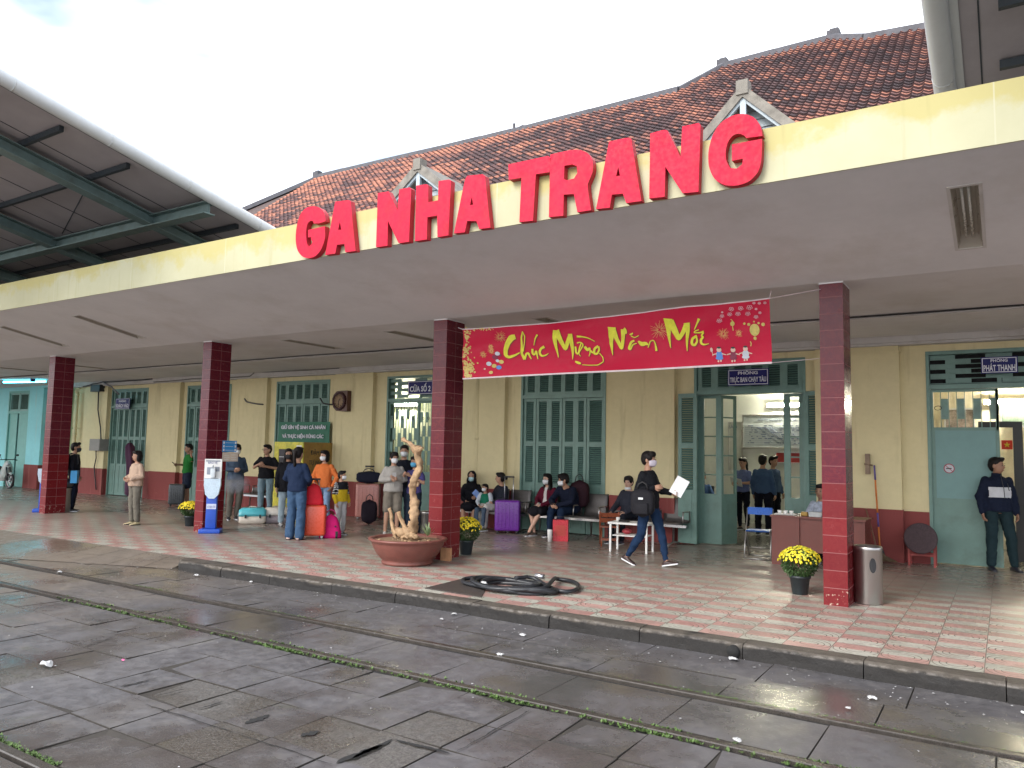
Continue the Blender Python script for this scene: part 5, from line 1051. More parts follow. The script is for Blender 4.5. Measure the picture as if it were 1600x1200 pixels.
def carrier(loc, rz, top, low, label):
    r = empty('pet_carrier', loc, rz, label=label, cat='pet carrier', group='two pet carriers on the floor'); w_, h_, d_ = .56, .34, .34
    def sec(x, s_, z0, z1): return [Vector((x, d_/2*s_*a_, z_)) for a_, z_ in ((-.85, z0), (-1, z0+.03), (-1, z1-.1 if z1 > .2 else z1), (-.7, z1), (.7, z1), (1, z1-.1 if z1 > .2 else z1), (1, z0+.03), (.85, z0))]
    mb = MB(); mb.loft([sec(x, s_, .165, z1) for x, s_, z1 in ((-w_/2, .86, .29), (-w_/2+.06, 1, .335), (w_/2-.06, 1, .345), (w_/2, .9, .30))]); mb.build('lid', simple('lid'+str(int(top[2]*99)), top, .4), r)
    mb = MB(); mb.loft([sec(x, s_, z0, .16) for x, s_, z0 in ((-w_/2, .84, .03), (-w_/2+.06, .97, .0), (w_/2-.06, .97, .0), (w_/2, .86, .04))]); mb.build('tray', simple('tray'+str(int(low[2]*99)), low, .45), r)
    mb = MB(); mb.loft([[Vector((x, q[0]*.115, .155+q[1]*.115)) for q in ((-.8, -1), (-1, -.4), (-1, .6), (-.6, 1.1), (.6, 1.1), (1, .6), (1, -.4), (.8, -1))] for x in (-w_/2-.012, -w_/2+.03)]); mb.build('door', simple('smoke_grille', (.06, .075, .09), .3), r)
    mb = MB(); 
    for i in range(5): mb.tube([(-w_/2-.016, -.1+.05*i, .06), (-w_/2-.016, -.1+.05*i, .26)], .004, 4)
    mb.build('door_bars', M['alu'], r)
    for x in (-.14, .16): mb = MB(); mb.box((x-.02, -d_/2-.014, .13), (x+.02, -d_/2, .20)); mb.build('latch', M['darkpot'], r)
    mb = MB(); mb.tube([(-.08, 0, .34), (-.06, 0, .365), (.06, 0, .365), (.08, 0, .34)], .012, 6); mb.build('handle', simple('tray'+str(int(low[2]*99)), low, .45), r)
p = G(394, 818); carrier((p.x, p.y, 0), math.radians(50), (.10, .50, .58), (.62, .56, .48), 'turquoise and cream pet carrier, the left of the two'); p = G(431, 817); carrier((p.x, p.y, 0), math.radians(52), (.66, .62, .56), (.26, .22, .24), 'white and grey pet carrier, the right of the two')
# ---- fridge / juice vending cabinet by the wall
yv = 13.2; xa_, xb_ = W(427, 740, yv).x, W(472, 740, yv).x; r = empty('drinks_cabinet', ((xa_+xb_)/2, yv, 0), label='yellow drinks cabinet with a glass front and printed side', cat='vending machine'); wv = (xb_-xa_)/2; yel = mat('yellow_fruit_print', (.62, .55, .05), .4, .35, 7, 0, dirt=(.08, .20, .03)); org = mat('amber_side_print', (.30, .17, .04), .45, .3, 4, 0, dirt=(.16, .20, .03))
mb = MB(); mb.box((-wv, .03, .04), (wv, 1.0, 1.80)); mb.build('cabinet', org, r)
mb = MB(); mb.box((-wv, -.0, .04), (wv, .028, .42)); mb.box((-wv, 0, 1.62), (wv, .028, 1.80)); mb.box((-wv, 0, .42), (-wv+.16, .028, 1.62)); mb.box((wv-.30, 0, .42), (wv, .028, 1.62)); mb.build('front_frame', yel, r)
mb = MB(); mb.box((-wv+.16, .012, .42), (wv-.30, .026, 1.62)); mb.build('glass_door', simple('cabinet_glass', (.10, .10, .11), .08), r)
for z in (.7, .95, 1.2, 1.42): mb = MB(); mb.box((-wv+.18, .005, z), (wv-.32, .012, z+.015)); mb.build('shelf', M['alu'], r)
mb = MB(); mb.box((wv-.23, -.006, 1.12), (wv-.05, -.001, 1.72)); mb.build('price_list', M['white'], r)
t = text_mesh('ĐẬM ĐÀ', .22, (wv+.003, .5, 1.55), M['darkpot'], r, rz=PI/2, fit=(.5, .17)); t = text_mesh('TỰ NHIÊN', .22, (wv+.003, .5, 1.30), M['darkpot'], r, rz=PI/2, fit=(.6, .17))
# ---- steel waiting benches
def bench(loc, rz, n, label, pitch=.56):
    r = empty('waiting_bench', loc, rz, label=label, cat='bench', group='perforated steel waiting benches along the wall'); pm = mat('grey_seat_steel', (.085, .078, .075), .38, .12, 8, .1, metal=.35)
    for i in range(n):
        x = (i-(n-1)/2)*pitch
        prof = [(-.24, .40), (-.235, .425), (-.2, .432), (0, .41), (.16, .405), (.21, .43), (.235, .5), (.27, .7), (.29, .84), (.30, .855)]
        mb = MB(); mb.smooth = True
        mb.loft([[Vector((x+s_*pitch*.45, y_, z_+dz)) for y_, z_ in prof] for s_, dz in ((-1, .008), (-.7, 0), (0, -.004), (.7, 0), (1, .008))], False, closed=False); 
        o = mb.build('seat_shell', pm, r); sm = o.modifiers.new('thickness', 'SOLIDIFY'); sm.thickness = .012
    for i in range(n+1):
        x = (i-n/2)*pitch
        mb = MB(); mb.tube([(x, .18, .42), (x, .16, .62), (x, -.18, .63), (x, -.2, .42)], .014, 6); mb.build('armrest', M['chrome'], r)
    mb = MB(); mb.box((-n*pitch/2, -.03, .33), (n*pitch/2, .04, .375)); mb.build('beam', M['alu'], r)
    for s_ in (-1, 1): x = s_*(n*pitch/2-.25); mb = MB(); mb.tube([(x, -.28, .02), (x, -.02, .06), (x, .0, .34)], .02, 7); mb.tube([(x, .28, .02), (x, -.02, .06)], .02, 7); mb.build('leg', M['chrome'], r)
    return r
bench((-9.35, 13.90, 0), 0, 3, 'steel bench with the hijab woman, child and woman in white trousers'); bench((-7.55, 13.90, 0), 0, 3, 'steel bench below the tall shutters with the seated couple'); bench((-5.85, 13.90, 0), 0, 3, 'steel bench behind the small white table'); bench((-16.6, 13.90, 0), 0, 3, 'steel bench behind the men left of the drinks cabinet')
# ---- red gift bag and white cup
p = G(876, 845); r = empty('gift_bag', (p.x, p.y, 0), math.radians(24), label='shiny red gift bag on the floor before the seated couple', cat='bag'); mb = MB(); mb.box((-.145, -.09, 0), (.145, .09, .40)); mb.build('bag_body', mat('red_gift_paper', (.52, .02, .035), .3, .25, 9, .2), r)
mb = MB(); mb.tube([(-.08, -.1, .39), (-.07, -.1, .46), (.07, -.1, .46), (.08, -.1, .39)], .006, 5); mb.build('handle', M['black'], r); mb = MB(); mb.box((-.10, -.093, .1), (.10, -.09, .30)); mb.build('gold_print', simple('dull_red_gold', (.46, .05, .04)), r)
p = G(859, 846); mb = MB(); mb.lathe([(.038, 0), (.05, .19), (.052, .20), (.048, .22), (0, .225)], n=18); mb.build('paper_cup', M['white'], loc=(p.x, p.y, 0), label='tall white cup on the floor left of the red gift bag', cat='cup')
# ---- wooden folding chair, white table
p = G(952, 852); r = empty('wooden_chair', (p.x, p.y, 0), math.radians(205), label='small brown wooden folding chair left of the white table', cat='chair')
for s_ in (-1, 1): mb = MB(); mb.loft([[(s_*.17+a_, y_+b_, z_) for a_, b_ in ((-.016, -.02), (.016, -.02), (.016, .02), (-.016, .02))] for y_, z_ in ((-.18, 0), (-.05, .22), (.06, .36), (.16, .56), (.17, .62))]); mb.build('side_rail', M['wood'], r); mb = MB(); mb.loft([[(s_*.14+a_, y_+b_, z_) for a_, b_ in ((-.014, -.02), (.014, -.02), (.014, .02), (-.014, .02))] for y_, z_ in ((.2, 0), (.06, .2), (-.14, .35))]); mb.build('leg', M['wood'], r)
for (y0, z0, y1, z1) in ((.10, .42, .13, .50), (.13, .52, .17, .60)): mb = MB(); mb.loft([[(-.17, y0, z0), (.17, y0, z0), (.17, y0+.015, z0), (-.17, y0+.015, z0)], [(-.17, y1, z1), (.17, y1, z1), (.17, y1+.015, z1), (-.17, y1+.015, z1)]], smooth=False); mb.build('back_slat', M['wood'], r)
mb = MB(); mb.box((-.17, -.18, .33), (.17, .12, .35)); mb.build('seat', M['wood'], r); mb = MB(); mb.box((-.14, .12, .10), (.14, .14, .125)); mb.box((-.14, -.12, .09), (.14, -.1, .115)); mb.build('stretcher', M['wood'], r)
p = G(985, 862); r = empty('small_table', (p.x, p.y+.05, 0), math.radians(6), label='low white table in front of the seated man in grey', cat='table'); mb = MB(); mb.box((-.36, -.22, .47), (.36, .22, .50)); mb.build('table_top', M['white'], r); mb = MB(); mb.box((-.28, -.2, .27), (.30, .2, .285)); mb.build('shelf', M['white'], r)
for sx_ in (-1, 1):
    for sy in (-1, 1): mb = MB(); mb.box((sx_*.32-.016, sy*.19-.016, 0), (sx_*.32+.016, sy*.19+.016, .47)); mb.build('leg', M['white'], r)
p0 = r.location; mb = MB(); mb.rbox((-.09, -.05, 0), (.09, .05, .03), .015); mb.build('black_pouch', M['black'], loc=(p0.x-.12, p0.y-.05, .50), label='small dark pouch lying on the white table', cat='pouch')
mb = MB(); mb.lathe([(.03, 0), (.035, .07), (.03, .07), (0, .01)], n=14); mb.build('small_cup', M['white'], loc=(p0.x-.25, p0.y-.02, .50), label='small white cup at the left end of the low white table', cat='cup')
mb = MB(); mb.ball((0, 0, .05), .09, 12, 8, ax=(1, .8, .55)); mb.build('red_bag', simple('dull_red_cloth', (.30, .03, .04)), loc=(p0.x-.1, p0.y+.02, .285), label='red bundle on the lower shelf of the white table', cat='bag')
# ---- reception desk, folding chair
pd = G(1206, 881); r = empty('reception_desk', (pd.x, pd.y, 0), label='reddish brown office desk standing outside the office door', cat='desk'); dw = W(1352, 860, pd.y).x-pd.x
mb = MB(); mb.box((-.02, -.02, .735), (dw+.02, .62, .765)); mb.build('desk_top', M['deskwood'], r); mb = MB(); mb.box((0, .0, 0), (.42, .6, .735)); mb.build('drawer_pedestal', M['deskwood'], r); mb = MB(); mb.box((.42, .03, .22), (dw-.03, .055, .735)); mb.build('front_panel', M['deskwood'], r); mb = MB(); mb.box((dw-.03, 0, 0), (dw, .6, .735)); mb.build('side_panel', M['deskwood'], r)
def ondesk(x, y): return (pd.x+x, pd.y+y, .765)
r = empty('tea_tray', ondesk(.18, .2), label='white tray of cups at the left end of the desk', cat='tray'); mb = MB(); mb.rbox((-.17, -.1, 0), (.17, .1, .015), .01); mb.build('tray', M['white'], r)
for i in range(3): mb = MB(); mb.lathe([(.025, 0), (.036, .05), (.03, .05), (0, .012)], n=14); mb.build('cup', M['white'], r, loc=(-.1+.09*i, 0, .015))
mb = MB(); mb.rbox((-.05, -.03, 0), (.05, .03, .06), .01); mb.build('ochre_box', simple('ochre_card', (.35, .22, .05)), loc=ondesk(.46, .2), label='small ochre box next to the tea tray', cat='box')
mb = MB(); mb.box((-.11, -.07, 0), (.11, .07, .07)); mb.build('paper_stack', simple('grey_paper', (.4, .42, .42)), loc=ondesk(.66, .15), label='grey paper box in the middle of the desk', cat='box')
r = empty('laptop', ondesk(.86, .22), math.radians(200), label='dark grey laptop open on the desk beside the pillar', cat='laptop'); mb = MB(); mb.box((-.17, -.12, 0), (.17, .12, .018)); mb.build('keyboard_base', M['black'], r); mb = MB(); mb.loft([[(-.17, .12, .018), (.17, .12, .018), (.17, .132, .018), (-.17, .132, .018)], [(-.17, .2, .22), (.17, .2, .22), (.17, .21, .22), (-.17, .21, .22)]], smooth=False); mb.build('screen', simple('slate_plastic', (.05, .06, .07), .4), r)
p = G(1186, 872); r = empty('folding_chair', (p.x, p.y, 0), math.radians(8), label='blue and chrome folding chair left of the desk', cat='chair'); bl = simple('chair_blue', (.015, .12, .50), .35)
mb = MB(); mb.rbox((-.19, -.19, .44), (.19, .19, .465), .02); mb.build('seat', bl, r)
for s_ in (-1, 1): mb = MB(); mb.tube([(s_*.205, -.24, .0), (s_*.205, -.1, .3), (s_*.205, .12, .62), (s_*.205, .2, .80)], .011, 7); mb.build('front_leg', M['chrome'], r); mb = MB(); mb.tube([(s_*.19, .26, .0), (s_*.19, .1, .25), (s_*.19, -.16, .45)], .011, 7); mb.build('rear_leg', M['chrome'], r)
mb = MB(); mb.tube([(-.205, -.24, .012), (.205, -.24, .012)], .010, 6); mb.tube([(-.19, .26, .012), (.19, .26, .012)], .010, 6); mb.tube([(-.19, .17, .15), (.19, .17, .15)], .009, 6); mb.build('foot_bar', M['chrome'], r)
mb = MB(); mb.loft([[(-.2, .15, .70), (.2, .15, .70), (.2, .165, .70), (-.2, .165, .70)], [(-.2, .19, .82), (.2, .19, .82), (.2, .205, .82), (-.2, .205, .82)]], smooth=False); mb.build('backrest', bl, r)
# ---- brooms, stool, clamp
def stick(pts, r_, mats, label, name='broom', head=None):
    r = empty(name, pts[0], label=label, cat='broom'); O_ = Vector(pts[0]); n = len(pts)-1
    mb = MB()
    for i in range(n): mb.cur = i % len(mats); mb.tube([Vector(pts[i])-O_, Vector(pts[i+1])-O_], r_, 7)
    mb.build('handle', mats, r)
    if head: head(r)
a, b = W(1375, 856, 14.0), W(1366, 727, 14.12); q = [a.lerp(b, t) for t in (.02, .25, .42, .62, .82, 1)]
def mop(r):
    mb = MB(); rr = random.Random(2)
    for i in range(60): a_ = rr.random()*2*PI; mb.tube([(0, 0, .1), (.05*math.cos(a_), .04*math.sin(a_), .02), (.10*math.cos(a_)*rr.random(), .07*math.sin(a_), -.12)], .01, 4)
    mb.build('mop_head', M['black'], r)
oran = simple('orange_handle', (.55, .16, .03)); stick([Vector((a.x, a.y, .16))]+q[1:], .014, [oran, simple('violet_handle', (.10, .07, .25)), oran], 'mop with an orange and violet handle leaning on the wall right of the pillar', 'mop', mop)
a, b = W(1372, 862, 13.95), W(1353, 795, 14.1); 
def brush(r):
    mb = MB(); rr = random.Random(7)
    for i in range(90): dx = rr.uniform(-.05, .16); mb.tube([(0, 0, .12), (dx*.6, rr.uniform(-.03, .03), 0), (dx+.12, rr.uniform(-.05, .05), -.09)], .004, 3)
    mb.build('bristles', simple('straw', (.16, .11, .06)), r)
stick([Vector((a.x, a.y, .12)), a.lerp(b, .5), b], .012, [simple('brown_stick', (.20, .10, .06))], 'short straw broom leaning beside the mop', 'broom', brush)
p = W(1356, 725, 14.14); r = empty('wall_clamp', p, label='rusty iron clamp on the downpipe by the rightmost pillar', cat='bracket'); mb = MB(); mb.box((-.035, -.05, -.17), (.035, .04, .17)); mb.tube([(-.05, -.05, 0), (.08, -.05, -.02)], .014, 6); mb.build('bracket_plate', M['rail'], r)
p = W(1441, 850, 14.05); r = empty('round_stool', (p.x, p.y, 0), label='red stool with a round dark woven tray leaning on it', cat='stool'); rd = simple('stool_red', (.28, .035, .03), .45)
for sx_ in (-1, 1):
    for sy in (-1, 1): mb = MB(); mb.box((sx_*.18-.015, sy*.14-.015, 0), (sx_*.18+.015, sy*.14+.015, .42)); mb.build('leg', rd, r)
mb = MB(); mb.box((-.2, -.16, .42), (.2, .16, .45)); mb.box((-.17, -.15, .16), (.17, -.13, .19)); mb.box((-.17, .13, .16), (.17, .15, .19)); mb.build('seat', rd, r)
r = empty('woven_tray', (p.x, p.y-.22, .44), label='round dark woven tray propped on the red stool', cat='tray'); mb = MB(); mb.lathe([(0, 0), (.12, .01), (.2, 0), (.225, .012), (.235, .02), (.24, .04), (.225, .045), (.0, .035)], n=26); o = mb.build('disc', mat('dark_wicker', (.045, .025, .03), .7, .5, 40, .8), r); o.rotation_euler = (math.radians(80), 0, 0)
# ---- hose coil, mat, wooden block
pc = G(795, 921); r = empty('hose_coil', (pc.x, pc.y, 0), label='coil of thick black hose on the tiles near the kerb', cat='hose'); rr = random.Random(4); pts = []
rx, ry = .62, .30
for i in range(8*26):
    t = 2*PI*i/26; k = i/(8*26); a_ = rx*(1-.25*math.sin(k*9)*.5-.12*rr.random()*.2); b_ = ry*(1-.2*math.cos(k*11)*.6)
    pts.append(Vector((a_*math.cos(t)*(.8+.2*math.sin(k*14)), b_*math.sin(t), .028+.05*k+.016*math.sin(t*1.5+k*20))))
e = pts[-1]; g1 = [G(*q)-pc for q in ((870, 909), (893, 912), (905, 918), (902, 927), (880, 930), (862, 924), (850, 917))]; 
pts += [e.lerp(g1[0]+Vector((0, 0, .08)), t) for t in (.4, .8)]+[g+Vector((0, 0, .035)) for g in g1]+[G(830, 912)-pc+Vector((0, 0, .09)), G(805, 916)-pc+Vector((0, 0, .10))]
def smooth(P_, k=2):
    for _ in range(k):
        Q = [P_[0]]
        for a, b in zip(P_, P_[1:]): Q += [a.lerp(b, .25), a.lerp(b, .75)]
        P_ = Q+[P_[-1]]
    return P_
mb = MB(); mb.tube(smooth(pts, 1), .026, 8); mb.build('hose', mat('black_rubber_hose', (.018, .020, .024), .42, .2, 20, .2), r)
mb = MB(); q = G(843, 913)-pc; mb.tube([q+Vector((-.06, .0, .105)), q+Vector((.06, 0, .10))], .033, 10); mb.build('clamp', M['alu'], r)
p = G(756, 924); scrap(p.x, p.y, .06, 99, z=.09, label='small white paper scrap lying on the hose coil', cat='litter')
mb = MB(); P4 = [G(*q) for q in ((664, 920), (728, 904), (765, 908), (752, 934))]; c = sum(P4, Vector())/4; rg = []
mb.loft([[Vector((v.x-c.x, v.y-c.y, z_)) for v in P4] for z_ in (0.002, .012)], smooth=False); mb.build('metal_cover', mat('dark_iron_plate', (.05, .042, .038), .5, .3, 12, .4), loc=(c.x, c.y, 0), label='dark iron cover plate under the left of the hose coil', cat='cover')
pa = G(697, 876); r = empty('wood_block', (pa.x, pa.y, 0), math.radians(8), label='pale wooden block against the foot of the middle pillar', cat='wood block')
for i, x in enumerate((-.085, .0)): mb = MB(); mb.box((x, -.03-.004*i, 0), (x+.08, .03, .19)); mb.build('plank', M['palewood'], r)
# ---- furled purple umbrella leaning on the door
a = W(206, 770, 13.7); b = W(203, 692, 13.95); r = empty('furled_parasol', (a.x, a.y, .02), label='tall furled purple parasol leaning by the leftmost louvred door', cat='parasol'); top = b-Vector((a.x, a.y, .02)); mb = MB(); mb.smooth = True; rg = []
for t, R_ in ((0.02, .05), (.08, .17), (.25, .17), (.45, .12), (.62, .12), (.8, .13), (.93, .12), (1, .05)):
    c = top*t; rg.append([c+Vector((R_*(1+.22*math.cos(5*an+t*3))*math.cos(an), R_*(1+.22*math.cos(5*an+t*3))*math.sin(an), 0)) for an in [2*PI*j/20 for j in range(20)]])
mb.loft(rg); mb.build('canopy_cloth', simple('plum_cloth', (.06, .012, .045), .7), r); mb = MB(); mb.tube([(0, 0, -.02), top*1.04], .018, 6); mb.build('pole', M['black'], r)
# ---- scooter at the far left edge
p = G(12, 763); r = empty('parked_scooter', (p.x, p.y, 0), math.radians(180), label='white scooter parked at the far left edge', cat='scooter'); 
def wheel(x): 
    mb = MB(); mb.tube([(x+.245*math.cos(t), 0, .27+.245*math.sin(t)) for t in [2*PI*j/28 for j in range(28)]], .045, 8, closed=True); w_ = mb.build('wheel', M['black'], r)
    mb = MB(); mb.tube([(x+.2*math.cos(t), 0, .27+.2*math.sin(t)) for t in [2*PI*j/28 for j in range(28)]], .012, 6, closed=True)
    for k in range(6): t = k*PI/3; mb.tube([(x, 0, .27), (x+.2*math.cos(t), 0, .27+.2*math.sin(t))], .012, 5)
    mb.tube([(x, -.04, .27), (x, .04, .27)], .04, 10); mb.build('rim', M['alu'], w_)
wheel(-.1); wheel(1.15); mb = MB(); mb.smooth = True
mb.tube([(-.1, -.07, .27), (.08, -.06, .75)], .022, 7); mb.tube([(-.1, .07, .27), (.08, .06, .75)], .022, 7); mb.tube([(.1, 0, .7), (.16, 0, .98)], .025, 7); mb.build('fork', M['black'], r)
mb = MB(); mb.loft([[(x+dx, y_, z_) for dx, y_ in ((0, -w_), (-.06, 0), (0, w_), (.06, 0))] for x, z_, w_ in ((.28, .28, .16), (.22, .5, .2), (.14, .72, .19), (.12, .9, .12), (.14, .98, .05))]); mb.loft([[(x, y_, z_) for y_, z_ in ((-w_, z0), (-w_*.7, z1), (w_*.7, z1), (w_, z0))] for x, w_, z0, z1 in ((.25, .12, .25, .33), (.6, .14, .26, .42), (.8, .16, .3, .66), (1.2, .17, .42, .72), (1.5, .08, .55, .74))], smooth=True); mb.loft([[(-.1+R_*math.cos(t), y_, .27+R_*math.sin(t)) for y_, R_ in ((-.06, .27), (0, .31), (.06, .27))] for t in (.2, .7, 1.2, 1.7, 2.2)], False, closed=False); mb.build('fairing', simple('scooter_white', (.62, .66, .62), .25), r)
mb = MB(); mb.loft([[(x, y_, z_) for y_, z_ in ((-w_, z0), (-w_*.8, z1), (w_*.8, z1), (w_, z0))] for x, w_, z0, z1 in ((.72, .11, .66, .74), (.95, .14, .70, .79), (1.3, .13, .72, .80), (1.48, .08, .72, .79))]); mb.build('seat', M['black'], r)
mb = MB(); mb.tube([(.2, -.34, 1.0), (.16, -.2, 1.02), (.16, .2, 1.02), (.2, .34, 1.0)], .016, 7); mb.tube([(.16, -.2, 1.02), (.12, -.27, 1.16)], .008, 5); mb.tube([(.16, .2, 1.02), (.12, .27, 1.16)], .008, 5); mb.ball((.1, -.3, 1.18), .05, 8, 6, ax=(.3, 1, .7)); mb.ball((.1, .3, 1.18), .05, 8, 6, ax=(.3, 1, .7)); mb.build('handlebar', M['black'], r)
mb = MB(); mb.ball((.07, 0, .86), .08, 10, 8, ax=(.6, 1, .7)); mb.build('headlight', M['alu'], r)
# ---- cyan tube lamp over the turquoise door
a, b = G(6, 597, 3.63), G(71, 596, 3.63); EM = N('cyan_tube'); EM.set(color=(.1, .7, 1), emc=(.10, .75, 1.0), ems=7)
r = empty('tube_lamp', a, label='lit turquoise tube lamp above the turquoise door', cat='lamp'); mb = MB(); mb.tube([(0, 0, 0), b-a], .03, 8); mb.build('tube', EM.m, r); mb = MB(); mb.box(((b-a).x, -.04, -.05), ((b-a).x+.12, .06, .05)); mb.build('end_cap', M['blue'], r)
# ---- inside the office
EW = N('warm_tube'); EW.set(color=(1, .95, .7), emc=(1, .94, .72), ems=190)
def tube_lamp(px0, px1, py, Y, label, L_=None):
    a, b = W(px0, py, Y), W(px1, py, Y); b.z = a.z
    r = empty('tube_lamp', a, label=label, cat='lamp'); mb = MB(); mb.tube([(0, 0, 0), b-a], .022, 8); mb.build('tube', EW.m, r); mb = MB(); mb.box((-.03, .03, -.05), ((b-a).x+.03, .09, .05)); mb.build('batten', M['white'], r)
tube_lamp(1199, 1256, 633, 19.45, 'lit tube lamp on the back wall of the office'); tube_lamp(1540, 1640, 628, 17.45, 'added tube lamp brightening the broadcast room from its back wall'); tube_lamp(612, 650, 632, 17.85, 'added tube lamp brightening the ticket room behind the grille')  # broadcast and ticket room tubes are added to brighten those rooms
def board(px0, py0, px1, py1, Y, name, m, label, cat, frame=True):
    a, b = W(px0, py1, Y), W(px1, py0, Y); r = empty(name, (a.x, Y, a.z), label=label, cat=cat); w_, h_ = b.x-a.x, b.z-a.z; mb = MB(); mb.box((0, 0, 0), (w_, .02, h_)); mb.build('panel', m, r)
    if frame:
        mb = MB()
        for q in ((-.03, -.03, w_+.03, 0), (-.03, h_, w_+.03, h_+.03), (-.03, 0, 0, h_), (w_, 0, w_+.03, h_)): mb.box((q[0], -.012, q[1]), (q[2], .02, q[3]))
        mb.build('frame', M['alu'], r)
    return r, w_, h_
r, w_, h_ = board(1162, 649, 1258, 698, 19.5, 'whiteboard', simple('whiteboard_grey', (.52, .57, .60)), 'large written whiteboard on the office back wall', 'whiteboard'); ink = simple('board_ink', (.16, .20, .30))
text_mesh('BIỂU TÁC NGHIỆP KỸ THUẬT GA', .12, (w_*.55, -.004, h_-.1), ink, r, depth=.002, fit=(w_*.62, .10)); mb = MB(); rr = random.Random(5)
for i in range(9): mb.box((.03, -.003, .06+i*(h_-.3)/9), (w_-.03, -.0005, .064+i*(h_-.3)/9))
for i in range(90): x, z = rr.uniform(.1, w_-.15), .07+rr.randint(0, 8)*(h_-.3)/9; mb.box((x, -.004, z+.02), (x+rr.uniform(.02, .09), -.0032, z+.045))
for i in range(12): x = rr.uniform(.1, w_-.5); mb.tube([(x, -.004, .5), (x+.5, -.004, .1)], .003, 4)
mb.build('writing', ink, r)
r, w_, h_ = board(1140, 661, 1158, 733, 19.5, 'notice_board', simple('pale_board', (.50, .52, .49)), 'tall pale notice board left of the whiteboard', 'notice board'); text_mesh('BÁO', .12, (.08, -.004, h_-.1), ink, r, depth=.002)
board(1213, 708, 1252, 722, 19.5, 'red_plaque', simple('plaque_red', (.35, .03, .03)), 'red framed plaque on the office wall behind the officers', 'plaque')
mb = MB(); a = W(1160, 706, 19.45); b = W(1260, 780, 19.45)
r, w_, h_ = board(1160, 702, 1262, 708, 19.55, 'wall_rail', M['white'], 'white ledge below the whiteboard', 'ledge', False)
a = G(1150, 820); r = empty('office_desk', (-6.0, 17.2, 0), label='grey office desk inside at the left of the doorway', cat='desk'); mb = MB(); mb.box((-.9, -.35, .72), (.5, .35, .75)); mb.build('desk_top', M['cornice'], r)
for x in (-.85, .45): mb = MB(); mb.box((x-.02, -.33, 0), (x+.02, .33, .72)); mb.build('side_panel', M['cornice'], r)
# broadcast room: cabinet, poster, flag
board(1566, 632, 1606, 665, 17.5, 'wall_poster', mat('poster_scene', (.16, .22, .18), .6, .6, 3, 0), 'dark landscape poster in the broadcast room', 'poster')
board(1478, 640, 1520, 670, 17.5, 'photo_board', mat('photo_collage', (.30, .26, .25), .6, .8, 4, 0), 'board of photographs seen through the door bars', 'board')
a = W(1587, 800, 15.6); r = empty('dark_cabinet', (a.x, 15.6, 0), label='tall dark door frame just inside the broadcast room', cat='cabinet'); mb = MB(); mb.box((0, 0, 0), (.14, .5, 2.35)); mb.box((-.5, .0, 2.25), (0, .1, 2.35)); mb.build('post', M['black'], r)
r, w_, h_ = board(1565, 688, 1582, 702, 16.4, 'small_flag', simple('flag_red', (.70, .04, .03)), 'small red flag with a yellow star in the broadcast room', 'flag', False); mb = MB(); mb.add([(w_/2+R_*math.sin(PI*k/5), -.003, h_/2+R_*math.cos(PI*k/5)) for k, R_ in [(k, (.055 if k % 2 == 0 else .022)) for k in range(10)]], [tuple(range(10))]); mb.build('star', simple('star_yellow', (.8, .6, .05)), r)
# smoke puff beside the blue-shirted man
q = W(368, 757, 11.0); mb = MB(); mb.ball((0, 0, 0), 1, 20, 14); sm = bpy.data.materials.new('cigarette_smoke'); sm.use_nodes = True; t_ = sm.node_tree; t_.nodes.clear(); o_ = t_.nodes.new('ShaderNodeOutputMaterial'); pv = t_.nodes.new('ShaderNodeVolumePrincipled'); pv.inputs['Color'].default_value = (.8, .85, 1, 1)
tcn = t_.nodes.new('ShaderNodeTexCoord'); ln = t_.nodes.new('ShaderNodeVectorMath'); ln.operation = 'LENGTH'; t_.links.new(tcn.outputs['Object'], ln.inputs[0]); nz_ = t_.nodes.new('ShaderNodeTexNoise'); nz_.inputs['Scale'].default_value = 2.2; t_.links.new(tcn.outputs['Object'], nz_.inputs[0])
m1 = t_.nodes.new('ShaderNodeMath'); m1.operation = 'SUBTRACT'; m1.inputs[0].default_value = 1.0; t_.links.new(ln.outputs['Value'], m1.inputs[1]); m2 = t_.nodes.new('ShaderNodeMath'); m2.operation = 'MULTIPLY'; t_.links.new(m1.outputs[0], m2.inputs[0]); t_.links.new(nz_.outputs[0], m2.inputs[1]); m3 = t_.nodes.new('ShaderNodeMath'); m3.operation = 'MULTIPLY'; m3.use_clamp = False; m3.inputs[1].default_value = 4.5; t_.links.new(m2.outputs[0], m3.inputs[0]); t_.links.new(m3.outputs[0], pv.inputs['Density']); t_.links.new(pv.outputs[0], o_.inputs['Volume'])
o = mb.build('smoke_puff', sm, loc=q, kind='stuff', label='faint bluish smoke drifting beside the second pillar', cat='smoke'); o.scale = (.42, .3, .24)

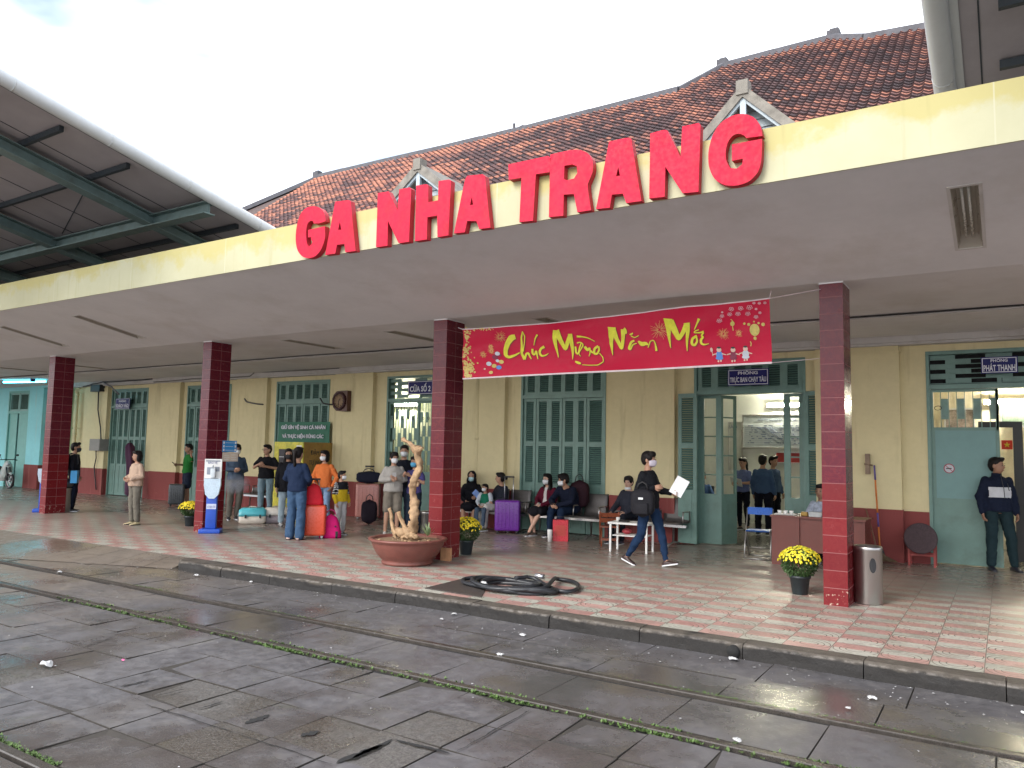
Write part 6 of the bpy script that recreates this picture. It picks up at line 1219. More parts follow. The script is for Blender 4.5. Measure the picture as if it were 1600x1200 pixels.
# ================================================================ PEOPLE
SKIN = mat('skin', (.42, .235, .155), .55, .08, 12, .05); SKIN_D = mat('skin_tanned', (.30, .16, .10), .55, .08, 12, .05); SKIN_L = mat('skin_pale', (.52, .32, .235), .55, .08, 12, .05)
HAIR = mat('black_hair', (.010, .008, .008), .5, .4, 40, .5, spec=.18); EYE = mat('eye_dark', (.02, .015, .012), .3, .1, 20, 0); LIP = mat('lips', (.30, .10, .08), .5, .1, 20, 0); MASKW = mat('white_mask', (.68, .70, .72), .75, .05, 20, .1)
def cloth(name, c, var=.10, rough=.85, dirt=None):
    f = .55 if max(c) < .35 else .85
    return mat(name, tuple(q*f for q in c), rough, var, 9, .55, dirt=dirt, spec=.2)
FOLD = bpy.data.textures.new('cloth_folds', 'CLOUDS'); FOLD.noise_scale = .085; FOLD.noise_depth = 2
def remesh(mb, vox, smooth=3, folds=False):
    me = bpy.data.meshes.new('tmp'); me.from_pydata(mb.v, [], mb.f); bm = bmesh.new(); bm.from_mesh(me); bmesh.ops.recalc_face_normals(bm, faces=bm.faces); bm.to_mesh(me); bm.free()
    o = bpy.data.objects.new('tmp', me); COL.objects.link(o); m_ = o.modifiers.new('r', 'REMESH'); m_.mode = 'VOXEL'; m_.voxel_size = vox; m_.use_smooth_shade = True
    s_ = o.modifiers.new('s', 'SMOOTH'); s_.factor = .6; s_.iterations = smooth
    if folds: d_ = o.modifiers.new('d', 'DISPLACE'); d_.texture = FOLD; d_.strength = .030; d_.mid_level = .52; d_.texture_coords = 'LOCAL'
    dg = bpy.context.evaluated_depsgraph_get(); dg.update(); r = bpy.data.meshes.new_from_object(o.evaluated_get(dg)); bpy.data.objects.remove(o); bpy.data.meshes.remove(me); r.materials.clear()
    return r
def chain(mb, pts, rad, n=12, flat=1.0):
    """tapered limb through the joints with rounded ends; flat squeezes it front to back"""
    P_ = []
    for (a, ra), (b, rb_) in zip(list(zip(pts, rad)), list(zip(pts, rad))[1:]):
        for i in range(5): t = i/5; P_.append((Vector(a).lerp(Vector(b), t), ra+(rb_-ra)*t))
    P_.append((Vector(pts[-1]), rad[-1])); d0 = (P_[1][0]-P_[0][0]).normalized(); d1 = (P_[-1][0]-P_[-2][0]).normalized()
    st = [(P_[0][0]-d0*P_[0][1]*k, P_[0][1]*q) for k, q in ((.95, .25), (.7, .7), (.35, .93))]; en = [(P_[-1][0]+d1*P_[-1][1]*k, P_[-1][1]*q) for k, q in ((.35, .93), (.7, .7), (.95, .25))]
    A = st+P_+en; prev = None; rings = []
    for i, (p, r_) in enumerate(A):
        d = (A[min(i+1, len(A)-1)][0]-A[max(i-1, 0)][0]).normalized()
        a = Vector((1, 0, 0)) if prev is None else prev
        a = a-d*a.dot(d)
        if a.length < .05: a = d.cross(Vector((0, 1, 0)))
        a.normalize(); prev = a; b = d.cross(a); rings.append([p+a*math.cos(t)*r_+b*math.sin(t)*r_*flat for t in [2*PI*j/n for j in range(n)]])
    mb.loft(rings)
def torso(mb, J, secs, n=20):
    """elliptical sections along pelvis -> chest -> neck; secs: (t 0..2, half width, half depth)"""
    rings = []; P_, C_, Nk = J['pelvis'], J['chest'], J['neck']; hx = (J['hipL']-J['hipR']).normalized(); sx_ = (J['shL']-J['shR']).normalized()
    for t, w_, d_ in secs:
        c = P_.lerp(C_, t) if t <= 1 else C_.lerp(Nk, t-1)
        if t < 0: c = P_+(P_-C_).normalized()*(-t)*(C_-P_).length
        ax = (C_-P_).normalized() if t < .8 else ((Nk-C_).normalized() if t > 1.2 else ((C_-P_).normalized()+(Nk-C_).normalized()).normalized())
        x = hx.lerp(sx_, min(1, max(0, t))).normalized(); x = (x-ax*x.dot(ax)).normalized(); y = ax.cross(x); rings.append([c+x*w_*math.cos(a)+y*d_*math.sin(a) for a in [2*PI*j/n for j in range(n)]])
    mb.loft(rings)
STAND = dict(pelvis=(0, 0, .93), chest=(0, .01, 1.22), neck=(0, .02, 1.455), head=(0, -.005, 1.595), shL=(.150, .02, 1.362), shR=(-.150, .02, 1.362), elL=(.215, .03, 1.11), elR=(-.215, .03, 1.11), wrL=(.22, -.06, .875), wrR=(-.22, -.06, .875),
             hipL=(.09, 0, .90), hipR=(-.09, 0, .90), knL=(.10, -.01, .49), knR=(-.10, -.01, .49), anL=(.105, .03, .085), anR=(-.105, .03, .085))
SIT = dict(pelvis=(0, .02, .53), chest=(0, .06, .80), neck=(0, .04, 1.04), head=(0, 0, 1.185), shL=(.155, .05, .965), shR=(-.155, .05, .965), elL=(.24, -.03, .74), elR=(-.24, -.03, .74), wrL=(.10, -.25, .64), wrR=(-.10, -.25, .64),
           hipL=(.09, .02, .52), hipR=(-.09, .02, .52), knL=(.12, -.42, .52), knR=(-.12, -.42, .52), anL=(.12, -.44, .085), anR=(-.12, -.44, .085))
def person(loc, face, h, label, pose=None, base=STAND, top=(.1, .1, .1), sleeve='long', bottom=(.05, .05, .06), legs='long', hair='short', mask=None, shoes=(.03, .03, .03), skin=SKIN, look=0, wide=1.0, bulk=.0, vox=.014, hem=-.12, group='people waiting on the platform', glasses=False, hatch=None, topmat=None, grip=.6, tilt=0, footL=None, footR=None, skirt=False, collar=None):
    k = h/1.70; J = {a: Vector(b) for a, b in base.items()}
    for a, b in (pose or {}).items(): J[a] = Vector(b)
    for a in J: J[a] = Vector((J[a].x*(wide if a[:2] in ('sh', 'el', 'wr', 'hi', 'kn', 'an') else 1), J[a].y, J[a].z))*k
    root = empty('person', loc, face, label=label, cat='person', group=group); R_ = lambda x: x*k
    # ---- body
    mb = MB(); torso(mb, J, [(-.22, R_(.09*wide), R_(.07)), (-.1, R_(.15*wide), R_(.105)), (.15, R_(.155*wide), R_(.105)), (.5, R_(.135*wide), R_(.095)), (.9, R_(.155*wide), R_(.108)), (1.3, R_(.165*wide), R_(.10)), (1.58, R_(.145*wide), R_(.085)), (1.78, R_(.085), R_(.062)), (2.0, R_(.052), R_(.052))])
    hd = J['head']; nk = J['neck']; chain(mb, [nk-Vector((0, 0, R_(.05))), hd-Vector((0, -R_(.015), R_(.06)))], [R_(.055), R_(.05)])
    for s_ in 'LR': chain(mb, [J['sh'+s_], J['el'+s_], J['wr'+s_]], [R_(.046), R_(.039), R_(.027)]); chain(mb, [J['hip'+s_], J['kn'+s_], J['kn'+s_].lerp(J['an'+s_], .35), J['an'+s_]], [R_(.082), R_(.055), R_(.052), R_(.036)])
    HM = Matrix.Translation(hd) @ Matrix.Rotation(look, 4, 'Z') @ Matrix.Rotation(tilt, 4, 'X') @ Matrix.Scale(k*1.10, 4)
    mb.ball((0, 0, 0), 1, 18, 14, M_=HM @ Matrix.Diagonal((.072, .092, .088, 1)) @ Matrix.Translation((0, .08, .30)))
    mb.ball((0, 0, 0), 1, 16, 12, M_=HM @ Matrix.Diagonal((.062, .074, .095, 1)) @ Matrix.Translation((0, -.18, -.22)))
    mb.ball((0, 0, 0), 1, 8, 6, M_=HM @ Matrix.Translation((0, -.091, -.018)) @ Matrix.Diagonal((.013, .020, .022, 1)))
    for e in (-1, 1): mb.ball((0, 0, 0), 1, 8, 6, M_=HM @ Matrix.Translation((e*.074, .005, -.008)) @ Matrix.Diagonal((.012, .02, .032, 1)))
    me = remesh(mb, vox*.62 if vox < .016 else vox*.8, 2)
    bm = bmesh.new(); bm.from_mesh(me)
    for f in bm.faces: f.smooth = True
    extra = MB(); extra.smooth = True
    for s_ in 'LR':                                    # hands: palm, four fingers, thumb
        wv_ = J['wr'+s_]; d = (wv_-J['el'+s_]).normalized(); sg = 1 if s_ == 'L' else -1
        side = d.cross(Vector((sg, 0, 0)));
        if side.length < .3: side = d.cross(Vector((0, 0, 1)))
        side.normalize(); n_ = d.cross(side).normalized(); inn = n_ if n_.dot(Vector((-sg, 0, 0))) > 0 else -n_
        extra.loft([[wv_+d*t+side*w_*math.cos(a)+inn*th*math.sin(a) for a in [2*PI*j/10 for j in range(10)]] for t, w_, th in ((R_(-.01), R_(.024), R_(.02)), (R_(.03), R_(.034), R_(.016)), (R_(.07), R_(.038), R_(.014)), (R_(.088), R_(.033), R_(.011)))])
        for i, ln in enumerate((.062, .072, .068, .052)):
            b0 = wv_+d*R_(.082)+side*R_(.028-.0185*i); c1, c2 = grip*.7, grip*1.5
            p1 = b0+(d*math.cos(c1)+inn*math.sin(c1))*R_(ln*.42); p2 = p1+(d*math.cos(c2)+inn*math.sin(c2))*R_(ln*.36); p3 = p2+(d*math.cos(c2*1.3)+inn*math.sin(c2*1.3))*R_(ln*.28); extra.tube([b0-d*R_(.01), p1, p2, p3], [R_(.0088), R_(.0085), R_(.0078), R_(.006)], 6)
        b0 = wv_+d*R_(.03)+side*R_(.028); extra.tube([b0, b0+(side*.8+d*.7+inn*.3).normalized()*R_(.034), b0+(side*.5+d*1.2+inn*.6).normalized()*R_(.062)], [R_(.012), R_(.010), R_(.007)], 6)
    nb = len(bm.verts); vs = [bm.verts.new(v) for v in extra.v]
    for f in extra.f:
        try: q = bm.faces.new([vs[i] for i in f]); q.smooth = True
        except ValueError: pass
    face = MB()
    for e in (-1, 1):
        face.cur = 1; face.ball((0, 0, 0), 1, 8, 5, M_=HM @ Matrix.Translation((e*.030, -.0865, .006)) @ Matrix.Diagonal((.0125, .006, .0062, 1))); face.ball((0, 0, 0), 1, 8, 5, M_=HM @ Matrix.Translation((e*.031, -.0885, .030)) @ Matrix.Diagonal((.019, .006, .0038, 1)))
    face.cur = 2; face.ball((0, 0, 0), 1, 8, 5, M_=HM @ Matrix.Translation((0, -.083, -.062)) @ Matrix.Diagonal((.022, .007, .006, 1)))
    vs = [bm.verts.new(v) for v in face.v]
    for f, mi in zip(face.f, face.mi): q = bm.faces.new([vs[i] for i in f]); q.material_index = mi; q.smooth = True
    bm.normal_update(); bmesh.ops.recalc_face_normals(bm, faces=bm.faces); bm.to_mesh(me); bm.free()
    for m_ in (skin, EYE, LIP): me.materials.append(m_)
    o = bpy.data.objects.new('body', me); COL.objects.link(o); o.parent = root
    def wear(name, mb, m_, sm=3, v=vox):
        me = remesh(mb, v, sm, m_ is not HAIR)
        me.materials.append(m_); o = bpy.data.objects.new(name, me); COL.objects.link(o); o.parent = root; return o
    # ---- top
    if top:
        i_ = R_(.016+bulk); mb = MB(); torso(mb, J, [(hem, R_(.158*wide)+i_, R_(.112)+i_), (hem+.1, R_(.162*wide)+i_, R_(.115)+i_), (.2, R_(.158*wide)+i_, R_(.112)+i_), (.5, R_(.148*wide)+i_, R_(.106)+i_), (.9, R_(.158*wide)+i_, R_(.11)+i_), (1.3, R_(.168*wide)+i_, R_(.102)+i_), (1.58, R_(.145*wide)+i_*.8, R_(.088)+i_), (1.74, R_(.105*wide)+i_*.5, R_(.075)+i_*.8), (1.9, R_(.068)+i_*.3, R_(.062)+i_*.4)])
        for s_ in 'LR':
            a, b, c = J['sh'+s_], J['el'+s_], J['wr'+s_]
            if sleeve == 'long': chain(mb, [a, b, b.lerp(c, .94)], [R_(.050)+i_*.45, R_(.044)+i_*.6, R_(.033)+i_*.5])
            elif sleeve == 'short': chain(mb, [a, a.lerp(b, .66)], [R_(.050)+i_*.5, R_(.054)+i_*.6])
        wear('jacket' if bulk > .01 else 'shirt', mb, topmat or cloth('top_%d_%d_%d' % tuple(int(q*999) for q in top), top))
        if collar: mb = MB(); mb.loft([[nk+Vector((math.cos(a)*R_(r_), math.sin(a)*R_(r_)-R_(.0), R_(z_))) for a in [2*PI*j/16 for j in range(16)]] for r_, z_ in ((.075, -.03), (.066, .03), (.058, .03), (.06, -.02))], False); mb.build('collar', cloth('collar_%d' % int(collar[0]*999+collar[2]*99), collar), root)
    # ---- bottom
    if bottom:
        mb = MB(); i_ = R_(.014); 
        if legs == 'skirt':
            mk = (J['knL']+J['knR'])/2; q = (J['hipL']+J['hipR'])/2; mb.smooth = True; chain(mb, [q, q.lerp(mk, .6), mk], [R_(.15), R_(.15), R_(.16)], 16, .75)
            for s_ in 'LR': chain(mb, [J['hip'+s_], J['kn'+s_]], [R_(.1), R_(.08)])
        else:
            torso(mb, J, [(-.2, R_(.10*wide)+i_, R_(.085)+i_), (-.1, R_(.152*wide)+i_, R_(.108)+i_), (.12, R_(.155*wide)+i_*.6, R_(.105)+i_*.6), (.22, R_(.15*wide)+i_*.3, R_(.10)+i_*.3)])
            for s_ in 'LR':
                a, b, c = J['hip'+s_], J['kn'+s_], J['an'+s_]
                if legs == 'long': chain(mb, [a, b, b.lerp(c, .4), c+(b-c).normalized()*R_(.02)], [R_(.086)+i_, R_(.064)+i_, R_(.060)+i_, R_(.050)+i_])
                elif legs == 'slim': chain(mb, [a, b, b.lerp(c, .4), c+(b-c).normalized()*R_(.03)], [R_(.084)+i_*.7, R_(.057)+i_*.8, R_(.054)+i_*.6, R_(.038)+i_*.7])
                elif legs == 'wide': chain(mb, [a, b, b.lerp(c, .5), c], [R_(.09)+i_, R_(.072)+i_, R_(.075)+i_, R_(.078)+i_])
                else: chain(mb, [a, a.lerp(b, .86)], [R_(.09)+i_, R_(.078)+i_*1.5])
        wear({'skirt': 'skirt', 'shorts': 'shorts'}.get(legs, 'trousers'), mb, bottom if isinstance(bottom, bpy.types.Material) else cloth('bottom_%d_%d_%d' % tuple(int(q*999) for q in bottom), bottom))
    # ---- shoes
    for s_ in 'LR':
        an, kn = J['an'+s_], J['kn'+s_]; fd = Vector(((footL if s_ == 'L' else footR) or ((.12 if s_ == 'L' else -.12), -1, 0))).normalized(); lat = fd.cross(Vector((0, 0, 1))).normalized(); upv = lat.cross(fd).normalized()
        if upv.z < 0: upv = -upv
        mb = MB(); mb.smooth = True; rg = []
        for t, w_, hh in ((-.075, .018, .03), (-.065, .032, .055), (-.03, .037, .085), (.02, .038, .078), (.08, .043, .052), (.13, .043, .04), (.17, .033, .032), (.188, .012, .022)):
            c = an+fd*R_(t)-upv*R_(.083); rg.append([c+lat*R_(w_)*math.cos(a)+upv*R_(max(0.0, hh*.5+hh*.5*math.sin(a)) if math.sin(a) > -.4 else 0.002) for a in [2*PI*j/14 for j in range(14)]])
        mb.loft(rg); sh = mb.build('shoe', shoes if isinstance(shoes, bpy.types.Material) else simple('shoe_%d_%d' % (int(shoes[0]*999), int(shoes[2]*999)), shoes, .45), root)
        if not isinstance(shoes, bpy.types.Material) and shoes[0] != .031:
            mb = MB(); rg = []
            for t, w_ in ((-.078, .02), (-.06, .036), (0, .04), (.09, .047), (.15, .044), (.185, .025)): c = an+fd*R_(t)-upv*R_(.084); rg.append([c+lat*R_(w_)+upv*R_(.018), c+lat*R_(w_), c-lat*R_(w_), c-lat*R_(w_)+upv*R_(.018)])
            mb.loft(rg, smooth=False); mb.build('sole', MASKW if sum(shoes) < .5 and shoes[0] != .02 else M['black'], sh)
    # ---- hair
    if hair:
        mb = MB(); B_ = lambda c, ax: mb.ball((0, 0, 0), 1, 16, 12, M_=HM @ Matrix.Translation(c) @ Matrix.Diagonal((*ax, 1)))
        if hair != 'hijab':
            B_((0, .018, .048), (.083, .094, .080)); B_((0, .045, .01), (.079, .072, .085)); B_((0, -.045, .088), (.062, .05, .035))
        if hair == 'short': B_((0, .05, -.03), (.066, .05, .055)); B_((.02, -.05, .098), (.05, .045, .03))
        if hair == 'fringe': B_((0, -.058, .075), (.066, .04, .042)); B_((0, .05, -.02), (.072, .055, .06)); B_((.05, -.01, .03), (.035, .06, .05)); B_((-.05, -.01, .03), (.035, .06, .05))
        if hair == 'bob': B_((.062, .01, -.045), (.03, .05, .085)); B_((-.062, .01, -.045), (.03, .05, .085)); B_((0, .055, -.05), (.08, .05, .08)); B_((0, -.05, .08), (.07, .04, .04))
        if hair == 'long':
            for x in (-.066, .066): B_((x, .005, -.05), (.026, .045, .10)); B_((x*1.1, .01, -.17), (.035, .04, .10))
            B_((0, .065, -.10), (.085, .045, .15)); B_((0, .075, -.24), (.085, .035, .10))
        if hair == 'ponytail': B_((0, .11, .02), (.035, .035, .035)); B_((0, .135, -.06), (.03, .035, .09)); B_((0, .12, -.15), (.028, .028, .08)); B_((0, .05, -.02), (.074, .05, .06))
        if hair == 'bun': B_((0, .13, -.0), (.038, .035, .035)); B_((0, .05, -.02), (.074, .05, .06))
        if hair == 'hijab': B_((0, .03, .02), (.098, .105, .115)); B_((.055, -.01, -.08), (.055, .08, .09)); B_((-.055, -.01, -.08), (.055, .08, .09)); B_((0, .02, -.16), (.12, .11, .10)); B_((0, .03, -.22), (.17, .12, .10))
        ho = wear('headscarf' if hair == 'hijab' else 'hair', mb, cloth('black_headscarf', (.012, .012, .018)) if hair == 'hijab' else HAIR, 2, .0105)
        if hair == 'hijab':                            # clear the face opening
            HI = HM.inverted(); bm = bmesh.new(); bm.from_mesh(ho.data); dv = [v for v in bm.verts if (HI @ v.co).y < -.035 and abs((HI @ v.co).x) < .055 and -.09 < (HI @ v.co).z < .062]; bmesh.ops.delete(bm, geom=dv, context='VERTS'); bm.to_mesh(ho.data); bm.free()
    if mask:
        mb = MB(); rg = []
        for z_, f_ in ((-.095, .55), (-.075, .85), (-.045, 1.0), (-.015, 1.0), (.000, .62), (.004, .3)):
            rg.append([HM @ Vector((.066*f_*math.sin(a)*(1.0 if f_ > .6 else .9), -.052*f_*math.cos(a)*(1.15)-.050+(.028*abs(a)/1.4), z_)) for a in [-1.45+2.9*j/12 for j in range(13)]])
        mb.loft(rg, False, closed=False); o = mb.build('face_mask', MASKW if mask == 'w' else simple('mask_%d' % int(mask[2]*99), mask, .8), root)
        sm_ = o.modifiers.new('t', 'SOLIDIFY'); sm_.thickness = .003; sm_.offset = 1
    if glasses:
        mb = MB()
        for e in (-1, 1): mb.tube([HM @ Vector((e*.032+.022*math.cos(t), -.103, .004+.017*math.sin(t))) for t in [2*PI*j/12 for j in range(12)]], .0022, 5, closed=True); mb.tube([HM @ Vector((e*.054, -.1, .006)), HM @ Vector((e*.078, -.0, .006))], .0022, 4)
        mb.tube([HM @ Vector((-.01, -.104, .006)), HM @ Vector((.01, -.104, .006))], .0022, 4); mb.build('glasses', M['black'], root)
    root['_k'] = k
    return root, J, HM
def held(name, root, c, size, m_, label, cat, rot=(0, 0, 0)):
    """a flat thing in a hand: its own top-level object at the hand's world place"""
    M_ = world_of(root); p = M_ @ Vector(c); mb = MB(); x, y, z = size; mb.box((-x/2, -y/2, -z/2), (x/2, y/2, z/2)); o = mb.build(name, m_, loc=p, label=label, cat=cat); o.rotation_euler = (rot[0], rot[1], rot[2]+root.rotation_euler.z); return o
def pack(root, J, c, label, s=1.0, back=1, name='backpack'):
    M_ = world_of(root); q = J['chest']+Vector((0, (.20*back)*root['_k'], .02)); p = M_ @ q
    r = softbag(name, (p.x, p.y, p.z-.24*s), root.rotation_euler.z+(PI if back > 0 else 0), .32*s, .46*s, .2*s, c, label, 'backpack', .3, pocket=True)
    for e in (-1, 1):
        mb = MB(); k = root['_k']; mb.tube([(e*.09, -.06*0+.06, .40*s), (e*.10, .13, .44*s), (e*.11, .27, .40*s), (e*.12, .30, .2*s), (e*.13, .1, .06*s)] if back > 0 else [(e*.09, .06, .40*s), (e*.1, .2, .42*s)], .014, 6); mb.build('shoulder_strap', M['black'], r)
    return r
PH = simple('phone_black', (.02, .02, .025), .2)
def fc(px, dx=0):                                     # heading that looks straight at the camera from a spot under pixel column px
    v = G(px, 850); return -math.atan2(-v.x, v.y)*-1*-1
def spot(px, py): p = G(px, py); return (p.x, p.y, 0)
def to_cam(p): return math.atan2(0-p[0], p[1]-0)      # local -Y turned onto the camera
def P(px, py, turn, h, label, **k): s_ = spot(px, py); return person(s_, to_cam(s_)+math.radians(turn), h, label, **k)
V = Vector
navy = (.014, .02, .045)
# left to right.  turn: 0 faces the camera, +90 faces photo right, -90 photo left, 180 back turned
r, J, H_ = P(112, 799, 80, 1.66, 'person in black half hidden by the leftmost pillar carrying a black backpack', top=(.02, .02, .03), bottom=navy, hair='short', mask=(.03, .03, .04), bulk=.012, vox=.018); pack(r, J, (.012, .012, .02), 'large black backpack on the person behind the leftmost pillar', 1.05)
held('carrier_bag', r, J['wrR']+V((-.03, -.0, .0)), (.26, .14, .30), simple('bag_cyan', (.05, .30, .60)), 'light blue carrier bag held beside the left bin', 'bag')
r, J, H_ = P(208, 820, -62, 1.52, 'woman in a beige blouse and grey trousers with a short bob', top=(.50, .36, .27), bottom=(.26, .235, .19), legs='long', hair='bob', shoes=(.5, .42, .25), pose=dict(elR=(-.22, .02, 1.13), wrR=(-.13, -.16, 1.08), elL=(.22, .02, 1.13), wrL=(.12, -.18, 1.06)), bulk=.02, vox=.015, wide=1.05)
r, J, H_ = P(290, 790, -75, 1.68, 'man in a green T-shirt and dark striped shorts holding a phone', top=(.03, .26, .045), sleeve='short', bottom=(.02, .03, .06), legs='shorts', hair='short', skin=SKIN_D, bulk=.008, vox=.017, pose=dict(elR=(-.22, -.02, 1.13), wrR=(-.12, -.25, 1.14), elL=(.27, .02, 1.22), wrL=(.16, .03, 1.46)))
held('phone', r, J['wrR']+V((0, -.09, .03)), (.07, .012, .13), PH, 'phone held by the man in green', 'phone', (.9, 0, 0))
r, J, H_ = P(365, 812, 12, 1.70, 'young man in a denim blue shirt and white mask beside the second pillar', top=(.085, .13, .20), bottom=(.24, .22, .185), hair='fringe', mask='w', shoes=(.03, .03, .035), glasses=True, pose=dict(elR=(-.22, -.0, 1.15), wrR=(-.08, -.21, 1.15), elL=(.22, 0, 1.12), wrL=(.02, -.22, 1.12), anL=(.06, .03, .085)), bulk=.012, vox=.015)
r, J, H_ = P(413, 806, -22, 1.70, 'man in a black T-shirt and light jeans wearing glasses', top=(.014, .014, .02), sleeve='short', bottom=(.22, .32, .38), hair='short', glasses=True, shoes=(.5, .5, .5), look=-.5, bulk=.012, vox=.015, wide=1.1, pose=dict(elR=(-.28, -.02, 1.16), wrR=(-.10, -.20, 1.25), elL=(.28, -.02, 1.14), wrL=(.06, -.24, 1.20)))
r, J, H_ = P(446, 821, 8, 1.62, 'long-haired woman in a black coat and black mask', top=(.012, .012, .018), bottom=(.34, .44, .50), hair='long', mask=(.015, .015, .018), hem=-.62, bulk=.015, vox=.015, shoes=(.55, .55, .55), pose=dict(wrR=(-.24, -.04, .86), wrL=(.23, -.06, .88)))
r, J, H_ = P(461, 843, 150, 1.66, 'person in a navy sweater and blue jeans seen from behind', top=(.02, .04, .10), bottom=(.075, .15, .28), legs='wide', hair='ponytail', mask=None, shoes=(.55, .38, .32), bulk=.016, vox=.014, pose=dict(elL=(.25, .0, 1.13), wrL=(.16, -.22, 1.05), elR=(-.25, 0, 1.12), wrR=(-.10, -.24, 1.02)))
r, J, H_ = P(503, 825, -28, 1.60, 'woman in a bright orange sweater and white mask', top=(.72, .19, .05), bottom=(.24, .36, .55), legs='slim', hair='bob', mask='w', look=-.35, shoes=(.5, .5, .5), bulk=.014, vox=.014, wide=1.05, pose=dict(elR=(-.22, -.05, 1.13), wrR=(-.10, -.24, 1.02), elL=(.30, .03, 1.12), wrL=(.25, -.09, .93)))
r, J, H_ = P(531, 836, 40, 1.22, 'boy in a yellow and black jacket and grey track trousers', top=(.60, .42, .02), bottom=(.50, .50, .50), hair='short', mask='w', look=.5, shoes=(.08, .08, .09), bulk=.022, vox=.013)
def paint(root, name, m_, test):
    o = [c for c in kids(root) if c.name.startswith(name)][0]; o.data.materials.append(m_); k = root['_k']; n = len(o.data.materials)-1
    for f in o.data.polygons:
        c = f.center/k
        if test(c): f.material_index = n
paint(r, 'jacket', cloth('jacket_black_yoke', (.02, .022, .03)), lambda c: c.z > 1.22 or (abs(c.x) > .165 and c.z > 1.10))
paint(r, 'jacket', cloth('jacket_stripe', (.6, .6, .6)), lambda c: abs(c.x) > .165 and c.z > 1.10 and (c.z*22) % 1 < .3)
r, J, H_ = P(530, 802, 35, 1.60, 'dark-haired woman in grey sleeves with a dark scarf by the yellow wall', top=(.16, .17, .19), bottom=(.02, .02, .03), hair='long', look=.5, bulk=.014, vox=.017, pose=dict(elR=(-.22, -.03, 1.15), wrR=(-.02, -.2, 1.10), elL=(.22, -.03, 1.15), wrL=(-.05, -.21, 1.12)))
r, J, H_ = P(612, 836, 8, 1.60, 'person in a cream hooded jacket and beige shorts with a white mask', top=(.42, .40, .37), bottom=(.33, .29, .235), legs='shorts', hair='fringe', mask='w', shoes=(.62, .60, .58), bulk=.028, vox=.014, look=.2, pose=dict(elR=(-.26, -.02, 1.14), wrR=(-.08, -.22, 1.17), elL=(.24, -.03, 1.15), wrL=(.02, -.23, 1.20), knR=(-.12, -.02, .49), anR=(-.14, .03, .085)))
held('phone', r, J['wrR']+V((.05, -.06, .06)), (.07, .012, .14), simple('phone_pale', (.5, .5, .5)), 'phone held by the person in the cream jacket', 'phone', (.4, 0, 0))
r, J, H_ = P(628, 829, 5, 1.74, 'man in dark clothes and white mask behind the cream jacket', top=(.015, .018, .03), bottom=navy, hair='short', mask='w', bulk=.012, vox=.017, look=-.2)
r, J, H_ = P(645, 836, -30, 1.52, 'person in a lilac shirt and blue mask behind the driftwood trunk', top=(.10, .085, .28), sleeve='short', bottom=(.02, .035, .06), hair='bob', mask=(.10, .38, .62), look=-.2, vox=.016, pose=dict(elL=(.25, -.02, 1.14), wrL=(.02, -.22, 1.30), elR=(-.24, -.05, 1.2), wrR=(-.12, -.26, 1.32)))
# seated along the wall
def sit(x, turn, h, label, y=13.86, **k): s_ = (x, y, 0); return person(s_, math.radians(turn), h, label, base=SIT, vox=k.pop('vox', .015), **k)
xs_ = lambda px, y=13.75: W(px, 800, y).x
r, J, H_ = sit(xs_(731), 28, 1.58, 'seated woman in a black headscarf and pale blue mask', top=(.012, .012, .02), bottom=(.012, .012, .02), legs='skirt', hair='hijab', mask=(.42, .62, .66), shoes=(.08, .06, .05), bulk=.02, pose=dict(wrL=(.16, -.34, .74), elL=(.25, -.08, .78)))
held('magazine', r, J['wrL']+V((.10, -.10, .0)), (.38, .015, .12), mat('magazine_blue', (.16, .26, .55), .4, .5, 14, 0), 'blue and white magazine held across the headscarf woman lap', 'magazine', (.2, .75, 0))
r, J, H_ = sit(xs_(752, 13.5), 15, 1.12, 'child in a green vest with white sleeves sitting on the bench', y=13.62, top=(.02, .26, .15), bottom=(.10, .15, .22), hair='short', mask='w', look=-.5, vox=.012, shoes=(.3, .3, .3), sleeve=None, bulk=.012, pose={a: tuple(V(b)+V((0, 0, .17 if a[:2] not in ('an',) else .12)) for _ in (0,))[0] for a, b in SIT.items()})
mb = MB()
for s_ in 'LR': chain(mb, [J['sh'+s_], J['el'+s_], J['el'+s_].lerp(J['wr'+s_], .7)], [.052, .046, .036])
me = remesh(mb, .012, 2); me.materials.append(cloth('white_sleeve', (.55, .60, .66))); o = bpy.data.objects.new('sleeves', me); COL.objects.link(o); o.parent = r
r, J, H_ = sit(xs_(776), -22, 1.58, 'seated woman with a bun, dark top and white trousers behind the purple suitcase', top=(.035, .04, .06), bottom=(.55, .53, .50), hair='bun', look=-.8, shoes=(.14, .13, .06), bulk=.012, pose=dict(knR=(-.10, -.42, .55), anR=(-.15, -.46, .085), knL=(.06, -.43, .55), anL=(-.02, -.38, .085)))
r, J, H_ = sit(xs_(850), -5, 1.60, 'seated long-haired woman in a maroon cardigan and white mask', top=(.16, .010, .035), bottom=(.015, .015, .022), legs='skirt', hair='long', mask='w', look=-.2, skin=SKIN_L, shoes=(.08, .05, .05), bulk=.012, pose=dict(wrL=(.05, -.30, .64), wrR=(-.03, -.30, .63), anL=(-.10, -.50, .085), anR=(-.04, -.40, .085)))
paint(r, 'jacket', cloth('white_blouse', (.62, .60, .58)), lambda c: c.y < 0 and abs(c.x+.0) < .035+.05*(1-c.z) and c.z > .62)
r, J, H_ = sit(xs_(884), -12, 1.72, 'seated man in a navy jacket and white mask leaning forward', y=13.92, top=(.012, .018, .045), bottom=(.012, .03, .075), hair='fringe', mask='w', look=-.6, tilt=.15, shoes=(.04, .04, .05), bulk=.022, wide=1.1, pose=dict(pelvis=(0, .04, .53), chest=(0, -.02, .79), neck=(0, -.13, .99), head=(-.01, -.2, 1.11), shL=(.165, -.11, .92), shR=(-.165, -.11, .92), elL=(.24, -.26, .70), elR=(-.24, -.26, .70), wrL=(.03, -.42, .62), wrR=(-.05, -.42, .62)))
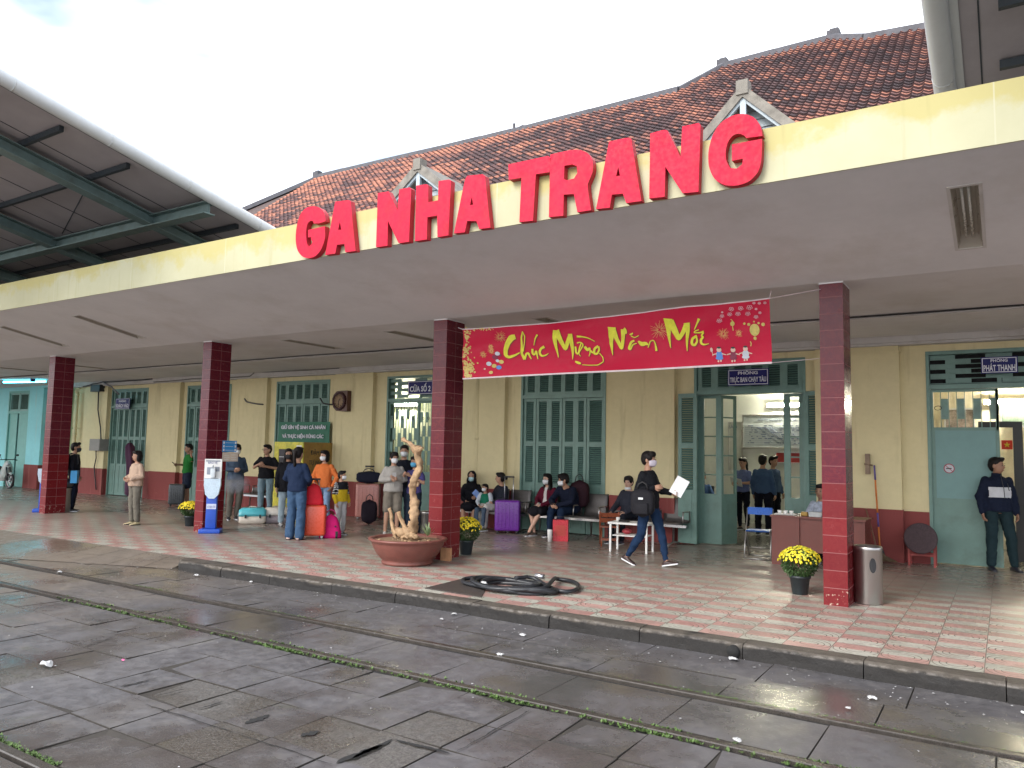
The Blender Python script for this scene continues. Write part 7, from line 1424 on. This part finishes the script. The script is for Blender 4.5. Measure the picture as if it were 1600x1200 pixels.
held('phone', r, J['wrR']+V((.04, -.07, .03)), (.07, .012, .14), PH, 'phone in the hands of the seated man in navy', 'phone', (1.0, 0, 0)); q = world_of(r) @ V((.12, .17, .52)); softbag('backpack', (q.x, q.y-.02, .55), math.radians(10), .40, .58, .24, (.03, .010, .016), 'dark backpack with a reddish rim on the back of the seated man', 'backpack', .3)
r, J, H_ = sit(xs_(974, 13.55), -8, 1.62, 'seated man in a grey jacket behind the low white table', y=13.78, top=(.055, .06, .085), bottom=(.02, .025, .04), hair='fringe', look=.15, skin=SKIN_L, shoes=(.05, .05, .07), bulk=.02, pose=dict(wrR=(-.16, -.38, .60), wrL=(.14, -.36, .60)))
mb = MB(); mb.loft([[H_ @ V((.06*math.sin(a), -.058*math.cos(a)-.03, z_)) for a in [-1.4+2.8*j/8 for j in range(9)]] for z_ in (-.125, -.085)], False, closed=False); mb.build('face_mask', MASKW, r)
# walking man
r, J, H_ = P(1013, 884, 62, 1.70, 'walking man in a dark jacket and blue jeans holding white papers', top=(.016, .018, .024), bottom=(.016, .045, .115), legs='slim', hair='fringe', mask=(.55, .50, .58), look=.12, shoes=(.035, .018, .018), bulk=.012, vox=.012, wide=1.0,
    pose=dict(hipL=(.09, -.02, .90), hipR=(-.09, .02, .90), knL=(.09, -.17, .50), anL=(.09, -.25, .10), knR=(-.09, .07, .48), anR=(-.09, .31, .13), elR=(-.25, .06, 1.13), wrR=(-.16, -.17, 1.18), elL=(.24, -.05, 1.13), wrL=(.20, -.28, 1.10), chest=(0, -.02, 1.22), pelvis=(0, 0, .91)), footL=(.05, -1, .22), footR=(-.05, -1, -.35))
o = held('paper_sheets', r, J['wrL']+V((.0, -.13, .10)), (.20, .006, .28), simple('paper_white', (.82, .84, .88), .7), 'white paper sheets held out by the walking man', 'paper', (0, .0, 0)); o.rotation_euler = (math.radians(-12), math.radians(28), math.radians(12))
M_ = world_of(r); q = M_ @ V((-.26, -.04, 1.0)); sb = softbag('backpack', (q.x, q.y, .74), math.radians(8), .36, .44, .18, (.014, .014, .018), 'black backpack hanging at the side of the walking man', 'backpack', .3, pocket=True); mb = MB(); mb.box((-.035, -.125, .27), (.035, -.118, .30)); mb.build('logo_patch', MASKW, sb)
# office staff
r, J, H_ = person((-5.05, 17.7, 0), math.radians(-18), 1.62, 'female officer in a blue shirt reading papers inside the office', top=(.13, .17, .36), sleeve='short', bottom=(.012, .014, .03), legs='slim', hair='ponytail', group='railway staff in the office', vox=.016, pose=dict(elR=(-.24, .0, 1.12), wrR=(-.14, -.2, 1.10), elL=(.22, -.02, 1.12), wrL=(.05, -.25, 1.12)), tilt=.25)
o = held('papers', r, J['wrR']+V((.14, -.08, .04)), (.30, .006, .20), simple('paper_grey', (.55, .58, .58)), 'grey papers held by the female officer', 'paper', (.5, .15, 0))
r, J, H_ = person((-4.42, 17.0, 0), math.radians(175), 1.68, 'officer in a blue shirt with his back turned in the office doorway', top=(.09, .17, .34), bottom=(.012, .014, .03), hair='short', group='railway staff in the office', vox=.016, wide=1.08)
r, J, H_ = person((-4.42, 17.9, 0), math.radians(60), 1.66, 'third officer half hidden behind the one with his back turned', top=(.09, .16, .32), bottom=(.012, .014, .03), hair='short', group='railway staff in the office', vox=.018)
r, J, H_ = person((-6.05, 17.85, 0), math.radians(20), 1.66, 'officer in blue seated at the office desk at left', base=SIT, top=(.08, .16, .36), bottom=(.012, .014, .03), hair='short', group='railway staff in the office', vox=.018)
r = empty('office_chair', (-6.05, 17.9, 0), label='dark office chair under the seated officer', cat='chair'); mb = MB(); mb.rbox((-.22, -.22, .38), (.22, .22, .43), .03); mb.build('seat', M['black'], r); mb = MB(); mb.rbox((-.2, .2, .5), (.2, .25, .95), .02); mb.build('backrest', M['black'], r); mb = MB(); mb.tube([(0, 0, .0), (0, 0, .38)], .03, 8); mb.tube([(-.22, 0, .03), (.22, 0, .03)], .02, 6); mb.tube([(0, -.22, .03), (0, .22, .03)], .02, 6); mb.build('pedestal', M['black'], r)
xk = W(1281, 780, 13.55).x; r, J, H_ = person((xk, 13.62, 0), math.radians(-10), 1.60, 'person in a pale patterned shirt seated behind the desk, mostly hidden by the pillar', base=SIT, top=(.34, .38, .46), bottom=(.02, .02, .03), hair='short', skin=SKIN_D, vox=.015, topmat=mat('patterned_shirt', (.34, .38, .46), .8, .5, 22, .3))
r = empty('desk_chair', (xk, 13.7, 0), label='plain dark chair of the person behind the desk', cat='chair'); mb = MB(); mb.rbox((-.2, -.2, .40), (.2, .2, .43), .02); mb.build('seat', M['black'], r); mb = MB(); mb.rbox((-.2, .19, .5), (.2, .22, .8), .01); mb.build('backrest', M['black'], r)
for sx_ in (-1, 1):
    for sy in (-1, 1): mb = MB(); mb.tube([(sx_*.18, sy*.18, 0), (sx_*.17, sy*.17, .41)], .014, 6); mb.build('leg', M['black'], r)
# man at right
r, J, H_ = P(1563, 892, 22, 1.71, 'man in a navy jacket with a white chest band and dark green trousers', top=(.012, .02, .05), bottom=(.022, .05, .06), hair='short', look=.75, shoes=(.02, .02, .03), bulk=.018, vox=.012, wide=1.06, skin=SKIN_D, collar=(.012, .02, .05), group=None, pose=dict(elR=(-.23, .03, 1.12), wrR=(-.225, -.04, .88), hipL=(.09, 0, .9), knL=(.15, -.02, .49), anL=(.20, .03, .085)))
k = r['_k']; paint(r, 'jacket', cloth('white_panel', (.62, .63, .66)), lambda c: abs(c.x) < .155 and c.y < .04 and 1.11 < c.z < 1.27)
mb = MB(); mb.tube([V((.03, -.165*k, 1.10*k)), V((.02, -.17*k, 1.25*k)), V((.0, -.158*k, 1.38*k)), V((0, -.12*k, 1.47*k))], .005, 5); mb.tube([V((.10, -.155*k, 1.22*k)), V((.08, -.152*k, 1.33*k))], .006, 5); mb.build('zip', M['black'], r)
for o in bpy.data.objects:
    if '_k' in o: del o['_k']
    if o.parent is not None:
        for key in ('category', 'group'):
            if key in o: del o[key]
